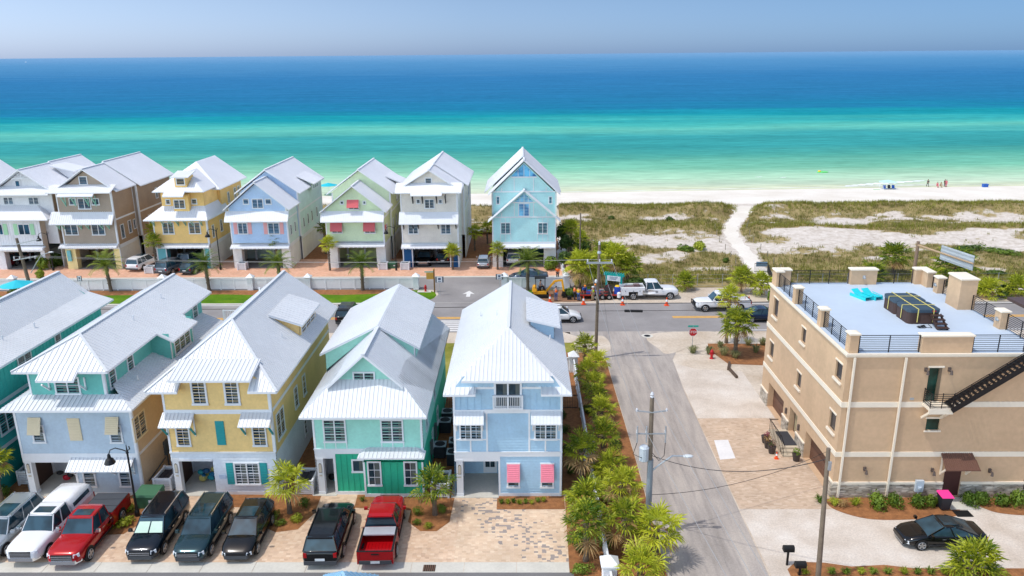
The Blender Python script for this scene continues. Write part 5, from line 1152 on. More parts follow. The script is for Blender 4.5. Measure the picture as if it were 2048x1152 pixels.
rail((32.3, 58.6), (32.3, 59.4)); rail((32.3, 55.7), (32.3, 57.8)); rail((32.3, 50.5), (32.3, 53.8)); rail((32.3, 46.5), (32.3, 49.6))
for x, y in ((27.3, 60.35), (31.85, 58.2), (31.85, 50.05)):
    l = MB(); l.box(x - .1, x + .1, y - .06, y + .04, bz + .55, bz + .8); l.tube([(x, y - .02, bz + .7), (x, y - .2, bz + .6)], .07, 7); l.build('wall_lamp', GALV, h)
# entry steps
e = MB(); e.box(18.75, 20.15, 51.4, 54.3, 0, .42); e.box(18.75, 20.15, 51.05, 51.4, 0, .28); e.box(18.75, 20.15, 50.7, 51.05, 0, .14); o = e.build('entry_steps', mat('sandy concrete', (196, 182, 160), rough=.9), h)
e = MB(); e.box(19.15, 20.05, 51.7, 53.9, .42, .45); e.build('door_mat', mat('dark mat', (62, 62, 66), rough=.95), o)
r = MB()
for k in range(12): y = 50.7 + k * .3; zb_ = .42 if y > 51.4 else .1; r.box(18.72, 18.75, y - .012, y + .012, zb_, zb_ + .95)
r.bar((18.74, 50.7, 1.02), (18.74, 51.4, 1.36), .05, .05); r.bar((18.74, 51.4, 1.36), (18.74, 54.2, 1.36), .05, .05); r.bar((18.74, 54.2, 1.3), (19.4, 54.2, 1.3), .05, .05)
r.build('step_rail', DARKMET, o)
# things on the terrace
TUBB = mat('brown tub cabinet', (72, 52, 46), rough=.6, var=.15, vs=3); TUBC = mat('blue grey tub cover', (58, 76, 90), rough=.5, var=.08); STRAP = mat('yellow strap', (222, 206, 116), rough=.7, var=.05)
def tub(y0, y1, label):
    x0, x1 = 26.35, 28.5; z0, z1 = bz + .03, bz + 1.05
    t = thing('hot_tub', label, 'hot tub', ((x0 + x1) / 2, (y0 + y1) / 2, z0)); r = .28
    def ring(z, g):
        out = []
        for cx, cy, a0 in ((x1 - r, y1 - r, 0), (x0 + r, y1 - r, 90), (x0 + r, y0 + r, 180), (x1 - r, y0 + r, 270)):
            for k in range(4): a = rad(a0 + k * 30); out.append((cx + (r + g) * math.cos(a), cy + (r + g) * math.sin(a), z))
        return out
    b = MB(); R1, R2 = ring(z0, 0), ring(z1 - .12, 0); n = len(R1); b.add(R1 + R2, [(i, (i + 1) % n, n + (i + 1) % n, n + i) for i in range(n)] + [tuple(range(n, 2 * n))]); b.build('cabinet', TUBB, t)
    c = MB(); R1, R2, R3 = ring(z1 - .2, .04), ring(z1, .04), ring(z1 + .05, -.12); c.add(R1 + R2 + R3, [(i, (i + 1) % n, n + (i + 1) % n, n + i) for i in range(n)] + [(n + i, n + (i + 1) % n, 2 * n + (i + 1) % n, 2 * n + i) for i in range(n)] + [tuple(range(2 * n, 3 * n))]); c.build('cover', TUBC, t)
    for k, x in enumerate((26.95, 28.0)):
        s = MB()
        for yy, sg in ((y0, -1), (y1, 1)): s.bar((x, yy + sg * .055, z0 + .15), (x, yy + sg * .055, z1 + .06), .07, .012, up=(0, 1, 0))
        s.bar((x, y0 - .05, z1 + .066), (x, y1 + .05, z1 + .066), .07, .014); s.build('strap', STRAP, t)
    ym = (y0 + y1) / 2; s = MB(); s.bar((x0 - .055, ym, z0 + .15), (x0 - .055, ym, z1 + .06), .07, .012, up=(1, 0, 0)); s.bar((x0 - .05, ym, z1 + .07), (x1 + .05, ym, z1 + .07), .07, .014); s.build('strap', STRAP, t)
    if y0 < 52: s = MB(); s.box(27.9, 28.15, y0 - .06, y0 - .03, z1 - .12, z1 - .05); s.build('badge', REDM, t); s = MB(); s.box(27.2, 27.95, y0 - .03, y0 - .005, z0 + .1, z0 + .62); s.build('access_panel', mat('brown tub panel', (84, 62, 54), var=.15), t)
tub(50.85, 52.75, 'strapped brown hot tub nearer the front wall of the terrace, steps against it'); tub(52.85, 54.75, 'strapped brown hot tub behind the one with steps, beside the turquoise loungers')
s = thing('tub_steps', 'four dark brown steps leaning against the hot tub', 'steps', (28.1, 50.2, bz + .03))
for i in range(4): q = MB(); q.box(27.75, 28.5, 49.5 + i * .3, 49.85 + i * .3, bz + .14 + i * .19, bz + .2 + i * .19); q.build('tread', TUBB, s)
q = MB()
for x in (27.78, 28.44): q.bar((x, 49.6, bz + .05), (x, 50.75, bz + .75), .04, .2)
q.build('side_board', TUBB, s)
cb = MB()
for k in range(4): cb.tube([(27.0 + .3 * math.cos(t * .55 + k), 50.2 + .22 * math.sin(t * .55 + k * 1.7), bz + .05 + .02 * k) for t in range(12)], .018, 5)
cb.tube([(27.2, 50.1, bz + .06), (27.6, 50.0, bz + .06), (27.7, 50.7, bz + .06)], .018, 5)
solo(cb, 'power_cable', BLACK, 'tangled black cable lying in front of the hot tub', 'cable')
TURQ = mat('turquoise plastic', (36, 206, 214), rough=.4, var=.06)
def lounger(x, y, label):
    t = thing('sun_lounger', label, 'sun lounger', (x, y, bz + .03)); b = MB(); w_ = .36
    prof = [(-.95, .34), (-.6, .28), (-.1, .22), (.35, .3), (.9, .62)]
    for i in range(4):
        (ya, za), (yb, zb_) = prof[i], prof[i + 1]; b.hexa([(-w_, ya, za - .05), (w_, ya, za - .05), (w_, yb, zb_ - .05), (-w_, yb, zb_ - .05), (-w_, ya, za), (w_, ya, za), (w_, yb, zb_), (-w_, yb, zb_)])
    b.build('seat', TURQ, t, local=True); f = MB()
    for sx in (-1, 1): f.bar((sx * .38, -.95, .14), (sx * .38, .95, .14), .07, .28); f.bar((sx * .38, -.9, .36), (sx * .38, .3, .4), .09, .05)
    f.build('frame', TURQ, t, local=True); return t
place(lounger(25.6, 56.6, 'turquoise sun lounger on the roof terrace, the outer one'), (25.7, 56.9, bz + .03), rad(20), None, .85); place(lounger(26.4, 56.6, 'turquoise sun lounger on the roof terrace, partly hidden by the hot tub'), (26.5, 57.0, bz + .03), rad(20), None, .85)
# porch roof of the next building at the right edge
h = thing('neighbour_porch', 'dark porch roof with a white column at the right edge beyond the tan building', 'building', (41.5, 62, 0))
w = MB(); w.box(41.6, 42.2, 60.6, 61.2, 0, 7.6); w.build('column', WHITE, h); w = MB(); w.box(41.3, 48, 60.2, 64, 7.6, 7.85); w.build('roof', mat('dark brown roof', (86, 70, 68)), h)
w = MB(); w.box(43.5, 48, 61.4, 64, 0, 7.6); w.build('wall', [CREAMS], h)
w = MB(); w.box(33.0, 36.5, 46.4, 60, 0, 2.4); o = w.build('carport_shade', mat('dark gap brown', (58, 44, 38), var=.1), h)  # dark box put in for the dark gap right of the tan building
# ---------------------------------------------------------------- vehicles (front towards +x in their own frame)
def paint(name, rgb, metal=0.0, rough=.2):
    if name in MATS: return MATS[name]
    m, nt, b = newmat(name); b.inputs['Base Color'].default_value = lin(rgb); b.inputs['Metallic'].default_value = metal
    b.inputs['Roughness'].default_value = rough; b.inputs['Coat Weight'].default_value = .5; b.inputs['Specular IOR Level'].default_value = .3; b.inputs['Coat Roughness'].default_value = .06
    MATS[name] = m; return m
LAMP = mat('headlamp', (222, 226, 230), rough=.12, var=.05); TAIL = mat('tail lamp', (170, 22, 26), rough=.2, var=.05); PLATE = mat('number plate', (214, 218, 220), var=.03)
def loft(mb, secs, m=0):
    n = len(secs[0]); b = len(mb.v)
    for s in secs: mb.v.extend([tuple(p) for p in s])
    for i in range(len(secs) - 1):
        for j in range(n - 1):
            mb.f.append((b + i * n + j, b + i * n + j + 1, b + (i + 1) * n + j + 1, b + (i + 1) * n + j)); mb.m.append(m)
    mb.f.append(tuple(b + j for j in range(n))[::-1]); mb.m.append(m); mb.f.append(tuple(b + (len(secs) - 1) * n + j for j in range(n))); mb.m.append(m)
def shell(x, zb, zt, hw, crown=.03):
    pts = [(-.84, 0, 0), (-.96, .1, 0), (-1.0, .4, 0), (-.99, .66, 0), (-.955, .85, 0), (-.91, .95, 0), (-.82, 1.0, .35), (-.45, 1.0, .85)]
    half = [(x, a * hw, zb + (zt - zb) * c + crown * d) for a, c, d in pts]
    return half + [(x, 0, zt + crown)] + [(p[0], -p[1], p[2]) for p in reversed(half)] + [half[0]]
KIND = {
 # wb, front overhang, rear overhang, width, height, belt, wheel radius
 'suv': (3.15, .98, 1.15, 2.04, 1.84, 1.10, .39), 'crossover': (2.95, .95, 1.02, 1.96, 1.68, 1.02, .37), 'sedan': (2.95, .96, 1.05, 1.94, 1.48, .92, .35),
 'pickup': (3.95, 1.02, 1.28, 2.12, 2.02, 1.22, .42), 'service': (4.35, 1.02, 1.45, 2.2, 2.12, 1.3, .43)}
def car(name, label, cat, kind, pm, loc, head, group=None, roofglass=False, rails=None, bed=None, shade=False, chrome=True, scale=1.0, rimm=None, roofm=None, bar_front=False):
    wb, of, orr, W_, Hh, belt, rw = KIND[kind]; hw = W_ / 2; xf = wb / 2 + of; xb = -wb / 2 - orr
    t = thing(name, label, cat, (loc[0], loc[1], .02), rad(head), group); t.scale = (scale,) * 3
    B = lambda mb, nm, mm, par=t, sm=False: mb.build(nm, mm, par, sm, local=True)
    truck = kind in ('pickup', 'service'); z0 = .30 if not truck else .42
    cabf = {'suv': (wb * .37, wb * .14), 'crossover': (wb * .40, wb * .09), 'sedan': (wb * .40, wb * .05), 'pickup': (wb * .31, wb * .15), 'service': (wb * .31, wb * .17)}[kind]
    cabr = {'suv': (xb + .10, xb + .38), 'crossover': (xb + .12, xb + .62), 'sedan': (xb + .42, -wb * .2), 'pickup': (-wb * .20, -wb * .185), 'service': (-wb * .16, -wb * .145)}[kind]
    hood = belt - (.02 if truck else .05); nose = belt - (.12 if truck else .28 if kind != 'suv' else .2)
    S_ = [(xb, z0 + .18, belt - .2, hw * .8), (xb + .04, z0 + .06, belt - .08, hw * .88), (xb + .14, z0 + .02, belt - .01, hw * .945), (xb + .4, z0, belt, hw * .985), (-wb * .25, z0, belt, hw), (cabf[0] - .25, z0, belt, hw), (cabf[0] + .1, z0, belt - .01, hw * .995),
          (wb / 2, z0, hood, hw * .985), (xf - .45, z0, hood * .55 + nose * .45, hw * .95), (xf - .26, z0 + .01, nose, hw * .89), (xf - .12, z0 + .03, nose - .06, hw * .81), (xf - .04, z0 + .07, nose - .14, hw * .73), (xf, z0 + .14, nose - .26, hw * .64)]
    if kind == 'sedan': S_[0] = (xb, z0 + .2, belt - .2, hw * .82); S_[1] = (xb + .06, z0 + .06, belt + .0, hw * .9); S_[2] = (xb + .2, z0 + .02, belt + .03, hw * .94); S_[3] = (xb + .45, z0, belt + .03, hw * .98)
    if truck:
        xc = cabr[0] - .08
        S_ = [(xc, z0, belt, hw * .99), (xc + .3, z0, belt, hw)] + S_[4:]
    b = MB(); loft(b, [shell(*s) for s in S_]); 
    for sx in (wb / 2, -wb / 2):
        if truck and sx < 0: continue
        for s in (-1, 1):
            pts = [(sx + rw * 1.2 * math.cos(rad(a)), s * (hw + .004), rw + rw * 1.16 * math.sin(rad(a))) for a in range(-20, 201, 20)]; b.poly(pts if s < 0 else pts[::-1], 1)
    for s in (-1, 1): b.box(xb + .6 if not truck else cabr[0], xf - .7, s * hw * .985 - .02, s * hw * .985 + .02, z0 - .02, z0 + .12, 1)
    B(b, 'body', [pm, BLACK], sm=True)
    # cabin: glass box, roof and pillars
    zr = Hh - .05; wl, wt = hw * .93, hw * .73
    g = MB(); P = lambda x, s, z, w_: (x, s * w_, z)
    lo = [P(cabr[0], 1, belt - .02, wl * .97), P(cabf[0], 1, belt - .02, wl * .93), P(cabf[0], -1, belt - .02, wl * .93), P(cabr[0], -1, belt - .02, wl * .97)]
    hi = [P(cabr[1], 1, zr, wt * .97), P(cabf[1], 1, zr, wt * .95), P(cabf[1], -1, zr, wt * .95), P(cabr[1], -1, zr, wt * .97)]
    g.hexa([lo[0], lo[3], lo[2], lo[1], hi[0], hi[3], hi[2], hi[1]]); B(g, 'window', CARGLASS)
    r = MB(); xs = [cabr[1] - .1, cabr[1] + .15, (cabr[1] + cabf[1]) / 2, cabf[1] - .15, cabf[1] + .06]; zz = [zr - .03, zr + .03, zr + .05, zr + .035, zr - .03]
    loft(r, [[(x, wt * (.99 if i_ in (1, 2, 3) else .9) * s, z - .045 - (.02 if abs(s) == 1 else 0)) if abs(s) == 1 else (x, wt * (1 if i_ in (1, 2, 3) else .9) * s, z + .012 * (1 - abs(s))) for s in (-1, -.93, -.6, 0, .6, .93, 1)] for i_, (x, z) in enumerate(zip(xs, zz))])
    Lm = [Vector(p) for p in lo]; Hm = [Vector(p) for p in hi]
    def pil(k, side, w_=.085):
        y = (lo[0][1], hi[0][1]) if side > 0 else (lo[3][1], hi[3][1]); a = Vector((cabr[0] + (cabf[0] - cabr[0]) * k, (lo[0][1] + (lo[1][1] - lo[0][1]) * k) * side, belt - .02)); c = Vector((cabr[1] + (cabf[1] - cabr[1]) * k, (hi[0][1] + (hi[1][1] - hi[0][1]) * k) * side, zr)); r.bar(a, c, w_, .035, 0, up=(0, side, .3))
    for s in (-1, 1):
        for k in {'suv': (0, .28, .56, .99), 'crossover': (0, .3, .6, .99), 'sedan': (.02, .5, .98), 'pickup': (.02, .5, .98), 'service': (.02, .5, .98)}[kind]: pil(k, s, .16 if k < .03 and kind in ('suv', 'crossover') else .07)
    B(r, 'roof', roofm or pm, sm=False)
    if roofglass:
        q = MB(); q.box((cabr[1] + cabf[1]) / 2 - (.1 if kind != 'sedan' else .6), cabf[1] - .12, -wt * .68, wt * .68, zr + .02, zr + .062); B(q, 'sunroof', CARGLASS)
    if shade:
        q = MB(); a0 = Vector((cabf[0] + .02, 0, belt + .06)); a1 = Vector((cabf[1] + .05, 0, zr - .08))
        for s in (-1, 1): q.poly([(a0.x, s * .04, a0.z), (a0.x, s * wl * .86, a0.z), (a1.x, s * wt * .84, a1.z), (a1.x, s * .04, a1.z)][::s])
        B(q, 'sunshade', mat('windscreen sunshade', (176, 206, 190), rough=.4))
    if rails:
        for s in (-1, 1): q = MB(); q.bar((cabr[1] + .1, s * wt * .9, zr + .1), (cabf[1] - .2, s * wt * .9, zr + .1), .04, .04); q.box(cabr[1] + .1, cabr[1] + .18, s * wt * .9 - .02, s * wt * .9 + .02, zr, zr + .1); q.box(cabf[1] - .28, cabf[1] - .2, s * wt * .9 - .02, s * wt * .9 + .02, zr, zr + .1); B(q, 'roof_rail', rails)
    for s in (-1, 1):
        q = MB(); q.hexa([(xf - .3, s * hw * .87, nose - .27), (xf - .02, s * hw * .62, nose - .27), (xf + .015, s * hw * .62, nose - .27), (xf - .2, s * hw * .89, nose - .27), (xf - .3, s * hw * .84, nose - .06), (xf - .1, s * hw * .62, nose - .07), (xf - .04, s * hw * .62, nose - .09), (xf - .2, s * hw * .86, nose - .08)]); o = B(q, 'headlight', LAMP)
        q = MB(); q.box(cabf[0] - .28, cabf[0] - .12, s * (hw + .12) - .1, s * (hw + .12) + .1, belt + .03, belt + .2); q.bar((cabf[0] - .2, s * (hw - .06), belt), (cabf[0] - .2, s * (hw + .08), belt + .06), .05, .05); B(q, 'mirror', CHROME if kind == 'pickup' and chrome else pm if kind != 'service' else BLACK)
        if not truck: q = MB(); q.box(xb - .01, xb + .12, s * hw * .82 - (.13 if s > 0 else .05), s * hw * .82 + (.05 if s > 0 else .13), belt - .36, belt - .1); B(q, 'taillight', TAIL)
        for xx in (cabf[0] - 1.1, cabf[0] - 2.0):
            if xx > xb + .8 and xx > cabr[0]: q = MB(); q.box(xx, xx + .2, s * hw - .005 if s > 0 else s * hw - .02, s * hw + .02 if s > 0 else s * hw + .005, belt - .17, belt - .13); B(q, 'door_handle', CHROME if chrome else pm)
    q = MB(); gw = hw * .56; gz = nose - .46; q.box(xf - .12, xf + .012, -gw, gw, gz, nose - .09, 0)
    for k in range(3): q.box(xf + .0, xf + .03, -gw, gw, gz + .03 + k * .12, gz + .08 + k * .12, 1)
    B(q, 'grille', [BLACK, CHROME if chrome else BLACK])
    q = MB(); q.hexa([(xf - .35, -hw * .9, z0 + .02), (xf - .35, hw * .9, z0 + .02), (xf + .05, hw * .66, z0 + .02), (xf + .05, -hw * .66, z0 + .02), (xf - .35, -hw * .9, z0 + .24), (xf - .35, hw * .9, z0 + .24), (xf + .05, hw * .66, z0 + .24), (xf + .05, -hw * .66, z0 + .24)]); B(q, 'front_bumper', CHROME if (truck and chrome) else pm if kind == 'sedan' else mat('bumper grey', (70, 72, 76)))
    q = MB(); q.box(xb - .06, xb + .12, -hw * .86, hw * .86, z0 + .02, z0 + .24); B(q, 'rear_bumper', CHROME if (truck and chrome) else mat('bumper grey', (70, 72, 76)))
    q = MB(); q.box(xb - .07 if not truck else xb - .075, xb - .05, -.26, .26, z0 + .28 if not truck else z0 + .08, z0 + .42 if not truck else z0 + .22); B(q, 'number_plate', PLATE)
    if bar_front: q = MB(); q.tube([(xf + .1, -hw * .7, z0 + .1), (xf + .14, -hw * .6, nose - .02), (xf + .14, hw * .6, nose - .02), (xf + .1, hw * .7, z0 + .1)], .05, 6); q.tube([(xf + .13, -hw * .62, nose - .3), (xf + .13, hw * .62, nose - .3)], .05, 6); B(q, 'bull_bar', BLACK)
    if truck:
        q = MB(); x1_, x0_ = cabr[0] - .12, xb; fl = belt - .5; wt_ = .09
        if kind == 'pickup':
            for s in (-1, 1):
                q.hexa([(x0_, s * hw * .97 - (wt_ if s > 0 else 0), z0), (x1_, s * hw * .99 - (wt_ if s > 0 else 0), z0), (x1_, s * hw * .99 + (0 if s > 0 else wt_), z0), (x0_, s * hw * .97 + (0 if s > 0 else wt_), z0),
                        (x0_, s * hw * .95 - (wt_ if s > 0 else 0), belt), (x1_, s * hw * .96 - (wt_ if s > 0 else 0), belt), (x1_, s * hw * .96 + (0 if s > 0 else wt_), belt), (x0_, s * hw * .95 + (0 if s > 0 else wt_), belt)])
                pts = [(-wb / 2 + rw * 1.2 * math.cos(rad(a)), s * (hw * .99 + .012), rw + rw * 1.16 * math.sin(rad(a))) for a in range(-20, 201, 20)]; q.poly(pts if s < 0 else pts[::-1], 1)
            q.box(x0_, x0_ + .07, -hw * .9, hw * .9, z0 + .1, belt - .01); q.box(x0_ + .07, x1_, -hw * .9, hw * .9, z0 + .1, fl); q.box(x1_ - .06, x1_, -hw * .9, hw * .9, z0, belt)
            bd = B(q, 'cargo_bed', [pm, BLACK])
            if bed == 'open':
                k = MB()
                for s in (-1, 1): k.box(x0_, x1_, s * hw * .92 - .06, s * hw * .92 + .06, belt, belt + .025)
                k.box(x0_, x0_ + .1, -hw * .9, hw * .9, belt - .01, belt + .02); B(k, 'bed_rail', BLACK, bd)
                k = MB(); k.hexa([(x1_ - .75, -hw * .86, belt - .02), (x1_ - .02, -hw * .86, belt - .02), (x1_ - .02, hw * .86, belt - .02), (x1_ - .75, hw * .86, belt - .02), (x1_ - .75, -hw * .86, belt + .05), (x1_ - .02, -hw * .86, belt + .09), (x1_ - .02, hw * .86, belt + .09), (x1_ - .75, hw * .86, belt + .05)]); B(k, 'toolbox', mat('aluminium toolbox', (196, 198, 202), rough=.4, metal=.4), bd)
                k = MB()
                for i in range(9): y = -hw * .75 + i * hw * 1.5 / 8; k.box(x0_ + .1, x1_ - .8, y - .03, y + .03, fl, fl + .025)
                B(k, 'bed_rib', pm, bd)
            elif bed == 'cover':
                k = MB()
                for i in range(3): l_ = (x1_ - x0_ - .1) / 3; k.box(x0_ + .04 + i * l_, x0_ + i * l_ + l_, -hw * .93, hw * .93, belt, belt + .05)
                B(k, 'bed_cover', mat('dark bed cover', (74, 78, 84), rough=.5, var=.06), bd)
            elif bed == 'cap':
                k = MB(); loft(k, [[(x, y * w_, z) for y, z in ((-.93, belt), (-.88, belt + .3), (-.78, zt_), (-.5, zt_ + .05), (0, zt_ + .07), (.5, zt_ + .05), (.78, zt_), (.88, belt + .3), (.93, belt))] for x, w_, zt_ in ((x0_ + .02, hw, belt + .5), (x0_ + .25, hw, belt + .66), ((x0_ + x1_) / 2, hw, belt + .72), (x1_ - .02, hw, belt + .7))]); o = B(k, 'camper_cap', pm, bd, True)
                k = MB()
                for s in (-1, 1): k.hexa([(x0_ + .4, s * hw * .9, belt + .18), (x1_ - .2, s * hw * .9, belt + .18), (x1_ - .2, s * hw * .92, belt + .18), (x0_ + .4, s * hw * .92, belt + .18), (x0_ + .4, s * hw * .85, belt + .42), (x1_ - .2, s * hw * .85, belt + .42), (x1_ - .2, s * hw * .88, belt + .42), (x0_ + .4, s * hw * .88, belt + .42)])
                B(k, 'cap_window', CARGLASS, o)
            for s in (-1, 1): k = MB(); k.box(x0_ - .015, x0_ + .09, s * hw * .9 - .07, s * hw * .9 + .07, belt - .42, belt - .04); B(k, 'taillight', TAIL)
            k = MB(); k.box(x0_ - .02, x0_ - .001, -.22, .22, belt - .2, belt - .12); B(k, 'tailgate_handle', BLACK)
        else:
            for s in (-1, 1):
                q.box(x0_, -wb / 2 - .55, s * hw * .74 - .24, s * hw * .74 + .24, .55, belt + .15); q.box(-wb / 2 + .55, x1_, s * hw * .74 - .24, s * hw * .74 + .24, .55, belt + .15); q.box(-wb / 2 - .55, -wb / 2 + .55, s * hw * .74 - .24, s * hw * .74 + .24, .98, belt + .15)
                for xx in (x0_ + .5, -wb / 2, x1_ - .6): q.box(xx - .05, xx + .05, s * hw * .975 + (.0 if s > 0 else -.02), s * hw * .975 + (.02 if s > 0 else 0), belt - .25, belt - .17, 1)
            q.box(x0_, x1_, -hw * .52, hw * .52, .6, .8, 1); q.box(x0_, x0_ + .06, -hw * .52, hw * .52, .8, belt); q.box(x1_ - .06, x1_, -hw * .9, hw * .9, .6, belt + .2)
            bd = B(q, 'service_body', [pm, BLACK])
            k = MB(); k.box(x0_ + .5, x1_ - .4, -hw * .35, hw * .3, .8, belt + .1); k.box(x1_ - 1.2, x1_ - .5, -.3, .4, belt + .1, belt + .3); B(k, 'tool_load', mat('mixed tools', (120, 96, 96), var=.4, vs=5), bd)
            k = MB(); F_ = Fr((0, -hw - .0, 0), (1, 0, 0), (0, -1, 0)); fbox(k, F_, .42, .72, .88, 1.08, .0, .012); B(k, 'door_emblem', mat('grey emblem', (150, 152, 156)), bd)
    for sx in (wb / 2, -wb / 2):
        for s in (-1, 1):
            q = MB(); y0 = s * (hw - .22); y1 = s * (hw + .02)
            q.tube([(sx, y0, rw), (sx, y0 + s * .03, rw), (sx, y1 - s * .03, rw), (sx, y1, rw)], [rw * .9, rw, rw, rw * .9], 18); o = B(q, 'wheel', TYRE)
            k = MB(); n = 5; k.tube([(sx, y1 - s * .01, rw), (sx, y1 + s * .004, rw)], [rw * .64, rw * .66], 18, 1)
            for i in range(n):
                a = 2 * math.pi * i / n + .3; c_, s_ = math.cos(a), math.sin(a); k.bar((sx + c_ * rw * .1, y1 + s * .01, rw + s_ * rw * .1), (sx + c_ * rw * .62, y1 + s * .01, rw + s_ * rw * .62), .1 * rw / .38, .02, 0, up=(0, 1, 0))
            k.tube([(sx, y1 + s * .0, rw), (sx, y1 + s * .02, rw)], [rw * .18, rw * .16], 10)
            ring = [(sx + rw * .66 * math.cos(2 * math.pi * j / 16), y1 + s * .008, rw + rw * .66 * math.sin(2 * math.pi * j / 16)) for j in range(17)]; k.tube(ring, rw * .05, 4, caps=False)
            B(k, 'rim', [rimm or RIM, BLACK], o)
    return t
SILV = paint('silver paint', (186, 192, 196), .5); WPAINTC = paint('white car paint', (232, 232, 232)); RED = paint('red car paint', (176, 14, 22), .15, .22); NAVYP = paint('dark navy paint', (12, 24, 36), .3); GREENP = paint('dark teal green paint', (38, 66, 74), .5); BLKP = paint('black car paint', (12, 15, 18), .1); BLUP = paint('dark blue paint', (10, 36, 66), .3); GREYP = paint('grey car paint', (120, 126, 134), .5); MAR = paint('maroon paint', (104, 16, 28), .2); SLATE = paint('slate blue paint', (70, 84, 104), .4)
GF = 'cars and trucks parked in front of the near houses'; GB = 'cars parked at the back row of houses'; GR = 'vehicles on the main road'
yc = lambda fw, k: fw + KIND[k][0] / 2
car('parked_suv', 'silver SUV with a dark sunroof, leftmost of the near parked row', 'SUV', 'suv', SILV, (-31.3, yc(39.2, 'suv')), -90, GF, True, CHROME)
car('pickup_truck', 'white pickup truck with a white camper cap over its bed', 'pickup', 'pickup', WPAINTC, (-28.7, yc(39.05, 'pickup')), -90, GF, True, bed='cap')
car('pickup_truck', 'red pickup truck with a dark folding bed cover, by the black lamp post', 'pickup', 'pickup', RED, (-26.2, yc(38.75, 'pickup')), -89, GF, True, bed='cover')
car('parked_suv', 'dark navy SUV with a pale green sunshade in its windscreen', 'SUV', 'suv', NAVYP, (-22.1, yc(39.35, 'suv')), -88.5, GF, False, CHROME, shade=True)
car('parked_suv', 'dark green SUV with chrome roof rails and a wide grille', 'SUV', 'suv', GREENP, (-19.25, yc(39.2, 'suv')), -89, GF, True, CHROME, roofm=SILV if False else None)
car('parked_car', 'glossy black hatchback beside the palm bed of the yellow house', 'car', 'crossover', BLKP, (-16.55, yc(39.35, 'crossover')), -89, GF, True, chrome=False)
car('parked_suv', 'black SUV seen from behind in front of the mint house', 'SUV', 'suv', BLKP, (-11.55, 40.75), 91, GF, False, BLACK, chrome=False, scale=1.06)
car('pickup_truck', 'red pickup seen from behind with an open bed and silver toolbox', 'pickup', 'pickup', RED, (-8.45, 41.05), 91.5, GF, False, bed='open', chrome=False)
car('parked_car', 'black sedan on the white gravel by the tan building', 'car', 'sedan', BLKP, (24.65, 40.55), 180, None, True, scale=.96)
car('service_truck', 'white utility truck with a service body, by the road works', 'truck', 'service', WPAINTC, (15.3, 89.5), 1, GR, chrome=False)
car('pickup_truck', 'white pickup with a black bull bar half hidden by palms on the road', 'pickup', 'pickup', WPAINTC, (22.5, 84.9), 183, GR, bed='open', bar_front=True, chrome=False)
car('moving_car', 'dark blue car on the road at the corner of the tan building', 'car', 'sedan', BLUP, (26.2, 81.0), 0, GR, chrome=False)
car('moving_car', 'white car on the road appearing right of the pale blue house', 'car', 'crossover', WPAINTC, (4.0, 81.1), 2, GR, chrome=False)
car('moving_suv', 'black SUV on the road between the yellow and mint house roofs', 'SUV', 'suv', BLKP, (-19.3, 82.1), 92, GR)
car('parked_suv', 'white SUV parked beside the brown house', 'SUV', 'suv', WPAINTC, (-52.6, 104.6), 82, GB, True)
car('parked_suv', 'grey SUV with dark roof rails half out of the yellow house carport', 'SUV', 'suv', GREYP, (-47.6, 102.6), 78, GB, False, BLACK)
car('parked_suv', 'silver SUV deep inside the carport of the yellow back-row house', 'SUV', 'suv', SILV, (-46.6, 107.2), 80, GB)
car('parked_suv', 'dark teal SUV behind the palm beside the yellow house carport', 'SUV', 'crossover', GREENP, (-44.6, 102.6), 80, GB)
car('parked_suv', 'maroon SUV under the white house at the left edge', 'SUV', 'suv', MAR, (-71.9, 107.3), 85, GB)
car('parked_suv', 'black SUV facing out of the beige house carport', 'SUV', 'suv', BLKP, (-13.6, 106.2), -90, GB)
car('parked_car', 'black car backed away from the camera in the beige house carport', 'car', 'crossover', BLKP, (-11.0, 107.3), 90, GB)
car('parked_car', 'small silver car between the beige and aqua houses', 'car', 'crossover', SILV, (-5.3, 104.6), 90, GB, chrome=False, scale=.88)
car('parked_suv', 'white SUV inside the carport of the aqua house', 'SUV', 'suv', WPAINTC, (-1.2, 106.6), 90, GB)
car('parked_car', 'slate blue car in the lane behind the white fence', 'car', 'sedan', SLATE, (.8, 97.0), 180, GB, chrome=False)
# ---------------------------------------------------------------- dunes
_rng = np.random.default_rng(5)
def vnoise(x, y, s, seed, octv=3):
    out = 0; amp = 1; tot = 0
    for o in range(octv):
        r = np.random.default_rng(seed * 31 + o); T = r.random((256, 256)); u = np.asarray(x) / s; v = np.asarray(y) / s
        i = np.floor(u).astype(int); j = np.floor(v).astype(int); fu = u - i; fv = v - j; fu = fu * fu * (3 - 2 * fu); fv = fv * fv * (3 - 2 * fv)
        g = lambda a, b: T[a % 256, b % 256]
        out = out + amp * ((g(i, j) * (1 - fu) + g(i + 1, j) * fu) * (1 - fv) + (g(i, j + 1) * (1 - fu) + g(i + 1, j + 1) * fu) * fv); tot += amp; amp *= .55; s = s / 2
    return out / tot
PATH = [G(1576, 604), G(1556, 582), G(1535, 556), G(1512, 533), G(1493, 508), G(1470, 482), G(1461, 463), G(1466, 449), G(1478, 436), G(1486, 424), G(1492, 412)]
PATH = [Vector((p[0], p[1])) for p in PATH]
def path_d(X, Y):
    d = np.full(np.shape(X), 1e9)
    for a, b in zip(PATH[:-1], PATH[1:]):
        e = b - a; t = np.clip(((X - a.x) * e.x + (Y - a.y) * e.y) / e.length_squared, 0, 1); d = np.minimum(d, np.hypot(X - (a.x + t * e.x), Y - (a.y + t * e.y)))
    return d
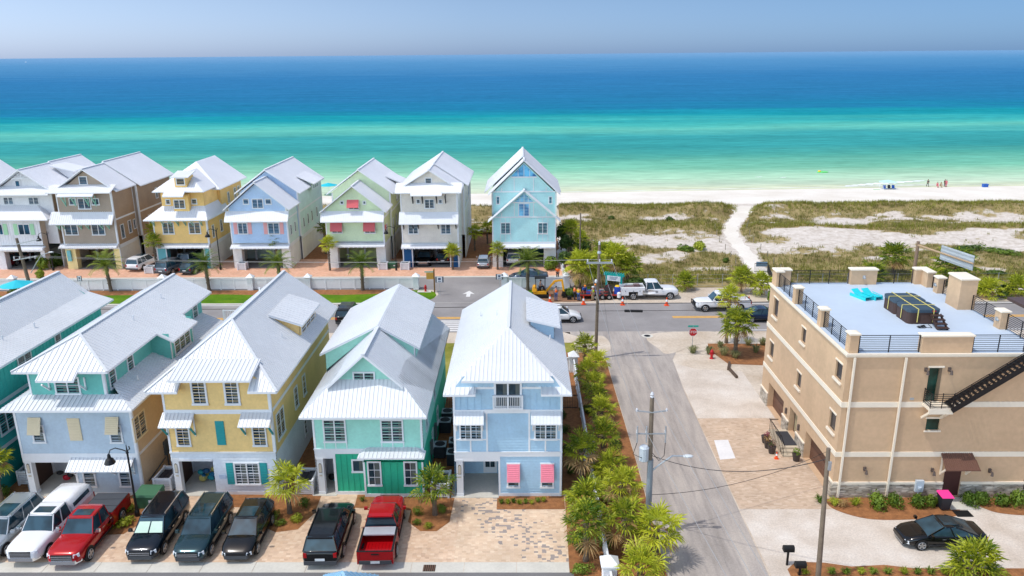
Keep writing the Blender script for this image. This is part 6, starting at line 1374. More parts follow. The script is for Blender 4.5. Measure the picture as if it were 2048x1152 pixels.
def dune_h(X, Y):
    r = 1.5 * np.exp(-((Y - 142.5 + vnoise(X, Y, 14, 3) * 3) / 4.2) ** 2) * (.55 + .7 * vnoise(X, Y, 11, 4)) + .8 * np.exp(-((Y - 128 + .03 * X) / 5) ** 2) * (.3 + vnoise(X, Y, 13, 6)) + .7 * (vnoise(X, Y, 7, 8) - .35) * np.clip((Y - 97) / 10, 0, 1)
    e = np.clip((148.5 - Y) / 3, 0, 1) * np.clip((Y - 95) / 3, 0, 1); pd = np.clip((path_d(X, Y) - 1.4) / 2.5, 0, 1)
    return .03 + np.maximum(r, 0) * e * (.12 + .88 * pd)
def grass_mask(X, Y):
    n = vnoise(X, Y * 1.6, 9, 11, 5); m = n - .46 + .16 * (vnoise(X, Y * 1.4, 2.2, 17, 2) - .5) * 2
    m = m + .40 * np.exp(-((Y - 142.5) / 4.5) ** 2) + .34 * np.exp(-((Y - 127.5 + .03 * X) / 1.7) ** 2) + .30 * np.exp(-((Y - 97) / 8) ** 2) - .10 * np.exp(-((Y - 119) / 6) ** 2) * (X > 25) - .12 * np.exp(-((Y - 134) / 3) ** 2)
    m = m + .2 * np.exp(-((Y - 134) / 9) ** 2) * (X < 32) + .16 * np.exp(-((X - 12) / 5) ** 2 - ((Y - 118) / 14) ** 2)
    m = np.clip(m * 3.6 + .46, 0, 1) * np.clip((path_d(X, Y) - 1.1) / .7, 0, 1) * np.clip((147.6 - Y + 2.2 * (vnoise(X, Y, 5, 21) - .5)) / .8, 0, 1)
    return m
def dune_mat():
    m, nt, b = newmat('dune ground'); p = wpos(nt)
    a = node(nt, 'ShaderNodeAttribute', attribute_name='grass'); n1 = noise(nt, p, 1.1, 6, .75); n2 = noise(nt, p, .25, 4)
    gcol = ramp(nt, n2, [(.3, (132, 116, 80)), (.5, (154, 138, 94)), (.72, (174, 154, 112))]); gcol = mixc(nt, 1.0, gcol, ramp(nt, n1, [(.3, gray(.72)), (.7, gray(1.15))]), 'MULTIPLY')
    scol = ramp(nt, n1, [(.3, (176, 162, 146)), (.5, (208, 198, 186)), (.7, (226, 218, 209))])
    f = node(nt, 'ShaderNodeMath', {0: a.outputs['Fac'], 1: node(nt, 'ShaderNodeMath', {0: n1, 1: .5}, operation='SUBTRACT').outputs[0]}, operation='ADD').outputs[0]
    f = node(nt, 'ShaderNodeMath', {0: f, 1: node(nt, 'ShaderNodeMath', {0: n1, 1: .5}, operation='SUBTRACT').outputs[0]}, operation='ADD').outputs[0]
    nt.links.new(mixc(nt, ramp(nt, f, [(.36, gray(0)), (.62, gray(1))]), scol, gcol), b.inputs['Base Color']); b.inputs['Roughness'].default_value = .95; b.inputs['Specular IOR Level'].default_value = .1
    bn = node(nt, 'ShaderNodeBump', {'Strength': .5, 'Distance': .15, 'Height': n1}); nt.links.new(bn.outputs[0], b.inputs['Normal']); return m
DUNEM = dune_mat()
def dune(name, xs, ys):
    o = grid(name, xs, ys, dune_h, DUNEM); X, Y = np.meshgrid(xs, ys); a = o.data.attributes.new('grass', 'FLOAT', 'POINT'); a.data.foreach_set('value', grass_mask(X, Y).reshape(-1).astype(np.float32)); return o
dune('dunes', np.arange(6.6, 150, .9), np.arange(93.4, 149.6, .7)); dune('dunes', np.arange(-100, 6.7, 1.2), np.arange(124, 149.6, .8))
pl = [p + Vector((0, 0)) for p in PATH]; mb = MB(); wd = [2.2, 1.7, 1.3, 1.15, 1.1, 1.1, 1.1, 1.15, 1.3, 1.7, 2.4]; Lp, Rp = [], []
fine = []
for i in range(len(PATH) - 1):
    for s in range(6):
        t = s / 6; a, b2, c2, d2 = PATH[max(i - 1, 0)], PATH[i], PATH[i + 1], PATH[min(i + 2, len(PATH) - 1)]
        q = .5 * ((2 * b2) + (c2 - a) * t + (2 * a - 5 * b2 + 4 * c2 - d2) * t * t + (3 * b2 - a - 3 * c2 + d2) * t ** 3); fine.append((q, wd[i] * (1 - t) + wd[i + 1] * t))
for i, (q, w_) in enumerate(fine):
    d = (fine[min(i + 1, len(fine) - 1)][0] - fine[max(i - 1, 0)][0]).normalized(); nrm = Vector((-d.y, d.x)); w_ = w_ * (1 + .18 * math.sin(i * 1.7) + .1 * math.sin(i * 3.1))
    row = [q + nrm * w_ * k for k in (1, .5, 0, -.5, -1)]; Lp.append([(r_.x, r_.y, float(dune_h(np.array(r_.x), np.array(r_.y))) + (.035 if abs(k - 2) < 2 else .012)) for k, r_ in enumerate(row)])
for i in range(len(Lp) - 1):
    for k in range(4): mb.poly([Lp[i][k + 1], Lp[i + 1][k + 1], Lp[i + 1][k], Lp[i][k]])
o = mb.build('sand_path', SAND, smooth=True); o['kind'] = 'structure'
def blades(name, n, xr_, yr_, mask, hgt, col, label, hf=dune_h, w_=.06, per=6):
    X = _rng.uniform(*xr_, n * 6); Y = _rng.uniform(*yr_, n * 6); k = _rng.random(n * 6) < mask(X, Y); X, Y = X[k][:n], Y[k][:n]; Z = hf(X, Y); n = len(X)
    tx = np.repeat(X, per) + _rng.normal(0, .16, n * per); ty = np.repeat(Y, per) + _rng.normal(0, .16, n * per); tz = np.repeat(Z, per); a = _rng.uniform(0, 6.283, n * per); h_ = hgt * _rng.uniform(.5, 1.2, n * per); ln = h_ * _rng.uniform(.1, .7, n * per)
    dx, dy = np.cos(a), np.sin(a); P0 = np.stack([tx - dy * w_ / 2, ty + dx * w_ / 2, tz], -1); P1 = np.stack([tx + dy * w_ / 2, ty - dx * w_ / 2, tz], -1); P2 = np.stack([tx + dx * ln, ty + dy * ln, tz + h_], -1)
    v = np.stack([P0, P1, P2], 1).reshape(-1, 3); me = bpy.data.meshes.new(name); me.from_pydata(v.tolist(), [], np.arange(len(v)).reshape(-1, 3).tolist()); me.materials.append(col); me.update()
    o = bpy.data.objects.new(name, me); COL.objects.link(o); setp(o, label, 'grass', None, 'stuff'); return o
DGRASS = foliage('dune grass', (122, 120, 62), (174, 166, 98), trans=.3, scale=.25); DGRASS2 = foliage('green dune grass', (112, 122, 36), (160, 158, 66), trans=.3, scale=.3)
blades('dune_grass', 15000, (7, 120), (95, 148), lambda x, y: grass_mask(x, y) ** 2, .5, DGRASS, 'olive and straw coloured grass covering the dunes right of the houses', w_=.07)
blades('dune_grass', 3500, (-95, 6), (124, 148), lambda x, y: grass_mask(x, y) ** 2, .5, DGRASS, 'dune grass between the back houses and the beach', w_=.07)
blades('dune_grass', 5000, (7, 120), (95, 148), lambda x, y: grass_mask(x, y) * np.clip(np.exp(-((y - 142.5) / 3.5) ** 2) + np.exp(-((y - 127.5 + .03 * x) / 1.6) ** 2) + .8 * np.exp(-((y - 97) / 4) ** 2), 0, 1), .65, DGRASS2, 'greener grass on the dune crests and by the road', w_=.08)
# ---------------------------------------------------------------- palms
SABAL = foliage('sabal leaf', (60, 92, 14), (192, 196, 52), trans=.25, scale=1.1); SABAL_D = foliage('dark sabal leaf', (58, 82, 20), (122, 140, 38), trans=.25, scale=1.1); DEAD = foliage('dead palm leaf', (150, 116, 72), (196, 164, 112), trans=.15)
DATE = foliage('date palm leaf', (62, 92, 28), (142, 156, 56), trans=.25, scale=.9)
def fan(mb, base, az, elv, pet, R_, rng, m=0, nb=17):
    d = Vector((math.cos(az) * math.cos(elv), math.sin(az) * math.cos(elv), math.sin(elv))); side = Vector((-math.sin(az), math.cos(az), 0)); up = side.cross(d) * -1
    if up.z < 0: up = -up
    hub = Vector(base) + d * pet + Vector((0, 0, -.12 * pet)); mb.bar(base, hub, .025, .018, m)
    for i in range(nb):
        t = rad(-112 + 224 * i / (nb - 1)) + rng.uniform(-.05, .05); L_ = R_ * (1 - .28 * (abs(t) / 2.0) ** 2) * rng.uniform(.85, 1.08)
        dv = (d * math.cos(t) + side * math.sin(t)).normalized(); fold = up * (.12 * (1 if i % 2 else -1)); p1 = hub + dv * L_ * .6 + up * .05 * L_; p2 = hub + dv * L_ + Vector((0, 0, -L_ * rng.uniform(.0, .26)))
        wv = dv.cross(up).normalized() * (.040 * R_ / .9); mb.add([hub, p1 - wv + fold * .25, p2, p1 + wv - fold * .25], [(0, 1, 2, 3)], m)
def sabal_crown(seed, nf=30, R_=.95, dead=5):
    rng = random.Random(seed); mb = MB()
    for i in range(nf):
        q = i / nf; elv = rad(84 - 135 * q ** .9) + rng.uniform(-.12, .12); fan(mb, (0, 0, 0), i * 2.39996 + rng.uniform(-.2, .2), elv, rng.uniform(.5, 1.05) * (R_ / .95), R_ * rng.uniform(.85, 1.1), rng, 0 if i < nf - dead else 1)
    return mb
def trunk_mb(h, r, lean=0.0, boots=True, seed=0):
    rng = random.Random(seed); mb = MB(); k = 7; mb.tube([(lean * (i / k) ** 1.6, 0, h * i / k) for i in range(k + 1)], [r * (1.25 if i == 0 else 1.0 + .06 * math.sin(i * 2.3)) for i in range(k)] + [r * 1.15], 9)
    if boots:
        for i in range(int(h * 9)):
            z = h * (.25 + .75 * rng.random()); a = rng.uniform(0, 6.28); x = lean * (z / h) ** 1.6; mb.bar((x + r * .8 * math.cos(a), r * .8 * math.sin(a), z), (x + (r + .1) * math.cos(a), (r + .1) * math.sin(a), z + .18), .07, .03)
    return mb
CROWNS = {}
def palm(name, label, base, hgt, R_=.95, kind=0, mt=None, group=None, lean=0.0, r=.15, nf=34, cat='palm', dead=5):
    t = thing(name, label, cat, base, random.uniform(0, 6.28), group); trunk_mb(hgt, r, lean, True, kind).build('trunk', TRUNK, t, local=True)
    key = (kind % 4, nf, dead)
    if key not in CROWNS:
        c = sabal_crown(kind % 4 + 3, nf, .95, dead).build('crown', [SABAL, DEAD], t, local=True); CROWNS[key] = c.data
    else:
        c = bpy.data.objects.new('crown', CROWNS[key]); COL.objects.link(c); c.parent = t
    c.location = (lean, 0, hgt); s = R_ / .95; c.scale = (s, s, s); c.rotation_euler = (0, 0, random.uniform(0, 6.28)); return t
def date_crown(seed, nf=30, L_=2.3):
    rng = random.Random(seed); mb = MB()
    for i in range(nf):
        q = i / nf; az = i * 2.39996; el0 = rad(84 - 95 * q) + rng.uniform(-.1, .1); p = Vector((0, 0, 0)); n = 9; seg = L_ * rng.uniform(.85, 1.1) / n; pts = [p.copy()]
        for k in range(n): e = el0 - rad(70) * (k / n) ** 1.4; p = p + Vector((math.cos(az) * math.cos(e), math.sin(az) * math.cos(e), math.sin(e))) * seg; pts.append(p.copy())
        mb.tube(pts, [.03 - .024 * k / n for k in range(n + 1)], 4)
        side = Vector((-math.sin(az), math.cos(az), 0))
        for k in range(1, n + 1):
            for sg in (-1, 1):
                for h_ in (0, .5):
                    if k == n and h_: continue
                    a = pts[k].lerp(pts[min(k + 1, n)], h_); d = (pts[k] - pts[k - 1]).normalized(); ll = .5 * (1 - .5 * abs(k / n - .45)) * rng.uniform(.8, 1.1); tip = a + (side * sg * .8 + d * .55 + Vector((0, 0, -.25 + rng.uniform(-.15, .1)))).normalized() * ll; w_ = d * .032
                    mb.add([a - w_, a + w_, tip + w_ * .3, tip - w_ * .3], [(0, 1, 2, 3)])
    return mb
DC = None
def datepalm(label, base, hgt, s=1.0, lean=0.0):
    global DC
    t = thing('date_palm', label, 'palm', base, random.uniform(0, 6.28), 'date palms in front of the white fence'); trunk_mb(hgt, .2, lean, True, 5).build('trunk', TRUNK, t, local=True)
    if DC is None: c = date_crown(3).build('crown', DATE, t, local=True); DC = c.data
    else: c = bpy.data.objects.new('crown', DC); COL.objects.link(c); c.parent = t
    c.location = (lean, 0, hgt); c.scale = (s, s, s); c.rotation_euler = (0, 0, random.uniform(0, 6.28))
for b, lab in (((-51.4, 93.0), 'brown'), ((-39.0, 92.9), 'yellow'), ((-30.0, 92.9), 'powder blue'), ((-19.8, 92.9), 'pale green'), ((.7, 92.6), 'aqua')):
    datepalm('feathery date palm on the verge before the %s house' % lab, (*b, .02), random.uniform(3.3, 3.7), random.uniform(.95, 1.1), random.uniform(-.2, .2))
for (x, y, hh, lab) in ((-50.0, 102.8, 4.1, 'between the white SUV and the yellow house carport'), (-26.1, 102.3, 3.8, 'at the left pier of the pale green house'), (-9.4, 102.5, 2.6, 'before the right blue panel of the beige house'), (-3.3, 102.4, 2.8, 'at the left pier of the aqua house'), (-33.9, 104.5, 3.9, 'beside the right pier of the powder blue house'), (-28.9, 111.5, 4.0, 'in the gap between the powder blue and green houses'), (-52.4, 108.5, 4.6, 'in the gap between the brown and yellow houses'), (-7.0, 113.0, 2.9, 'leaning by the side wall of the beige house'), (-5.3, 117.5, 2.6, 'in the mulch gap left of the aqua house')):
    palm('sabal_palm', 'small sabal palm ' + lab, (x, y, .03), hh, .78, int(x * 3) % 4, group='sabal palms in the back row', r=.13, nf=26, dead=2)
HG = 'sabal palms in the hedge along the side road'
hedge = [(6.1, 67.5, 2.3, 'farthest palm of the roadside hedge, by the street pole'), (6.8, 64.4, 2.0, 'hedge palm next to the far fence pillar'), (5.9, 61.8, 2.2, 'hedge palm level with the back of the pale blue house'), (6.2, 59.2, 2.0, 'hedge palm level with the middle of the pale blue house'), (6.2, 56.7, 2.1, 'bright hedge palm above bare mulch shadows'), (6.1, 53.9, 2.3, 'broad hedge palm level with the blue dormer'), (6.0, 49.5, 2.4, 'yellow-green hedge palm right of the middle fence pillar'), (6.2, 43.4, 2.3, 'hedge palm with a bare leaning trunk'), (4.0, 46.9, 2.6, 'palm with brown dead fans beside the pink shutters'), (3.9, 41.8, 2.3, 'pale palm at the corner of the blue house paving'), (3.7, 38.7, 2.5, 'large palm at the kerb beside the paved drive'), (6.1, 39.4, 2.2, 'dense palm left of the transformer pole foot'), (7.6, 38.4, 2.2, 'dense palm right of the transformer pole foot'), (6.2, 35.4, 2.2, 'nearest palm with flowering stalks at the bottom edge'), (5.9, 46.3, 1.6, 'low palm behind the bare trunk in the hedge')]
for i, (x, y, hh, lab) in enumerate(hedge):
    palm('sabal_palm', lab, (x - (.35 if y > 48 else .1), y, .02), hh, (.76 if y > 50 else .92) * random.uniform(.9, 1.12), i, group=HG, lean=random.uniform(-.15, .25), dead=9 if 'dead' in lab else 4, nf=22)
palm('sabal_palm', 'broad low-crowned sabal palm in the island bed by the red hydrant', (20.5, 70.6, .03), 3.3, 1.12, 1, r=.2, nf=34)
palm('sabal_palm', 'taller slim sabal palm in the island bed, in front of the white pickup', (20.5, 74.0, .03), 4.9, .85, 2, r=.16, nf=28, dead=7)
palm('sabal_palm', 'bright young palm in the mulch bed of the yellow house', (-14.9, 43.6, .03), 2.3, .92, 0, group='palms before the near houses', nf=17, dead=2); palm('sabal_palm', 'young palm between the red pickup and the blue house paving', (-5.6, 43.4, .03), 2.1, .9, 3, group='palms before the near houses', nf=17, dead=2)
palm('sabal_palm', 'palm cut by the left edge of the picture', (-34.3, 44.9, .03), 3.0, .8, 2, group='palms before the near houses', nf=26)
palm('sabal_palm', 'low palm in the bed at the bottom right corner', (25.0, 37.3, .03), .75, 1.1, 1, nf=30)
for px, py, hh, R_, lab in ((1370, 575, 1.0, .9, 'low palm by the chain-link fence behind the utility truck'), (1482, 580, 1.9, 1.0, 'palm left of the beach gate'), (1522, 585, 1.4, 1.0, 'bushy palm below the beach gate'), (1785, 545, 2.6, 1.3, 'dark palm behind the tan building terrace'), (1745, 560, 1.0, 1.2, 'yellowish low palm left of the dark terrace palm'), (1905, 565, 2.4, 1.7, 'large shaggy palm under the sign gantry arm'), (1850, 575, 1.4, 1.1, 'low palm left of the shaggy one under the gantry'), (1975, 590, 1.0, 1.0, 'low palm at the right edge beyond the road'), (2030, 590, 1.1, 1.1, 'low palm at the right picture edge'), (1160, 575, 3.2, 1.3, 'left palm of the clump behind the roadworks'), (1190, 570, 2.6, 1.3, 'middle palm of the clump behind the street pole'), (1228, 560, 3.3, 1.3, 'right palm of the clump above the turquoise sign'), (1255, 562, 2.2, 1.2, 'low right palm of the clump by the turquoise sign'), (1205, 545, 3.0, 1.1, 'back palm of the clump behind the street pole'), (1160, 520, 3.2, .9, 'palm beside the right wall of the aqua house'), (1142, 500, 3.6, .9, 'far palm along the right wall of the aqua house')):
    x, y = G(px, py, .3); palm('sabal_palm', lab, (x, y, .1), hh, R_, int(px) % 4, group='palms at the edge of the dunes', nf=34, dead=4)
# ---------------------------------------------------------------- bushes and small plants
BUSH = foliage('hedge leaf', (62, 92, 22), (128, 150, 50), scale=1.8); BUSH_D = foliage('dark shrub leaf', (44, 70, 22), (92, 116, 40), scale=1.8); LIME = foliage('lime groundcover', (112, 128, 22), (178, 186, 60), scale=2); REEDS = foliage('grey green grass clump', (96, 108, 64), (164, 162, 110), scale=1.5)
BM = {}
def bush_mesh(seed, n=520, leaf=.13):
    rng = random.Random(seed); mb = MB(); ax = [(rng.uniform(-.35, .35), rng.uniform(-.35, .35), rng.uniform(.25, .6), rng.uniform(.4, .65)) for _ in range(7)]
    for i in range(n):
        c = ax[i % 7]; th = rng.uniform(0, 6.283); u = rng.uniform(-.6, 1); r_ = c[3] * rng.uniform(.65, 1.05); s = math.sqrt(1 - u * u); d = Vector((s * math.cos(th), s * math.sin(th), u)); p = Vector(c[:3]) + d * r_; p.z = max(p.z, .03)
        a = Vector((rng.gauss(0, 1), rng.gauss(0, 1), rng.gauss(0, 1))); a = (a - d * a.dot(d) * .6).normalized(); b_ = d.cross(a).normalized(); L_ = leaf * rng.uniform(.7, 1.4); mb.add([p - a * L_, p + b_ * L_ * .5, p + a * L_, p - b_ * L_ * .5], [(0, 1, 2, 3)])
    return mb
def bush(name, label, loc, size, m=BUSH, cat='shrub', group=None, seed=0, n=520, leaf=.13):
    key = (seed % 4, n, leaf, m.name)
    if key not in BM: o = bush_mesh(seed % 4 + 11, n, leaf).build(name, m); BM[key] = o.data
    else: o = bpy.data.objects.new(name, BM[key]); COL.objects.link(o)
    o.location = loc; o.scale = size if isinstance(size, tuple) else (size,) * 3; o.rotation_euler = (0, 0, random.uniform(0, 6.28)); return setp(o, label, cat, group)
def tuft(name, label, loc, h_, r_, m, n=60, cat='plant', group=None, w_=.05, arch=.5):
    rng = random.Random(int(loc[0] * 97 + loc[1] * 31)); mb = MB()
    for i in range(n):
        a = rng.uniform(0, 6.283); d = Vector((math.cos(a), math.sin(a), 0)); s = Vector((-d.y, d.x, 0)) * w_ / 2; o_ = d * rng.uniform(0, r_ * .3); hh = h_ * rng.uniform(.6, 1.1); out = r_ * rng.uniform(.3, 1.0)
        p1 = o_ + d * out * .45 + Vector((0, 0, hh * .85)); p2 = o_ + d * out + Vector((0, 0, hh * (1 - arch * rng.uniform(.3, 1.0)))); mb.add([o_ - s, o_ + s, p1 + s * .8, p1 - s * .8, p2], [(0, 1, 2, 3), (3, 2, 4)])
    o = mb.build(name, m); o.location = loc; return setp(o, label, cat, group)
cr = crop(1480, 880, 3.606); HB = 'clipped hedge shrubs along the tan building'
for (x, y, s, lab) in ((985, 480, 1.0, 'leftmost clipped shrub below the tan wall'), (1110, 478, .8, 'second clipped shrub, right of the leftmost'), (1265, 480, .85, 'clipped shrub below the grey meter box'), (1372, 475, .75, 'clipped shrub touching the pink-lidded bin'), (1650, 470, .8, 'first clipped shrub right of the maroon door'), (1755, 468, .85, 'second clipped shrub right of the maroon door'), (1880, 470, .8, 'clipped shrub near the right picture edge'), (1990, 468, .95, 'rightmost clipped shrub below the tan wall')):
    p = G(*cr(x, y)); bush('shrub', lab, (p[0], min(p[1], 44.5), .03), (s * .9, s * .75, s * 1.05), BUSH, group=HB, seed=x, n=620, leaf=.11)
for (x, y, h_, m, lab) in ((680, 470, .5, LIME, 'yellow-green strappy plant at the corner of the tan building'), (740, 480, .45, DEAD, 'orange-leaved plant in the corner bed'), (830, 470, .5, LIME, 'strappy plant left of the clipped shrubs'), (575, 450, .45, BUSH, 'small plant at the pole by the tan corner')):
    p = G(*cr(x, y)); tuft('bed_plant', lab, (*p, .03), h_, .55, m, 60)
LG = 'small plants in the bottom right bed'
for i, x in enumerate((470, 660, 760, 875, 960, 1065, 1180, 1275, 1370, 1470)):
    p = G(*cr(x, 965)); tuft('bed_plant', 'small green clump in the row along the bottom right bed', (*p, .03), .35, .38, BUSH if i % 3 else LIME, 50, group=LG)
for (px, py, h_, r_, lab) in ((1386, 706, .8, .8, 'grass clump at the foot of the stop sign'), (1418, 708, .8, .7, 'grass clump beside the red hydrant'), (1447, 710, .9, .9, 'wide grass clump in the island bed'), (1470, 716, .8, .8, 'low grass clump near the big palm trunk'), (1512, 705, .9, .8, 'grass clump at the tan building corner'), (1496, 690, .8, .8, 'dark grass clump behind the big palm'), (1525, 690, .8, .7, 'grass clump against the tan wall'), (1440, 694, .6, .6, 'small grass clump in the island mulch')):
    tuft('grass_clump', lab, (*G(px, py), .02), h_, r_, REEDS, 90, 'grass clump')
G2 = 'low groundcover in the near mulch beds'
k = 0
for (x, y, s, m, lab) in ((-24.9, 42.3, (.75, .8, .55), LIME, 'lime groundcover beside the navy SUV'), (-25.4, 43.9, (.6, .6, .5), LIME, 'lime groundcover below the green utility box'), (-15.7, 43.0, (.6, .5, .5), BUSH, 'shrub left of the yellow house palm'), (-14.3, 42.7, (.6, .5, .5), LIME, 'lime shrub right of the yellow house palm'), (-15.1, 42.3, (.5, .4, .4), BUSH, 'shrub before the yellow house palm'), (-14.2, 44.4, (.5, .5, .7), BUSH_D, 'dark shrub behind the yellow house palm'), (-6.7, 43.4, (.45, .45, .55), BUSH, 'round shrub left of the mint house palm'), (-5.2, 43.6, (.45, .45, .55), BUSH, 'round shrub right of the mint house palm'), (-6.6, 42.3, (.35, .35, .4), BUSH, 'small shrub before the mint house palm, left'), (-5.8, 41.9, (.4, .4, .4), LIME, 'bright shrub before the mint house palm'), (-34.6, 45.6, (.8, .7, .7), BUSH_D, 'dark shrub beside the silver SUV'), (3.1, 44.5, (.7, 1.2, .8), LIME, 'shrub along the right wall of the blue house'), (3.3, 37.6, (.9, .7, .5), BUSH, 'bright shrub at the kerb below the hedge'), (3.2, 40.4, (.7, .9, .7), BUSH_D, 'dark shrub under the large hedge palm')):
    bush('shrub', lab, (x, y, .03), s, m, group=G2, seed=k, n=420, leaf=.1); k += 1
for i in range(11):
    x = -1.4 + i * .39 if i < 8 else -10.5 + (i - 8) * 1.9; tuft('bed_plant', 'small spiky plant in the mulch against the front wall', (x, 44.6 + .4 * random.random(), .03), .35, .3, LIME if i % 2 else BUSH, 30, group='spiky bedding plants')
for i, y in enumerate((48.5, 51.5, 54.5, 57)):
    bush('shrub', 'dark shrub in the shaded side yard of the blue house', (3.3, y, .02), (.45, .55, .7), BUSH_D, seed=i, group='side yard shrubs', n=420, leaf=.1)
for i, (x, y) in enumerate(((5.4, 48.4), (6.9, 52), (5.3, 58), (6.9, 47.6), (5.6, 44.9), (6.9, 41.4), (4.9, 40.2), (3.4, 39.8), (7.0, 36.6), (5.2, 63.5))):
    bush('shrub', 'leafy undergrowth shrub between the hedge palms', (x, y, .02), (.75, .75, .75), BUSH_D if i % 2 else BUSH, seed=i, group='undergrowth in the palm hedge', n=420, leaf=.12)
for (px, py, s, m, lab) in ((1340, 443, (1.6, 1.0, .9), BUSH_D, 'dark green bush on the upper dune'), (1372, 502, (1.7, 1.2, 1.0), BUSH, 'bright green bush on the dune, left part'), (1398, 496, (1.9, 1.2, 1.0), LIME, 'bright green bush on the dune, right part'), (1452, 523, (.7, .6, .6), BUSH, 'small bush left of the beach gate'), (1222, 440, (.8, .6, .8), BUSH_D, 'small dark bush near the first dune crest'), (1990, 548, (1.5, .9, .6), BUSH_D, 'flat dark bush on the right dune'), (1940, 500, (4, 2, .8), BUSH_D, 'spreading low shrub on the right dune'), (2000, 505, (4.5, 2, .8), BUSH, 'spreading shrub at the right edge of the dune'), (1100, 535, (1.7, 1.4, 1.6), BUSH, 'bright green tree-like shrub right of the aqua house carport'), (1270, 570, (1.6, 1.2, 1.0), BUSH_D, 'shady shrub behind the turquoise sign'), (1180, 588, (1.6, 1.0, 1.0), BUSH_D, 'shrub behind the workers'), (1145, 590, (1.3, 1.0, 1.0), BUSH_D, 'shrub at the end of the white fence'), (1545, 600, (.8, .8, 1.4), BUSH, 'bush at the corner of the tan building by the road'), (1960, 585, (1.8, 1.2, 1.2), BUSH, 'hedge bush beyond the road at the right'), (2010, 588, (1.8, 1.2, 1.2), BUSH_D, 'dark hedge bush beyond the road at the right'), (88, 535, (1.5, 1.1, 1.9), BUSH, 'feathery shrub under the left street lamp'), (112, 530, (1.8, 1.2, 1.7), BUSH_D, 'broad shrub left of the pale yellow pier'), (80, 553, (.9, .8, 1.0), LIME, 'yellow-green bush by the left utility pole'), (35, 590, (1.4, 1.0, 1.2), BUSH_D, 'dark bush behind the turquoise parasol')):
    bush('shrub', lab, (*G(px, py, .2), .1), s, m, seed=int(px), n=620, leaf=.16 if s[0] < 2 else .09)
for i, (px, py, z, h_) in enumerate(((1122, 455, 0, 4.0), (1135, 480, 0, 4.2), (1165, 480, 0, 3.4), (1128, 510, 0, 3.6))):
    x, y = G(px, py + 45, 0); t = thing('scrub_tree', ['slim dark tree at the dune edge beside the aqua house', 'taller dark tree behind the aqua house wall', 'spreading scrub tree right of the aqua house', 'near scrub tree by the white side fence'][i], 'tree', (x, y, 0))
    m_ = MB(); m_.tube([(0, 0, 0), (.15, 0, h_ * .4), (-.1, .1, h_ * .8)], [.14, .1, .05], 6); m_.bar((.1, 0, h_ * .4), (.8, .2, h_ * .75), .06, .06); m_.build('trunk', TRUNK, t, local=True)
    c = bush_mesh(30 + i, 700, .12); c.v = [(a * 1.5, b_ * 1.5, h_ * .5 + q * h_ * .45) for a, b_, q in c.v]; c.build('crown', BUSH_D, t, local=True)
# ---------------------------------------------------------------- fences
def cap_post(par, x, y, h_=1.62, w=.34):
    b = MB(); b.box(x - w, x + w, y - w, y + w, 0, h_)
    for i in range(9): z = .12 + i * (h_ - .2) / 9; b.box(x - w - .015, x + w + .015, y - w - .015, y + w + .015, z, z + .07)
    o = b.build('post', WHITE, par); c = MB(); e = w + .14
    c.add([(x - e, y - e, h_), (x + e, y - e, h_), (x + e, y + e, h_), (x - e, y + e, h_), (x - e, y - e, h_ + .06), (x + e, y - e, h_ + .06), (x + e, y + e, h_ + .06), (x - e, y + e, h_ + .06), (x, y, h_ + .5)], [(3, 2, 1, 0), (0, 1, 5, 4), (1, 2, 6, 5), (2, 3, 7, 6), (3, 0, 4, 7), (4, 5, 8), (5, 6, 8), (6, 7, 8), (7, 4, 8)]); c.build('post_cap', WHITE, o)
def panels(par, p, q, h_=1.42, sp=1.85, m=None):
    p, q = Vector((*p, 0)), Vector((*q, 0)); L_ = (q - p).length; d = (q - p) / L_; n = Vector((-d.y, d.x, 0)); k = max(1, round(L_ / sp)); b = MB()
    for i in range(8): z = .12 + i * (h_ - .18) / 8; b.bar(p + Vector((0, 0, z + .07)), q + Vector((0, 0, z + .07)), .04, (h_ - .18) / 8 - .025)
    b.bar(p + Vector((0, 0, h_ - .02)), q + Vector((0, 0, h_ - .02)), .12, .07)
    for i in range(1, k): a = p.lerp(q, i / k); b.box(a.x - .06, a.x + .06, a.y - .06, a.y + .06, 0, h_ - .06)
    b.build('panel', m or WHITE, par)
f = thing('white_fence', 'long white horizontal-board fence with capped posts along the far verge', 'fence', (-38, 93.4, 0)); xs = [-75, -63.8, -44.9, -33.9, -26.7, -13.2]
for i, x in enumerate(xs): cap_post(f, x, 93.4); (panels(f, (xs[i - 1] + .35, 93.4), (x - .35, 93.4)) if i else None)
f = thing('white_fence', 'short white board fence before the aqua house, right of the entry drive', 'fence', (1.6, 93.4, 0)); cap_post(f, -2.2, 93.4); cap_post(f, 5.55, 93.4); panels(f, (-1.85, 93.4), (5.2, 93.4))
f = thing('white_fence', 'white side fence running back beside the aqua house', 'fence', (5.4, 100, 0)); panels(f, (5.5, 93.8), (5.25, 105.6), m=WHITE); cap_post(f, 5.2, 106, 1.5, .25)
f = thing('white_fence', 'white fence with capped pillars running through the palm hedge', 'fence', (4.7, 51, 0)); ys = [36.4, 49.6, 66.8]
for i, y in enumerate(ys): cap_post(f, 4.68, y, 1.55, .36); (panels(f, (4.68, ys[i - 1] + .4), (4.68, y - .4), 1.35, m=WHITE) if i else None)
panels(f, (4.68, 30), (4.68, 36.0), 1.35)
panels(f, (4.3, 66.8), (3.3, 66.8), 1.35)
def picket(label, p, q, h_=1.3, m=DARKMET, sp=.13, rails=(.12, .95)):
    p, q = Vector((*p, 0)), Vector((*q, 0)); L_ = (q - p).length; b = MB(); k = int(L_ / sp)
    for i in range(k + 1): a = p.lerp(q, i / k); b.box(a.x - .012, a.x + .012, a.y - .012, a.y + .012, .05, h_)
    for r in rails: b.bar(p + Vector((0, 0, r * h_)), q + Vector((0, 0, r * h_)), .04, .05)
    return solo(b, 'metal_fence', m, label, 'fence')
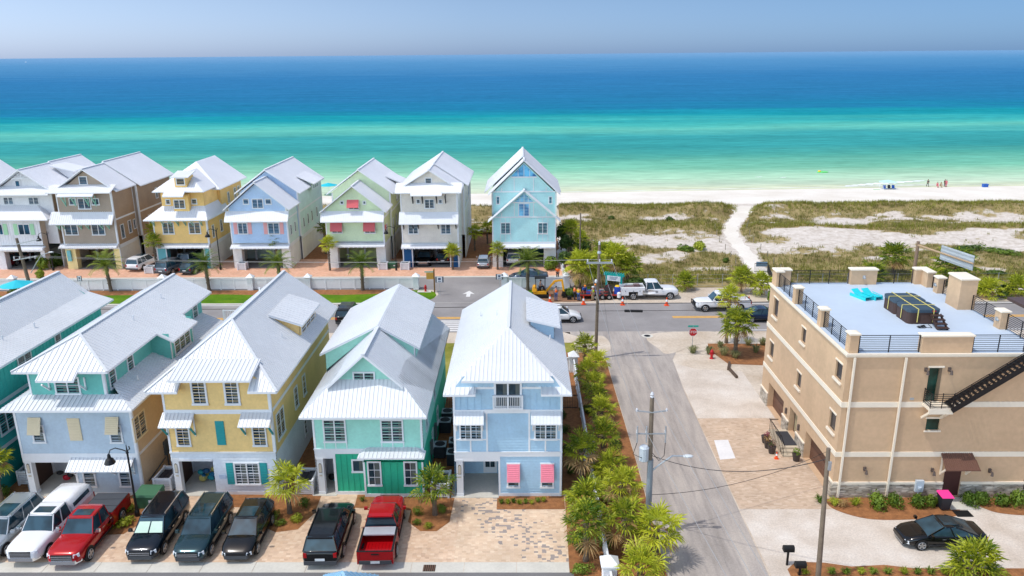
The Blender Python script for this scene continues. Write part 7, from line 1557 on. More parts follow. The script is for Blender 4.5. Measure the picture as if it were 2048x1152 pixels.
picket('black metal fence closing the gap between the mint and pale blue houses', (-6.4, 58.6), (-4.5, 58.6)); picket('black metal fence between the pale blue house and the palm hedge', (2.6, 58.8), (4.5, 58.8))
picket('dark metal gate across the sandy beach path', G(1508, 545), G(1534, 545), 1.3); picket('dark metal fence leading right from the beach gate', G(1534, 545), G(1552, 590), 1.3)
b = MB(); a, c = Vector((*G(1511, 543), 0)), Vector((*G(1533, 543), 0))
for z0, z1 in ((.7, 1.35),): b.poly([a + Vector((0, -.06, z0)), c + Vector((0, -.06, z0)), c + Vector((0, -.06, z1)), a + Vector((0, -.06, z1))]); b.poly([a + Vector((0, -.02, z0)), a + Vector((0, -.02, z1)), c + Vector((0, -.02, z1)), c + Vector((0, -.02, z0))])
solo(b, 'mesh_banner', mat('blue grey banner', (122, 150, 170), var=.1), 'blue-grey mesh banner tied on the beach gate', 'banner')
f = thing('chain_link_fence', 'thin wire fence on metal posts along the foot of the dunes', 'fence', (24, 93.6, 0))
for x in np.arange(9.5, 62, 3.1):
    if 29.5 < x < 33.5: continue
    b = MB(); b.tube([(x, 94.0, 0), (x, 94.0, 1.6)], .035, 5); b.build('post', GALV, f)
b = MB()
for z in (.1, .55, 1.0, 1.5): b.tube([(9.5, 94, z), (29.2, 94, z)], .008, 3); b.tube([(34, 94, z), (61, 94, z)], .008, 3)
b.build('wire', GALV, f)
b = MB()
for t in np.linspace(0, 1, 9):
    for s in (-1, 1):
        i = 2 + t * 4.6; k = int(i); p = PATH[k].lerp(PATH[k + 1], i - k); q = p + Vector((s * 2.6, 0)); z = float(dune_h(np.array(q.x), np.array(q.y))); b.box(q.x - .04, q.x + .04, q.y - .04, q.y + .04, z, z + .9)
solo(b, 'path_stake', mat('grey stake', (150, 140, 124)), 'line of small stakes with a rope along both sides of the sand path', 'rope fence')
# ---------------------------------------------------------------- poles, lamps, wires
def pole(name, label, cat, x, y, h_, r, lean=(0, 0)):
    t = thing(name, label, cat, (x, y, 0)); b = MB(); b.tube([(x, y, 0), (x + lean[0] * .5, y + lean[1] * .5, h_ * .5), (x + lean[0], y + lean[1], h_)], [r, r * .86, r * .7], 10); b.build('shaft', WOODPOLE, t); return t
def insul(par, p, s=1.0): b = MB(); b.lathe(p, [(.03 * s, 0), (.07 * s, .05 * s), (.04 * s, .09 * s), (.07 * s, .14 * s), (.03 * s, .22 * s)], 7); b.build('insulator', mat('pale insulator', (206, 208, 212), rough=.3), par)
def lamparm(par, p, q, m=GALV): b = MB(); P, Q = Vector(p), Vector(q); M = P.lerp(Q, .62) + Vector((0, 0, .18 * (Q - P).length)); b.tube([P, P.lerp(M, .5) + Vector((0, 0, .05)), M, Q], .05, 6); o = b.build('lamp_arm', m, par); b = MB(); d = (Q - M).normalized(); b.ball(Q + d * .2, (.34, .16, .09), 8, 5); b.build('lamp_head', mat('lamp head grey', (206, 212, 214), rough=.4), o)
pa = pole('utility_pole', 'tall street utility pole with one crossarm beside the main road', 'utility pole', 7.0, 69.8, 11.2, .17, (.1, 0)); b = MB(); b.box(5.95, 8.35, 69.6, 69.75, 9.45, 9.62); arm = b.build('crossarm', GALV, pa)
for x in (6.05, 7.15, 8.25): insul(arm, (x, 69.68, 9.62), 1.2)
insul(pa, (7.1, 69.8, 11.2), 1.6); b = MB(); b.ball((6.85, 69.6, 7.8), (.14, .14, .2), 8, 6); b.build('meter_can', WHITE, pa); b = MB(); b.lathe((7.1, 69.75, 10.35), [(.1, 0), (.2, .1), (.14, .3)], 8); b.build('switch', GALV, pa)
pb = pole('utility_pole', 'utility pole carrying a transformer and street lamp by the side road', 'utility pole', 7.5, 41.1, 9.1, .17, (-.1, 0)); s = MB(); s.tube([(7.5, 41.1, 0), (7.48, 41.1, 5.2)], [.19, .175], 12); s.build('metal_sleeve', mat('pole sleeve grey', (138, 146, 154), rough=.5, var=.1), pb)
for z, x0_, x1_ in ((8.25, 6.55, 8.25), (6.9, 6.55, 8.3)): b = MB(); b.bar((x0_, 41.0, z + (.1 if z > 8 else 0)), (7.45, 41.0, z), .06, .07); b.bar((7.45, 41.0, z), (x1_, 41.0, z + (.1 if z > 8 else 0)), .06, .07); arm = b.build('crossarm', GALV, pb); [insul(arm, (q, 41.0, z + .05)) for q in ((x0_, x1_) if z > 8 else (6.62, 7.15, 8.25))]
insul(pb, (7.4, 41.1, 9.1), 1.7)
for x in (6.62, 7.15, 8.25): b = MB(); b.tube([(x, 40.95, 7.4), (x, 40.9, 6.4)], .045, 6); b.build('fuse', GALV, pb)
b = MB(); b.lathe((7.05, 40.95, 5.2), [(.24, 0), (.28, .05), (.28, .8), (.3, .84), (.2, .95)], 12); o = b.build('transformer', mat('transformer grey', (190, 198, 204), rough=.5), pb)
b = MB(); b.tube([(6.62, 40.9, 6.4), (6.4, 40.8, 5.7), (6.9, 40.7, 5.5)], .02, 5); b.tube([(8.25, 40.9, 6.4), (8.2, 40.8, 5.6), (7.9, 40.75, 5.3), (7.55, 40.9, 5.7)], .02, 5); b.build('lead', BLACK, pb)
lamparm(pb, (7.6, 41.1, 4.45), (9.45, 41.1, 5.4)); b = MB(); b.box(7.7, 7.85, 40.9, 41.0, 1.5, 2.0); b.build('cable_box', BLACK, pb)
pc = pole('utility_pole', 'bare leaning wooden pole cut by the bottom edge beside the gravel lot', 'utility pole', 16.2, 36.8, 8.2, .15, (-.28, 0)); b = MB(); b.box(15.95, 16.1, 36.6, 36.7, 7.0, 7.5); b.build('bracket_plate', GALV, pc)
pd = pole('utility_pole', 'utility pole with lamp arm at the left edge behind the teal roof', 'utility pole', -61.0, 92.4, 7.0, .24, (-.6, 0)); b = MB(); b.bar((-62.3, 92.1, 4.3), (-59.3, 92.1, 4.8), .12, .14); b.bar((-61.6, 92.1, 6.3), (-58.7, 92.1, 6.9), .1, .1); arm = b.build('crossarm', GALV, pd); [insul(arm, (x, 92.0, 4.5), 1.4) for x in (-62.1, -61.4, -60.2, -59.5)]
lamparm(pd, (-60.6, 92.3, 2.6), (-57.8, 92.3, 5.2)); pe = pole('utility_pole', 'slim dark pole behind the palms right of the aqua house', 'utility pole', 7.9, 103.5, 7.5, .12)
gm = thing('sign_gantry', 'steel mast with a long arm holding a road sign over the far road', 'sign gantry', (45.8, 88.6, 0)); b = MB(); b.tube([(45.8, 88.6, 0), (45.8, 88.6, 6.9)], [.22, .18], 10); b.build('mast', mat('brown mast', (140, 118, 98)), gm); b = MB(); b.tube([(45.8, 88.6, 6.45), (47.2, 79.6, 6.6)], [.13, .09], 8); arm = b.build('arm', mat('tan arm', (176, 150, 118)), gm)
b = MB(); A, Bq = Vector((46.25, 84.7, 6.9)), Vector((47.15, 79.8, 6.9)); s_ = Vector((.2, 0, 0))
for o_ in (.0, .06): b.poly([A + Vector((.16 + o_, 0, -1.1)), Bq + Vector((.16 + o_, 0, -1.1)), Bq + Vector((.16 + o_, 0, .5)), A + Vector((.16 + o_, 0, .5))])
for z in (-.9, -.5, -.1, .3): b.bar(A + Vector((.1, 0, z)), Bq + Vector((.1, 0, z)), .03, .05, 1)
b.build('sign_panel', [mat('sign back', (188, 196, 200), rough=.5), GALV], arm)
def wire(pts, sag, r=.016, n=14):
    b = MB(); L = []
    for a, c in zip(pts[:-1], pts[1:]):
        a, c = Vector(a), Vector(c)
        for i in range(n + 1): t = i / n; p = a.lerp(c, t); p.z -= sag * 4 * t * (1 - t); L.append(p)
    b.tube(L, r, 4); return b
LW_ = mat('pale wire', (150, 150, 150), rough=.5, var=0); DW_ = mat('dark wire', (40, 40, 42), rough=.6, var=0)
for i, (x, xd) in enumerate(((6.05, -62.1), (7.15, -61.0), (8.25, -59.5))):
    solo(wire([(xd, 92, 4.8 + i * .05), (x, 69.7, 9.85)], .5, .009), "overhead_wire", LW_, 'thin overhead wire strung from the left pole to the street pole crossarm', 'wire', 'parallel overhead wires'); 
    solo(wire([(x, 69.7, 9.85), (x + .3, 41.0, 8.6 if i != 1 else 9.3)], .5, .013), 'overhead_wire', LW_, 'thin overhead wire between the street pole and the transformer pole', 'wire', 'wires along the side road')
    solo(wire([(x + .3, 41, 8.6 if i != 1 else 9.3), (9.2 + i * .5, 12, 9.4)], .4, .013), 'overhead_wire', LW_, 'thin overhead wire running from the transformer pole towards the camera', 'wire', 'wires along the near side road')
solo(wire([(-61, 69.5, 5.6), (7.0, 69.6, 5.5)], .3, .03), 'thick_cable', DW_, 'thick black cable left of the street pole above the main road', 'cable'); solo(wire([(7.0, 69.6, 5.6), (70, 72, 6.2)], .3, .03), 'thick_cable', DW_, 'thick black cable right of the street pole above the main road', 'cable'); solo(wire([(7.0, 69.6, 4.9), (70, 73, 5.2)], .35, .022), 'thick_cable', DW_, 'lower dark cable right of the street pole above the main road', 'cable')
b = MB(); b.tube([(9.6, 69.75, 4.85), (11.3, 69.85, 4.78)], .13, 8); solo(b, 'splice_case', BLACK, 'black cable splice case hanging over the main road', 'splice case')
solo(wire([(7.5, 41, 5.5), (15.95, 36.8, 7.6)], .9, .022), 'service_cable', DW_, 'dark service cable from the transformer pole to the leaning pole', 'cable'); solo(wire([(7.6, 41, 2.9), (20.2, 46.8, 2.6)], .7, .018), 'service_cable', DW_, 'dark service cable reaching the tan building', 'cable')
solo(wire([(7.1, 69.8, 9.2), (8.6, 69.5, .0)], .0, .012), 'guy_wire', LW_, 'pale guy wire right of the street pole', 'guy wire')
def street_lamp(label, x, y, h_, s=1.0):
    t = thing('street_lamp', label, 'street lamp', (x, y, 0)); b = MB(); b.lathe((x, y, 0), [(.16 * s, 0), (.16 * s, .35), (.1 * s, .5), (.075 * s, .9), (.06 * s, h_ - .3), (.1 * s, h_ - .2), (.05 * s, h_)], 10); b.tube([(x, y, h_ - .1), (x, y, h_ + .35)], [.05 * s, .02 * s], 6); b.tube([(x + .05, y, h_ - .05), (x + .2 * s, y, h_ + .05), (x + .17 * s, y, h_ + .25)], .035 * s, 6); b.build('post', DARKMET, t)
    b = MB(); P = [(x, y, h_ - .12), (x - .35 * s, y, h_ + .02), (x - .75 * s, y, h_ + .12), (x - 1.1 * s, y, h_ - .02), (x - 1.25 * s, y, h_ - .35)]; b.tube(P, .035 * s, 6); a = b.build('arm', DARKMET, t); b = MB(); b.lathe((x - 1.25 * s, y, h_ - 1.0 * s), [(.33 * s, 0), (.36 * s, .05 * s), (.24 * s, .3 * s), (.12 * s, .42 * s), (.1 * s, .6 * s), (.05 * s, .7 * s)], 12); b.build('lamp_shade', DARKMET, a)
street_lamp('black curved street lamp standing by the red pickup with the bed cover', -24.55, 43.3, 4.7, .95); street_lamp('black street lamp by the white house at the left edge', -64.4, 103.0, 5.2, 1.0); street_lamp('black street lamp at the right corner of the yellow back-row house', -41.3, 103.0, 5.6, 1.0); street_lamp('black street lamp between the green and beige houses', -17.05, 102.2, 6.0, .9)
# ---------------------------------------------------------------- signs, hydrants, boxes
def text(par, s, size, M, m, name='lettering', ext=.004):
    cu = bpy.data.curves.new(name, 'FONT'); cu.body = s; cu.size = size; cu.align_x = 'CENTER'; cu.align_y = 'CENTER'; cu.extrude = ext; tmp = bpy.data.objects.new(name, cu); COL.objects.link(tmp)
    me = bpy.data.meshes.new_from_object(tmp.evaluated_get(bpy.context.evaluated_depsgraph_get())); bpy.data.objects.remove(tmp); o = bpy.data.objects.new(name, me); COL.objects.link(o); me.materials.clear(); me.materials.append(m)
    o.parent = par; off = ORG.get(par.name, Vector()); o.matrix_local = Matrix.Translation(Vector(M) - off) @ Matrix.Rotation(math.pi / 2, 4, 'X'); ORG[o.name] = off; return o
x, y = 16.5, 71.4; t = thing('stop_sign', 'red octagonal stop sign with a green street-name blade on top', 'stop sign', (x, y, 0)); b = MB(); b.tube([(x, y, 0), (x, y, 2.75)], .03, 6); b.build('post', GALV, t)
b = MB(); r_ = .44; O = [(x + r_ * math.cos(rad(22.5 + 45 * i)), 2.12 + r_ * math.sin(rad(22.5 + 45 * i))) for i in range(8)]; F = front(y - .04); b.poly([F.p(a, z, .0) for a, z in O], 1); b.poly([F.p(x + (a - x) * .93, 2.12 + (z - 2.12) * .93, .005) for a, z in O]); b.poly([F.p(a, z, -.01) for a, z in O][::-1], 2); pl_ = b.build('plate', [REDM, WHITE, GALV], t); text(pl_, 'STOP', .34, (x, y - .052, 2.12), WHITE)
b = MB(); b.box(x - .5, x + .5, y - .015, y + .015, 2.62, 2.8); b.build('name_blade', mat('teal green sign', (54, 166, 150)), t)
def hydrant(label, x, y, s=1.0):
    t = thing('fire_hydrant', label, 'fire hydrant', (x, y, 0)); b = MB(); b.lathe((x, y, 0), [(.17 * s, 0), (.17 * s, .06), (.11 * s, .1), (.11 * s, .55 * s), (.15 * s, .57 * s), (.15 * s, .62 * s), (.1 * s, .74 * s), (.03 * s, .82 * s)], 10); b.build('barrel', REDM, t)
    for a, c in (((-.11, 0), (-.2, 0)), ((.11, 0), (.2, 0)), ((0, -.1), (0, -.22))): b = MB(); b.tube([(x + a[0] * s, y + a[1] * s, .42 * s), (x + c[0] * s, y + c[1] * s, .42 * s)], .06 * s, 7); b.build('nozzle', REDM, t)
hydrant('faded red hydrant beside the island planting', 18.05, 69.8, 1.15); hydrant('bright red hydrant on a concrete pad by the entry drive', -11.9, 92.2, 1.1); b = MB(); b.box(-12.9, -11.2, 91.8, 92.6, 0, .06); solo(b, 'hydrant_pad', CONC, 'small concrete pad under the bright red hydrant', 'concrete pad')
t = thing('wooden_sign', 'brown wooden post with a yellow-brown board and green name blade', 'sign', (-10.75, 91.9, 0)); TANB = mat('golden sign board', (206, 158, 70), var=.12)
b = MB(); b.box(-10.83, -10.67, 91.82, 91.98, 0, 2.85); b.build('post', mat('brown sign post', (128, 94, 56)), t); b = MB(); b.box(-11.7, -10.84, 91.87, 91.93, 1.7, 2.5); b.build('board', TANB, t); b = MB(); b.box(-11.9, -10.84, 91.88, 91.92, 2.55, 2.68); b.build('name_blade', mat('teal green sign', (54, 166, 150)), t); b = MB(); b.ball((-10.75, 91.9, 2.95), .12, 8, 5); b.build('finial', TANB, t)
def small_sign(label, x, y, z, w=.5, h_=.55):
    t = thing('road_sign', label, 'road sign', (x, y, 0)); b = MB(); b.tube([(x, y, 0), (x, y, z + h_ / 2)], .025, 6); b.build('post', GALV, t); b = MB(); b.box(x - w, x + w, y - .04, y - .02, z - h_ / 2, z + h_ / 2); pl_ = b.build('plate', mat('grey sign frame', (104, 110, 118)), t); b = MB(); b.box(x - w * .62, x + w * .62, y - .05, y - .04, z - h_ * .46, z + h_ * .46); b.box(x - w * .34, x + w * .34, y - .056, y - .05, z - h_ * .1, z + h_ * .3, 1); b.box(x - w * .4, x + w * .4, y - .056, y - .05, z - h_ * .36, z - h_ * .24, 1); b.build('face', [WHITE, mat('dark sign mark', (90, 104, 130))], pl_)
small_sign('small white road sign left of the entry drive arrow', -9.95, 90.5, 2.05, .5, .75); small_sign('small white road sign at the post right of the entry drive', -2.8, 93.0, 1.65, .45, .7); small_sign('small road sign in front of the long white fence', -54.6, 92.2, 1.9, .3, .7)
AQP = mat('turquoise timber', (30, 180, 172), var=.06); t = thing('park_sign', 'turquoise timber frame with a white beach access board', 'sign', (11.0, 90.6, 0))
P, Q = Vector((10.2, 90.95, 0)), Vector((11.9, 90.2, 0))
for p in (P, Q): b = MB(); b.box(p.x - .1, p.x + .1, p.y - .1, p.y + .1, 0, 2.6); b.build('post', AQP, t)
b = MB(); d = (Q - P).normalized(); b.bar(P - d * .35 + Vector((0, 0, 2.5)), Q + d * .35 + Vector((0, 0, 2.5)), .1, .26)
for i in range(9): p = P.lerp(Q, -.1 + 1.2 * i / 8); b.bar(p + Vector((-.15, -.35, 2.68)), p + Vector((.15, .35, 2.68)), .08, .12)
b.build('pergola_top', AQP, t); b = MB(); nn = Vector((d.y, -d.x, 0)); n_ = nn * .08; b.hexa([P + d * .1 - n_ + Vector((0, 0, 1.75)), Q - d * .1 - n_ + Vector((0, 0, 1.75)), Q - d * .1 + n_ + Vector((0, 0, 1.75)), P + d * .1 + n_ + Vector((0, 0, 1.75)), P + d * .1 - n_ + Vector((0, 0, 2.36)), Q - d * .1 - n_ + Vector((0, 0, 2.36)), Q - d * .1 + n_ + Vector((0, 0, 2.36)), P + d * .1 + n_ + Vector((0, 0, 2.36))]); o = b.build('board', WHITE, t)
b = MB(); [b.bar(P + d * .4 + n_ * 1.1 + Vector((0, 0, 2.22 - .13 * i)), Q - d * (.4 + .1 * i) + n_ * 1.1 + Vector((0, 0, 2.22 - .13 * i)), .01, .05) for i in range(3)]; b.build('text_line', mat('dark sign mark', (90, 104, 130)), o)
def cone(label, x, y, s=1.0, group='traffic cones along the roadworks'):
    t = thing('traffic_cone', label, 'traffic cone', (x, y, .01), 0, group); b = MB(); b.box(-.2 * s, .2 * s, -.2 * s, .2 * s, 0, .05 * s); b.lathe((0, 0, .05 * s), [(.15 * s, 0), (.04 * s, .72 * s)], 10); b.build('cone', mat('orange cone', (240, 84, 30), var=.05), t, local=True); b = MB(); b.lathe((0, 0, .38 * s), [(.115 * s, 0), (.08 * s, .2 * s)], 10); b.build('reflective_band', WHITE, t, local=True)
for p, lab in (((1245, 610), 'orange traffic cone at the rear of the utility truck'), ((1333, 611), 'orange traffic cone at the front wheel of the utility truck'), ((1167, 609), 'orange traffic cone before the red trailer'), ((1100, 605), 'orange traffic cone at the roof edge of the pale blue house'), ((1497, 609), 'orange traffic cone right of the white pickup')): cone(lab, *G(*p), 1.25)
cone('small orange cone beside the entry step pots', 18.2, 50.5, .7, None)
def planter(label, x, y, w=.6, d=.9, h_=1.05, g='white slatted bin enclosures'):
    t = thing('bin_enclosure', label, 'bin enclosure', (x, y, 0), 0, g); b = MB()
    for i in range(7):
        z = .08 + i * (h_ - .1) / 7
        for (x0, x1, y0, y1) in ((-w, w, -d, -d + .04), (-w, w, d - .04, d), (-w, -w + .04, -d, d), (w - .04, w, -d, d)): b.box(x0, x1, y0, y1, z, z + (h_ - .1) / 7 - .03)
    for sx in (-1, 1):
        for sy in (-1, 1): b.box(sx * w - .06, sx * w + .06, sy * d - .06, sy * d + .06, 0, h_ + .06)
    for (x0, x1, y0, y1) in ((-w, w, -d - .04, -d + .08), (-w, w, d - .08, d + .04), (-w - .04, -w + .08, -d, d), (w - .08, w + .04, -d, d)): b.box(x0, x1, y0, y1, h_ - .04, h_ + .02)
    b.build('slatted_box', WHITE, t, local=True); b = MB(); b.box(-w * .75, -.03, -d * .7, d * .7, .05, h_ - .12); b.box(.03, w * .75, -d * .6, d * .75, .05, h_ - .08); b.build('bin', mat('dark bin', (44, 46, 54), rough=.5), t, local=True)
for x, y, lab in ((-24.1, 46.9, 'between the grey and yellow front houses'), (-14.5, 46.6, 'between the yellow and mint front houses'), (-33.9, 47.9, 'behind the silver SUV at the left'), (-5.45, 46.2, 'behind the palm between the mint and blue houses')): planter('white slatted bin enclosure ' + lab, x, y, .55, .85)
for x, y, lab in ((-38.3, 103.2, 'at the left pier of the powder blue house'), (-18.9, 102.9, 'right of the pale green house'), (-15.9, 102.8, 'left of the beige house carport'), (-50.3, 101.6, 'behind the palm at the yellow carport')): planter('white slatted bin enclosure ' + lab, x, y, .55, .5, .95)
def tbox(label, x, y, s=1.0): b = MB(); b.box(-.75 * s, .75 * s, -.6 * s, .6 * s, 0, .85 * s); b.hexa([(-.78 * s, -.66 * s, .85 * s), (.78 * s, -.66 * s, .85 * s), (.78 * s, .64 * s, .85 * s), (-.78 * s, .64 * s, .85 * s), (-.72 * s, -.6 * s, 1.0 * s), (.72 * s, -.6 * s, 1.0 * s), (.72 * s, .6 * s, 1.08 * s), (-.72 * s, .6 * s, 1.08 * s)]); b.box(.2 * s, .5 * s, -.62 * s, -.6 * s, .45 * s, .65 * s, 1); o = b.build('utility_box', [mat('green utility box', (66, 112, 82), var=.08), PLATE]); o.location = (x, y, 0); setp(o, label, 'utility box')
tbox('green utility box between the lamp post and the navy SUV', -24.35, 44.7); tbox('green utility box beside the lamp between the green and beige houses', -17.75, 103.6, .8)
def ac(label, x, y): 
    t = thing('air_conditioner', label, 'air conditioner', (x, y, 0), 0, 'air conditioners between the mint and blue houses'); b = MB(); b.box(-.42, .42, -.42, .42, .05, .95)
    for i in range(6): b.box(-.43, .43, -.43, .43, .12 + i * .13, .18 + i * .13)
    b.build('cabinet', mat('dark AC cabinet', (60, 68, 74), rough=.5), t, local=True); b = MB(); b.box(-.45, .45, -.45, .45, .95, 1.0); b.lathe((0, 0, 1.0), [(.38, 0), (.36, .03)], 14, 1); b.build('top_grille', [mat('pale AC top', (176, 190, 194)), BLACK], t, local=True)
for x, y, lab in ((-5.95, 56.5, 'air conditioner farthest back along the mint house'), (-5.98, 54.9, 'second air conditioner from the back along the mint house'), (-6.0, 51.0, 'nearest air conditioner along the mint house'), (-4.95, 51.6, 'air conditioner half hidden by the blue house, farther one'), (-4.97, 49.9, 'air conditioner half hidden by the blue house, nearer one')): ac(lab, x, y)
t = thing('wheelie_bin', 'dark wheelie bin with a bright pink lid by the maroon door', 'bin', (26.75, 44.0, .02)); b = MB(); b.hexa([(-.24, -.26, .1), (.24, -.26, .1), (.24, .26, .1), (-.24, .26, .1), (-.34, -.36, 1.0), (.34, -.36, 1.0), (.34, .36, 1.0), (-.34, .36, 1.0)]); b.build('body', mat('dark bin', (44, 46, 54)), t, local=True); b = MB(); b.hexa([(-.38, -.42, 1.0), (.38, -.42, 1.0), (.38, .4, 1.06), (-.38, .4, 1.06), (-.34, -.38, 1.07), (.34, -.38, 1.07), (.34, .36, 1.15), (-.34, .36, 1.15)]); b.build('lid', mat('pink lid', (248, 62, 148), var=.03), t, local=True)
for s in (-1, 1): b = MB(); b.tube([(s * .28, .26, .1), (s * .34, .26, .1)], .1, 8); b.build('wheel', BLACK, t, local=True)
b = MB(); b.box(27.2, 28.7, 43.9, 45.3, 0, .06); solo(b, 'door_slab', CONC, 'pale concrete slab before the maroon door', 'concrete slab'); b = MB(); b.box(27.2, 28.2, 43.1, 43.8, .02, .05); solo(b, 'floor_mat', BLACK, 'dark mat on the gravel by the pink-lidded bin', 'mat')
def mailbox(label, x, y, h_, m): t = thing('mailbox', label, 'mailbox', (x, y, 0)); b = MB(); b.box(-.05, .05, -.05, .05, 0, h_); b.build('post', BLACK, t, local=True); b = MB(); L_ = .3; ps = [(.16, 0), (.16, .2), (.12, .3), (0, .34), (-.12, .3), (-.16, .2), (-.16, 0)]; loft(b, [[(x_, yy, h_ + z) for yy, z in ps] for x_ in (-L_, L_)]); b.build('box', m, t, local=True)
mailbox('black mailbox on a post at the side road edge', 15.0, 38.3, .95, BLACK); mailbox('dark low mailbox by the bottom edge planting', 15.4, 37.4, .55, BLACK)
def pot(label, x, y, fl): t = thing('flower_pot', label, 'flower pot', (x, y, .02), 0, 'flower pots at the entry steps'); b = MB(); b.lathe((0, 0, 0), [(.2, 0), (.3, .5), (.32, .55)], 12); b.build('pot', mat('dark glazed pot', (66, 58, 56), rough=.4), t, local=True); c = bush_mesh(int(y * 10), 120, .12); c.v = [(a * .42, q * .42, .5 + z * .5) for a, q, z in c.v]; c.build('flowers', fl, t, local=True)
FLO = foliage('pink flowering plant', (70, 92, 40), (190, 90, 120)); pot('flower pot farthest from the camera at the entry rail', 18.1, 52.9, FLO); pot('middle flower pot at the entry rail', 18.05, 52.1, DEAD); pot('near flower pot at the entry rail beside the small cone', 18.1, 51.3, FLO); pot('grey pot with a green plant at the stone pier', 19.5, 50.2, BUSH)
b = MB(); b.bar((18.9, 66.9, .15), (19.4, 68.4, .15), .2, .25); b.bar((19.0, 66.9, .12), (19.2, 65.0, .12), .2, .25); solo(b, 'timber_beam', mat('dark timber', (92, 74, 60), var=.15), 'two dark timber kerb beams lying by the gravel lot', 'timber')
b = MB(); b.box(-5.7, -5.0, 37.7, 38.3, .02, .03)
for i in range(6): b.box(-5.68 + i * .115, -5.62 + i * .115, 37.72, 38.28, .03, .04, 1)
solo(b, 'storm_drain', [BLACK, mat('rusty iron', (112, 84, 66))], 'rusty drain grate in the near concrete gutter', 'drain'); b = MB(); b.lathe((12.9, 76.1, .0), [(.6, .022), (.55, .024)], 16); b.lathe((12.9, 76.1, .002), [(.33, .026), (.3, .03)], 16, 1); solo(b, 'manhole', [CONC, BLACK], 'round manhole cover in the mouth of the side road', 'manhole')
def toys(label, x, y, cols, n, seed):
    rng = random.Random(seed); t = thing('beach_gear', label, 'beach gear', (x, y, .06))
    for i in range(n): b = MB(); b.ball((rng.uniform(-.5, .5), rng.uniform(-.3, .3), rng.uniform(.15, .9)), (rng.uniform(.15, .3), rng.uniform(.15, .25), rng.uniform(.12, .3)), 8, 5); b.build(['bag', 'towel', 'float'][i % 3], mat('gear colour %d' % cols[i % len(cols)][0], cols[i % len(cols)], var=.2, vs=4), t, local=True)
toys('pile of blue beach bags and towels in the yellow house carport', -21.6, 47.6, [(22, 110, 150), (20, 80, 120), (200, 190, 110), (40, 150, 160)], 12, 4); toys('yellow and red beach gear in the mint house carport', -12.6, 47.2, [(232, 196, 30), (30, 30, 34), (40, 120, 190)], 7, 8); toys('red and teal toys on the floor of the grey house carport', -31.4, 47.6, [(190, 30, 50), (30, 150, 150), (90, 30, 50)], 5, 9)
def parasol(label, x, y, h_, r_, m, z=0.0): t = thing('parasol', label, 'parasol', (x, y, z)); b = MB(); b.tube([(0, 0, 0), (0, 0, h_)], .03, 6); b.build('pole', WHITE, t, local=True); b = MB(); n = 10; b.add([(0, 0, h_ + .1)] + [(r_ * math.cos(2 * math.pi * i / n), r_ * math.sin(2 * math.pi * i / n), h_ - .45) for i in range(n)] + [(0, 0, h_ + .04)], [(0, 1 + i, 1 + (i + 1) % n) for i in range(n)] + [(n + 1, 1 + (i + 1) % n, 1 + i) for i in range(n)]); b.build('canopy', m, t, local=True)
TQ = mat('turquoise canvas', (30, 190, 206), var=.05); parasol('turquoise parasol by the left picture edge behind the teal house', -54.6, 80.5, 5.0, 1.7, TQ); parasol('turquoise beach parasol glimpsed between the blue and green back houses', -42.0, 168.6, 2.4, 2.0, TQ, -.9)
sg = thing('kiosk_roof', 'pointed pale blue roof tip poking up at the bottom edge', 'kiosk', (-9.3, 33.7, 0)); b = MB(); xk, yk, zk = -9.25, 34.2, 2.65; zz = 1.3; roof_faces(b, [[(xk - 1.5, yk - 1.5, zz), (xk + 1.5, yk - 1.5, zz), (xk, yk, zk)], [(xk + 1.5, yk - 1.5, zz), (xk + 1.5, yk + 1.5, zz), (xk, yk, zk)], [(xk + 1.5, yk + 1.5, zz), (xk - 1.5, yk + 1.5, zz), (xk, yk, zk)], [(xk - 1.5, yk + 1.5, zz), (xk - 1.5, yk - 1.5, zz), (xk, yk, zk)]], rib=.2); b.build('roof', mat('blue metal roof', (150, 190, 214), rough=.4), sg); b = MB(); b.box(xk - 1.1, xk + 1.1, yk - 1.1, yk + 1.1, 0, zz - .05); b.build('wall', WHITE, sg)
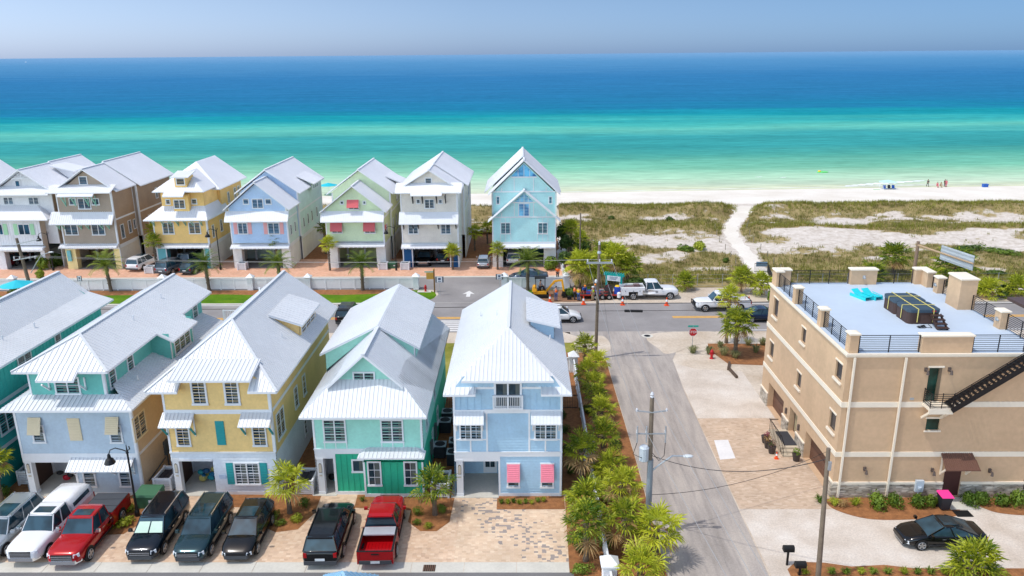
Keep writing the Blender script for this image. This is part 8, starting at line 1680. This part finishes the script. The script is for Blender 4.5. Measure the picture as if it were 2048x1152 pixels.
# ---------------------------------------------------------------- road workers, digger, trailer
SKIN = mat('skin', (206, 150, 116), rough=.6, var=.04)
def skinmesh(name, verts, edges, m, par, sub=1):
    me = bpy.data.meshes.new(name); me.from_pydata([v[:3] for v in verts], edges, []); o = bpy.data.objects.new(name, me); COL.objects.link(o); o.parent = par
    sk = o.modifiers.new('skin', 'SKIN'); me.materials.append(m); o.modifiers.new('smooth', 'SUBSURF').levels = sub; o.modifiers['smooth'].render_levels = sub
    if not me.skin_vertices: bpy.context.view_layer.objects.active = o
    for i, v in enumerate(verts): d = me.skin_vertices[0].data[i]; d.radius = (v[3], v[4] if len(v) > 4 else v[3]); d.use_root = (i == 0)
    sk.use_smooth_shade = True; return o
def person(label, x, y, face, shirt, trouser, hat=None, vest=None, pose='stand', z=0.0, s=1.0, hair=None, group=None):
    t = thing('person', label, 'person', (x, y, z), rad(face), group); t.scale = (s,) * 3
    lean = {'stand': 0, 'bend': .5, 'sit': .1, 'walk': .08}[pose]; hip = .95 if pose != 'sit' else .5
    up = lambda d, side=0.0, fwd=0.0: (math.sin(lean) * d + fwd * math.cos(lean), side, hip + math.cos(lean) * d - fwd * math.sin(lean))
    V_ = [(*up(0), .13, .15), (*up(.22), .12, .15), (*up(.45), .12, .18), (*up(.54), .06), (*up(.63, 0, .02), .085, .075), (*up(.72, 0, .01), .09, .078), (*up(.80, 0, .0), .06)]; E_ = [(0, 1), (1, 2), (2, 3), (3, 4), (4, 5), (5, 6)]
    V_.append((*up(.68, 0, .115), .014)); E_.append((5, 7))   # nose
    legs = {'stand': ((.02, 0), (-.02, 0)), 'bend': ((.05, 0), (-.1, 0)), 'walk': ((.28, 0), (-.28, 0)), 'sit': ((.42, .0), (.42, .0))}[pose]
    body_v = list(V_); body_e = list(E_); tv = [(*up(0), .15, .165)]; te = []; sv = [(*up(.02), .145, .17), (*up(.22), .14, .17), (*up(.46), .135, .19)]; se = [(0, 1), (1, 2)]
    for k, sd in enumerate((1, -1)):
        fx = legs[k][0]; hx, hy, hz = up(-.02, sd * .1); kx = hx + fx * (.6 if pose != 'sit' else 1) + .02; kz = hip * .52 if pose != 'sit' else hip; ax = fx if pose != 'sit' else fx + .05
        b = len(body_v); body_v += [(hx, hy, hz - .03, .085), (kx, sd * .1, kz, .058), (ax, sd * .1, .09, .042), (ax + .16, sd * .11, .04, .035)]; body_e += [(0, b), (b, b + 1), (b + 1, b + 2), (b + 2, b + 3)]
        c = len(tv); tv += [(hx, hy, hz - .03, .1), (kx, sd * .1, kz, .075), (ax, sd * .1, .1, .065)]; te += [(0, c), (c, c + 1), (c + 1, c + 2)]
        sh = up(.46, sd * .19); el = up(.2 if pose != 'bend' else .24, sd * .26, .06 if pose == 'stand' else .22); wr = up(-.03 if pose == 'stand' else .1, sd * .22, .14 if pose == 'stand' else .42)
        b = len(body_v); body_v += [(*sh, .055), (*el, .042), (*wr, .03)]; body_e += [(2, b), (b, b + 1), (b + 1, b + 2)]
        d = (Vector(wr) - Vector(el)).normalized(); sdv = Vector((0, 1, 0)); w0 = Vector(wr); b2 = len(body_v); body_v.append((*(w0 + d * .07), .032, .02)); body_e.append((b + 2, b2))
        for q, L_ in enumerate((.075, .085, .08, .06)): p1 = w0 + d * .1 + sdv * (q - 1.5) * .02; p2 = p1 + d * L_ * .6 + Vector((.02, 0, -.01)); n_ = len(body_v); body_v += [(*p1, .01), (*p2, .009)]; body_e += [(b2, n_), (n_, n_ + 1)]
        n_ = len(body_v); body_v.append((*(w0 + d * .06 + sdv * (-sd) * .06 + Vector((.03, 0, 0))), .011)); body_e.append((b2, n_))
        c = len(sv); sv += [(*sh, .075), (*el, .058)]; se += [(2, c), (c, c + 1)]
    skinmesh('body', body_v, body_e, SKIN, t); skinmesh('trousers', tv, te, trouser, t)
    skinmesh('shirt', sv, se, shirt, t)
    if vest: skinmesh('vest', [(*up(.04), .155, .18), (*up(.24), .152, .182), (*up(.44), .145, .19)], [(0, 1), (1, 2)], vest, t)
    h0 = Vector(up(.76)); b = MB(); b.ball(h0, (.125, .105, .1), 10, 6)
    if hat: b.box(h0.x - .13, h0.x + .19, -.12, .12, h0.z - .02, h0.z + .0)
    b.build('hard_hat' if hat else 'hair', hat or hair or mat('brown hair', (60, 42, 32)), t, True, True)
    for sd in (1, -1):
        b = MB(); ax = (legs[0 if sd > 0 else 1][0] if pose != 'sit' else .47); b.box(ax - .07, ax + .21, sd * .105 - .05, sd * .105 + .05, 0, .1); b.build('boot', mat('dark boot', (56, 46, 40)), t, local=True)
    return t
ORA = mat('orange vest', (252, 108, 32), var=.04); LIMEV = mat('lime vest', (206, 230, 40), var=.04); JEAN = mat('blue jeans', (60, 92, 140), var=.1); KHA = mat('khaki trousers', (176, 154, 120), var=.06); DKT = mat('dark trousers', (52, 54, 62), var=.06); YELS = mat('yellow shirt', (244, 196, 36), var=.05); BLUS = mat('blue shirt', (46, 96, 180), var=.06); GRYS = mat('grey shirt', (150, 146, 146), var=.06); WHH = mat('white hard hat', (236, 236, 236), var=.02); ORH = mat('orange hard hat', (246, 140, 30), var=.02)
person('worker in an orange vest and blue jeans standing by the digger', 4.0, 88.1, 100, GRYS, JEAN, None, ORA, s=1.05); person('worker in an orange vest behind the left end of the red trailer', 6.2, 88.6, 20, ORA, DKT, None, ORA); person('worker in a yellow shirt and jeans at the left end of the red trailer', 6.65, 88.15, 60, YELS, JEAN); person('worker in a blue shirt and orange hat bending at the trailer', 7.35, 89.4, -70, BLUS, DKT, ORH, None, 'bend'); person('worker in a lime vest, khaki trousers and white helmet at the trailer', 8.35, 88.2, 130, GRYS, KHA, WHH, LIMEV); person('worker in a grey shirt and orange hat behind the trailer', 8.8, 89.9, -100, GRYS, DKT, ORH, None, 'bend'); person('person in an orange shirt behind the white fence of the aqua house', 4.6, 97.4, -90, ORA, DKT)
person('digger driver in grey sitting under the canopy', 2.15, 89.95, 20, GRYS, DKT, None, None, 'sit', .78)
DIG = mat('digger yellow', (238, 170, 30), rough=.5, var=.08); t = thing('mini_digger', 'yellow mini excavator with a black canopy and folded boom', 'excavator', (2.2, 89.9, 0))
for sy in (-1, 1): b = MB(); ps = [(-.85, .02), (.85, .02), (1.02, .2), (.85, .42), (-.85, .42), (-1.02, .2)]; loft(b, [[(2.2 + a, 89.9 + sy * .62 + o_, z) for a, z in ps] for o_ in (-.17, .17)]); b.build('track', BLACK, t)
b = MB(); b.box(1.35, 2.9, 89.35, 90.45, .48, .8); b.hexa([(1.2, 89.3, .8), (1.75, 89.3, .8), (1.75, 90.5, .8), (1.2, 90.5, .8), (1.3, 89.4, 1.35), (1.7, 89.4, 1.4), (1.7, 90.4, 1.4), (1.3, 90.4, 1.35)]); b.box(1.85, 2.3, 89.65, 90.15, .8, 1.0, 1); b.build('body', [DIG, BLACK], t)
b = MB()
for x, y in ((1.6, 89.4), (1.6, 90.4), (2.75, 89.4), (2.75, 90.4)): b.bar((x, y, .8), (x, y, 2.4), .07, .07)
b.box(1.5, 2.85, 89.3, 90.5, 2.4, 2.46); b.build('canopy', BLACK, t)
b = MB(); b.bar((2.9, 89.9, .7), (3.9, 89.75, 2.0), .2, .24); b.bar((3.9, 89.75, 2.0), (4.8, 89.6, 2.15), .18, .22); b.build('boom', DIG, t); b = MB(); b.bar((4.75, 89.6, 2.25), (5.0, 89.5, .75), .16, .2); b.build('dipper', DIG, t); b = MB(); b.tube([(3.2, 89.85, 1.2), (4.2, 89.7, 1.95)], .05, 6); b.build('ram', CHROME, t); b = MB(); b.hexa([(4.7, 89.2, .25), (5.2, 89.2, .25), (5.2, 89.8, .25), (4.7, 89.8, .25), (4.85, 89.2, .8), (5.2, 89.2, .8), (5.2, 89.8, .8), (4.85, 89.8, .8)]); b.build('bucket', DARKMET, t)
t = thing('equipment_trailer', 'red flat equipment trailer loaded with reels behind the workers', 'trailer', (9.3, 89.2, 0)); RT = mat('red trailer frame', (186, 52, 40), var=.12); b = MB()
for y in (88.65, 90.0): b.bar((6.9, y, .55), (11.6, y, .55), .1, .14); b.bar((6.9, y, .95), (10.2, y, .95), .05, .05)
for x in (6.9, 8.2, 9.5, 10.8, 11.6): b.bar((x, 88.65, .52), (x, 90.0, .52), .1, .1); b.bar((x, 88.65, .5), (x, 88.65, .98), .05, .05)
b.bar((11.6, 89.3, .55), (13.0, 89.5, .5), .12, .12); b.build('frame', RT, t); b = MB(); b.box(6.95, 11.55, 88.7, 89.95, .58, .62); b.build('deck', mat('dark deck', (70, 62, 58)), t)
for x in (8.7, 9.5, 10.3):
    for y in (88.5, 90.15): b = MB(); b.tube([(x, y - .1, .34), (x, y + .1, .34)], .34, 14); o = b.build('wheel', TYRE, t); b = MB(); b.tube([(x, y - .11, .34), (x, y + .11, .34)], .16, 10); b.build('rim', RIM, o)
def reel(label, x, y, r_, w_, m, z=.62): t = thing('cable_reel', label, 'cable reel', (x, y, z), 0, 'reels and tanks on the red trailer'); b = MB(); b.tube([(0, -w_, r_), (0, w_, r_)], r_ * .7, 14); b.build('drum', m, t, local=True); b = MB(); [b.tube([(0, s * w_ - .03, r_), (0, s * w_ + .03, r_)], r_, 16) for s in (-1, 1)]; b.build('flange', mat('dark reel flange', (70, 60, 60)), t, local=True)
reel('red reel standing on the right half of the trailer', 10.3, 89.3, .5, .3, REDM); reel('dark reel at the left end of the trailer', 7.4, 89.5, .38, .25, mat('grey hose', (96, 84, 88))); reel('pinkish hose reel in the middle of the trailer', 8.5, 89.5, .36, .28, mat('pink hose', (180, 120, 124)))
t = thing('blue_drum', 'blue drum with a yellow cap and white tank at the trailer tongue', 'drum', (11.3, 89.0, .62)); b = MB(); b.lathe((0, 0, 0), [(.34, 0), (.36, .1), (.36, .8), (.3, .9)], 14); b.build('barrel', mat('blue drum paint', (34, 72, 170)), t, local=True); b = MB(); b.lathe((0, 0, .9), [(.3, 0), (.22, .12)], 12); b.build('cap', YELS, t, local=True); b = MB(); b.lathe((.15, -.55, -.3), [(.22, 0), (.24, .55), (.1, .65)], 12); b.build('tank', WHITE, t, local=True)
for i, (x, y, m) in enumerate(((9.0, 88.95, BLUS), (9.45, 89.5, GRYS), (7.9, 89.1, BLUS), (5.6, 88.7, BLACK))): b = MB(); b.box(x - .25, x + .25, y - .2, y + .2, .62 if i < 3 else .03, 1.0 if i < 3 else .4); b.box(x - .27, x + .27, y - .22, y + .22, .96 if i < 3 else .38, 1.02 if i < 3 else .43); solo(b, 'tool_crate', m, ['blue crate in the middle of the red trailer', 'grey crate behind the middle of the red trailer', 'blue crate near the left end of the red trailer', 'black crate on the ground between digger and trailer'][i], 'crate')
# ---------------------------------------------------------------- beach
BZ = lambda x, y: float(beach_h(np.array(x), np.array(y)))
def bp(px, py): x, y = G(px, py, -.8); return x, y, BZ(x, y)
x, y, z = bp(1775, 377); t = thing('beach_canopy', 'pale blue beach canopy with gear at the waterline', 'beach canopy', (x, y, z)); t.scale = (.85, .85, .8); b = MB(); [b.tube([(a, c, 0), (a, c, 1.9)], .04, 5) for a in (-1.6, 1.6) for c in (-1.3, 1.3)]; b.build('pole', WHITE, t, local=True); b = MB(); b.add([(-1.9, -1.5, 1.9), (1.9, -1.5, 1.9), (1.9, 1.5, 1.9), (-1.9, 1.5, 1.9), (0, 0, 2.5)], [(0, 1, 4), (1, 2, 4), (2, 3, 4), (3, 0, 4), (3, 2, 1, 0)]); b.build('canopy', mat('pale aqua cloth', (190, 226, 232)), t, local=True)
for i, (dx, m) in enumerate(((-1.0, BLUS), (.0, DKT), (.9, BLUS))): t = thing('beach_chair', ['left blue beach chair under the canopy', 'dark beach chair under the middle of the canopy', 'right blue beach chair under the canopy'][i], 'beach chair', (x + dx, y - 1.0, z), rad(180), 'beach chairs under the pale canopy'); b = MB(); b.hexa([(-.3, -.3, .25), (.3, -.3, .25), (.3, .3, .3), (-.3, .3, .3), (-.3, -.3, .31), (.3, -.3, .31), (.3, .3, .36), (-.3, .3, .36)]); b.build('seat', m, t, local=True); b = MB(); b.hexa([(-.3, -.34, .3), (.3, -.34, .3), (.3, -.28, .3), (-.3, -.28, .3), (-.3, -.6, .95), (.3, -.6, .95), (.3, -.54, .95), (-.3, -.54, .95)]); b.build('backrest', m, t, local=True); b = MB(); [b.bar((s * .3, -.35, 0), (s * .3, .3, .3), .04, .04) for s in (-1, 1)]; b.build('frame', GALV, t, local=True)
b = MB(); b.box(x - 3.4, x - 2.0, y - 1.6, y - .6, z + .01, z + .05); solo(b, 'beach_towel', mat('green towel', (92, 190, 110)), 'green towel on the sand left of the pale canopy', 'towel')
PNK = mat('pink swimwear', (220, 110, 130)); BGS = 'people at the waterline'
for i, (px, py, m, ps, lab) in enumerate(((1855, 371, DKT, 'walk', 'person in dark clothes walking at the waterline'), (1874, 373, PNK, 'sit', 'person in pink sitting at the waterline'), (1881, 373, KHA, 'sit', 'person in tan sitting at the waterline'), (1889, 371, DKT, 'stand', 'person standing at the waterline beside the seated ones'), (1892, 372, PNK, 'stand', 'person in pink standing at the waterline'))):
    x, y, z = bp(px, py); person(lab, x, y, -90, m, DKT if i == 0 else m, pose=ps, z=max(z, -1.0), s=.9, group=BGS)
x, y, z = bp(1970, 373); b = MB(); b.box(x - .5, x + .5, y - .4, y + .4, z, z + .6); b.box(x - .55, x + .55, y - .45, y + .45, z + .6, z + .7); solo(b, 'cooler_box', BLUS, 'blue cooler box alone on the beach at the right', 'cooler')
x, y = G(1645, 345, -1); t = thing('pool_float', 'green and yellow inflatable float on the shallow water', 'float', (x, y, -1)); b = MB(); b.ball((0, 0, .1), (1.5, .7, .25), 10, 5); b.build('mattress', mat('green float', (110, 220, 120)), t, local=True); b = MB(); b.ball((-.8, 0, .35), (.4, .5, .2), 8, 5); b.build('pillow', YELS, t, local=True)
FOAM = mat('sea foam', (236, 240, 240), rough=.8, var=.05)
def foam(pxs, w_, name='surf_foam'):
    mb = MB(); L = []
    for px, py in pxs: L.append(Vector((*G(px, py, -1), -.975)))
    F_ = []
    for i in range(len(L) - 1):
        for k in range(10): F_.append(L[i].lerp(L[i + 1], k / 10))
    F_.append(L[-1]); n = len(F_)
    for i in range(n - 1):
        f0, f1 = [w_ * (.35 + .65 * math.sin(math.pi * q / n)) * (1 + .5 * math.sin(q * 2.1)) for q in (i, i + 1)]; mb.poly([F_[i] - Vector((0, f0, 0)), F_[i + 1] - Vector((0, f1, 0)), F_[i + 1] + Vector((0, f1 * .7, 0)), F_[i] + Vector((0, f0 * .7, 0))])
    o = mb.build(name, FOAM); o['kind'] = 'structure'
foam([(1690, 372), (1740, 368), (1790, 365), (1848, 361)], 1.1); foam([(1700, 372.5), (1760, 371), (1830, 369.5), (1900, 368.5)], .25); foam([(1510, 354.5), (1524, 353.5)], .3); foam([(1560, 355.5), (1572, 354.5)], .3); foam([(940, 386.4), (1100, 384.2), (1300, 380.5), (1500, 377.0), (1700, 373.4), (1900, 370.3), (2048, 368.4)], .22)
x, y = G(52, 124.8, -1); t = thing('motor_boat', 'tiny white motor boat near the horizon at the left', 'boat', (x, y, -1)); b = MB(); loft(b, [[(a, -w_, .0), (a, -w_ * 1.2, h_), (a, w_ * 1.2, h_), (a, w_, .0)] for a, w_, h_ in ((-7, 2.2, 2.2), (2, 2.2, 2.4), (7, .3, 3.2))]); b.build('hull', WHITE, t, local=True); b = MB(); b.box(-3.5, 1.5, -1.6, 1.6, 2.2, 4.6); b.build('cabin', WHITE, t, local=True)
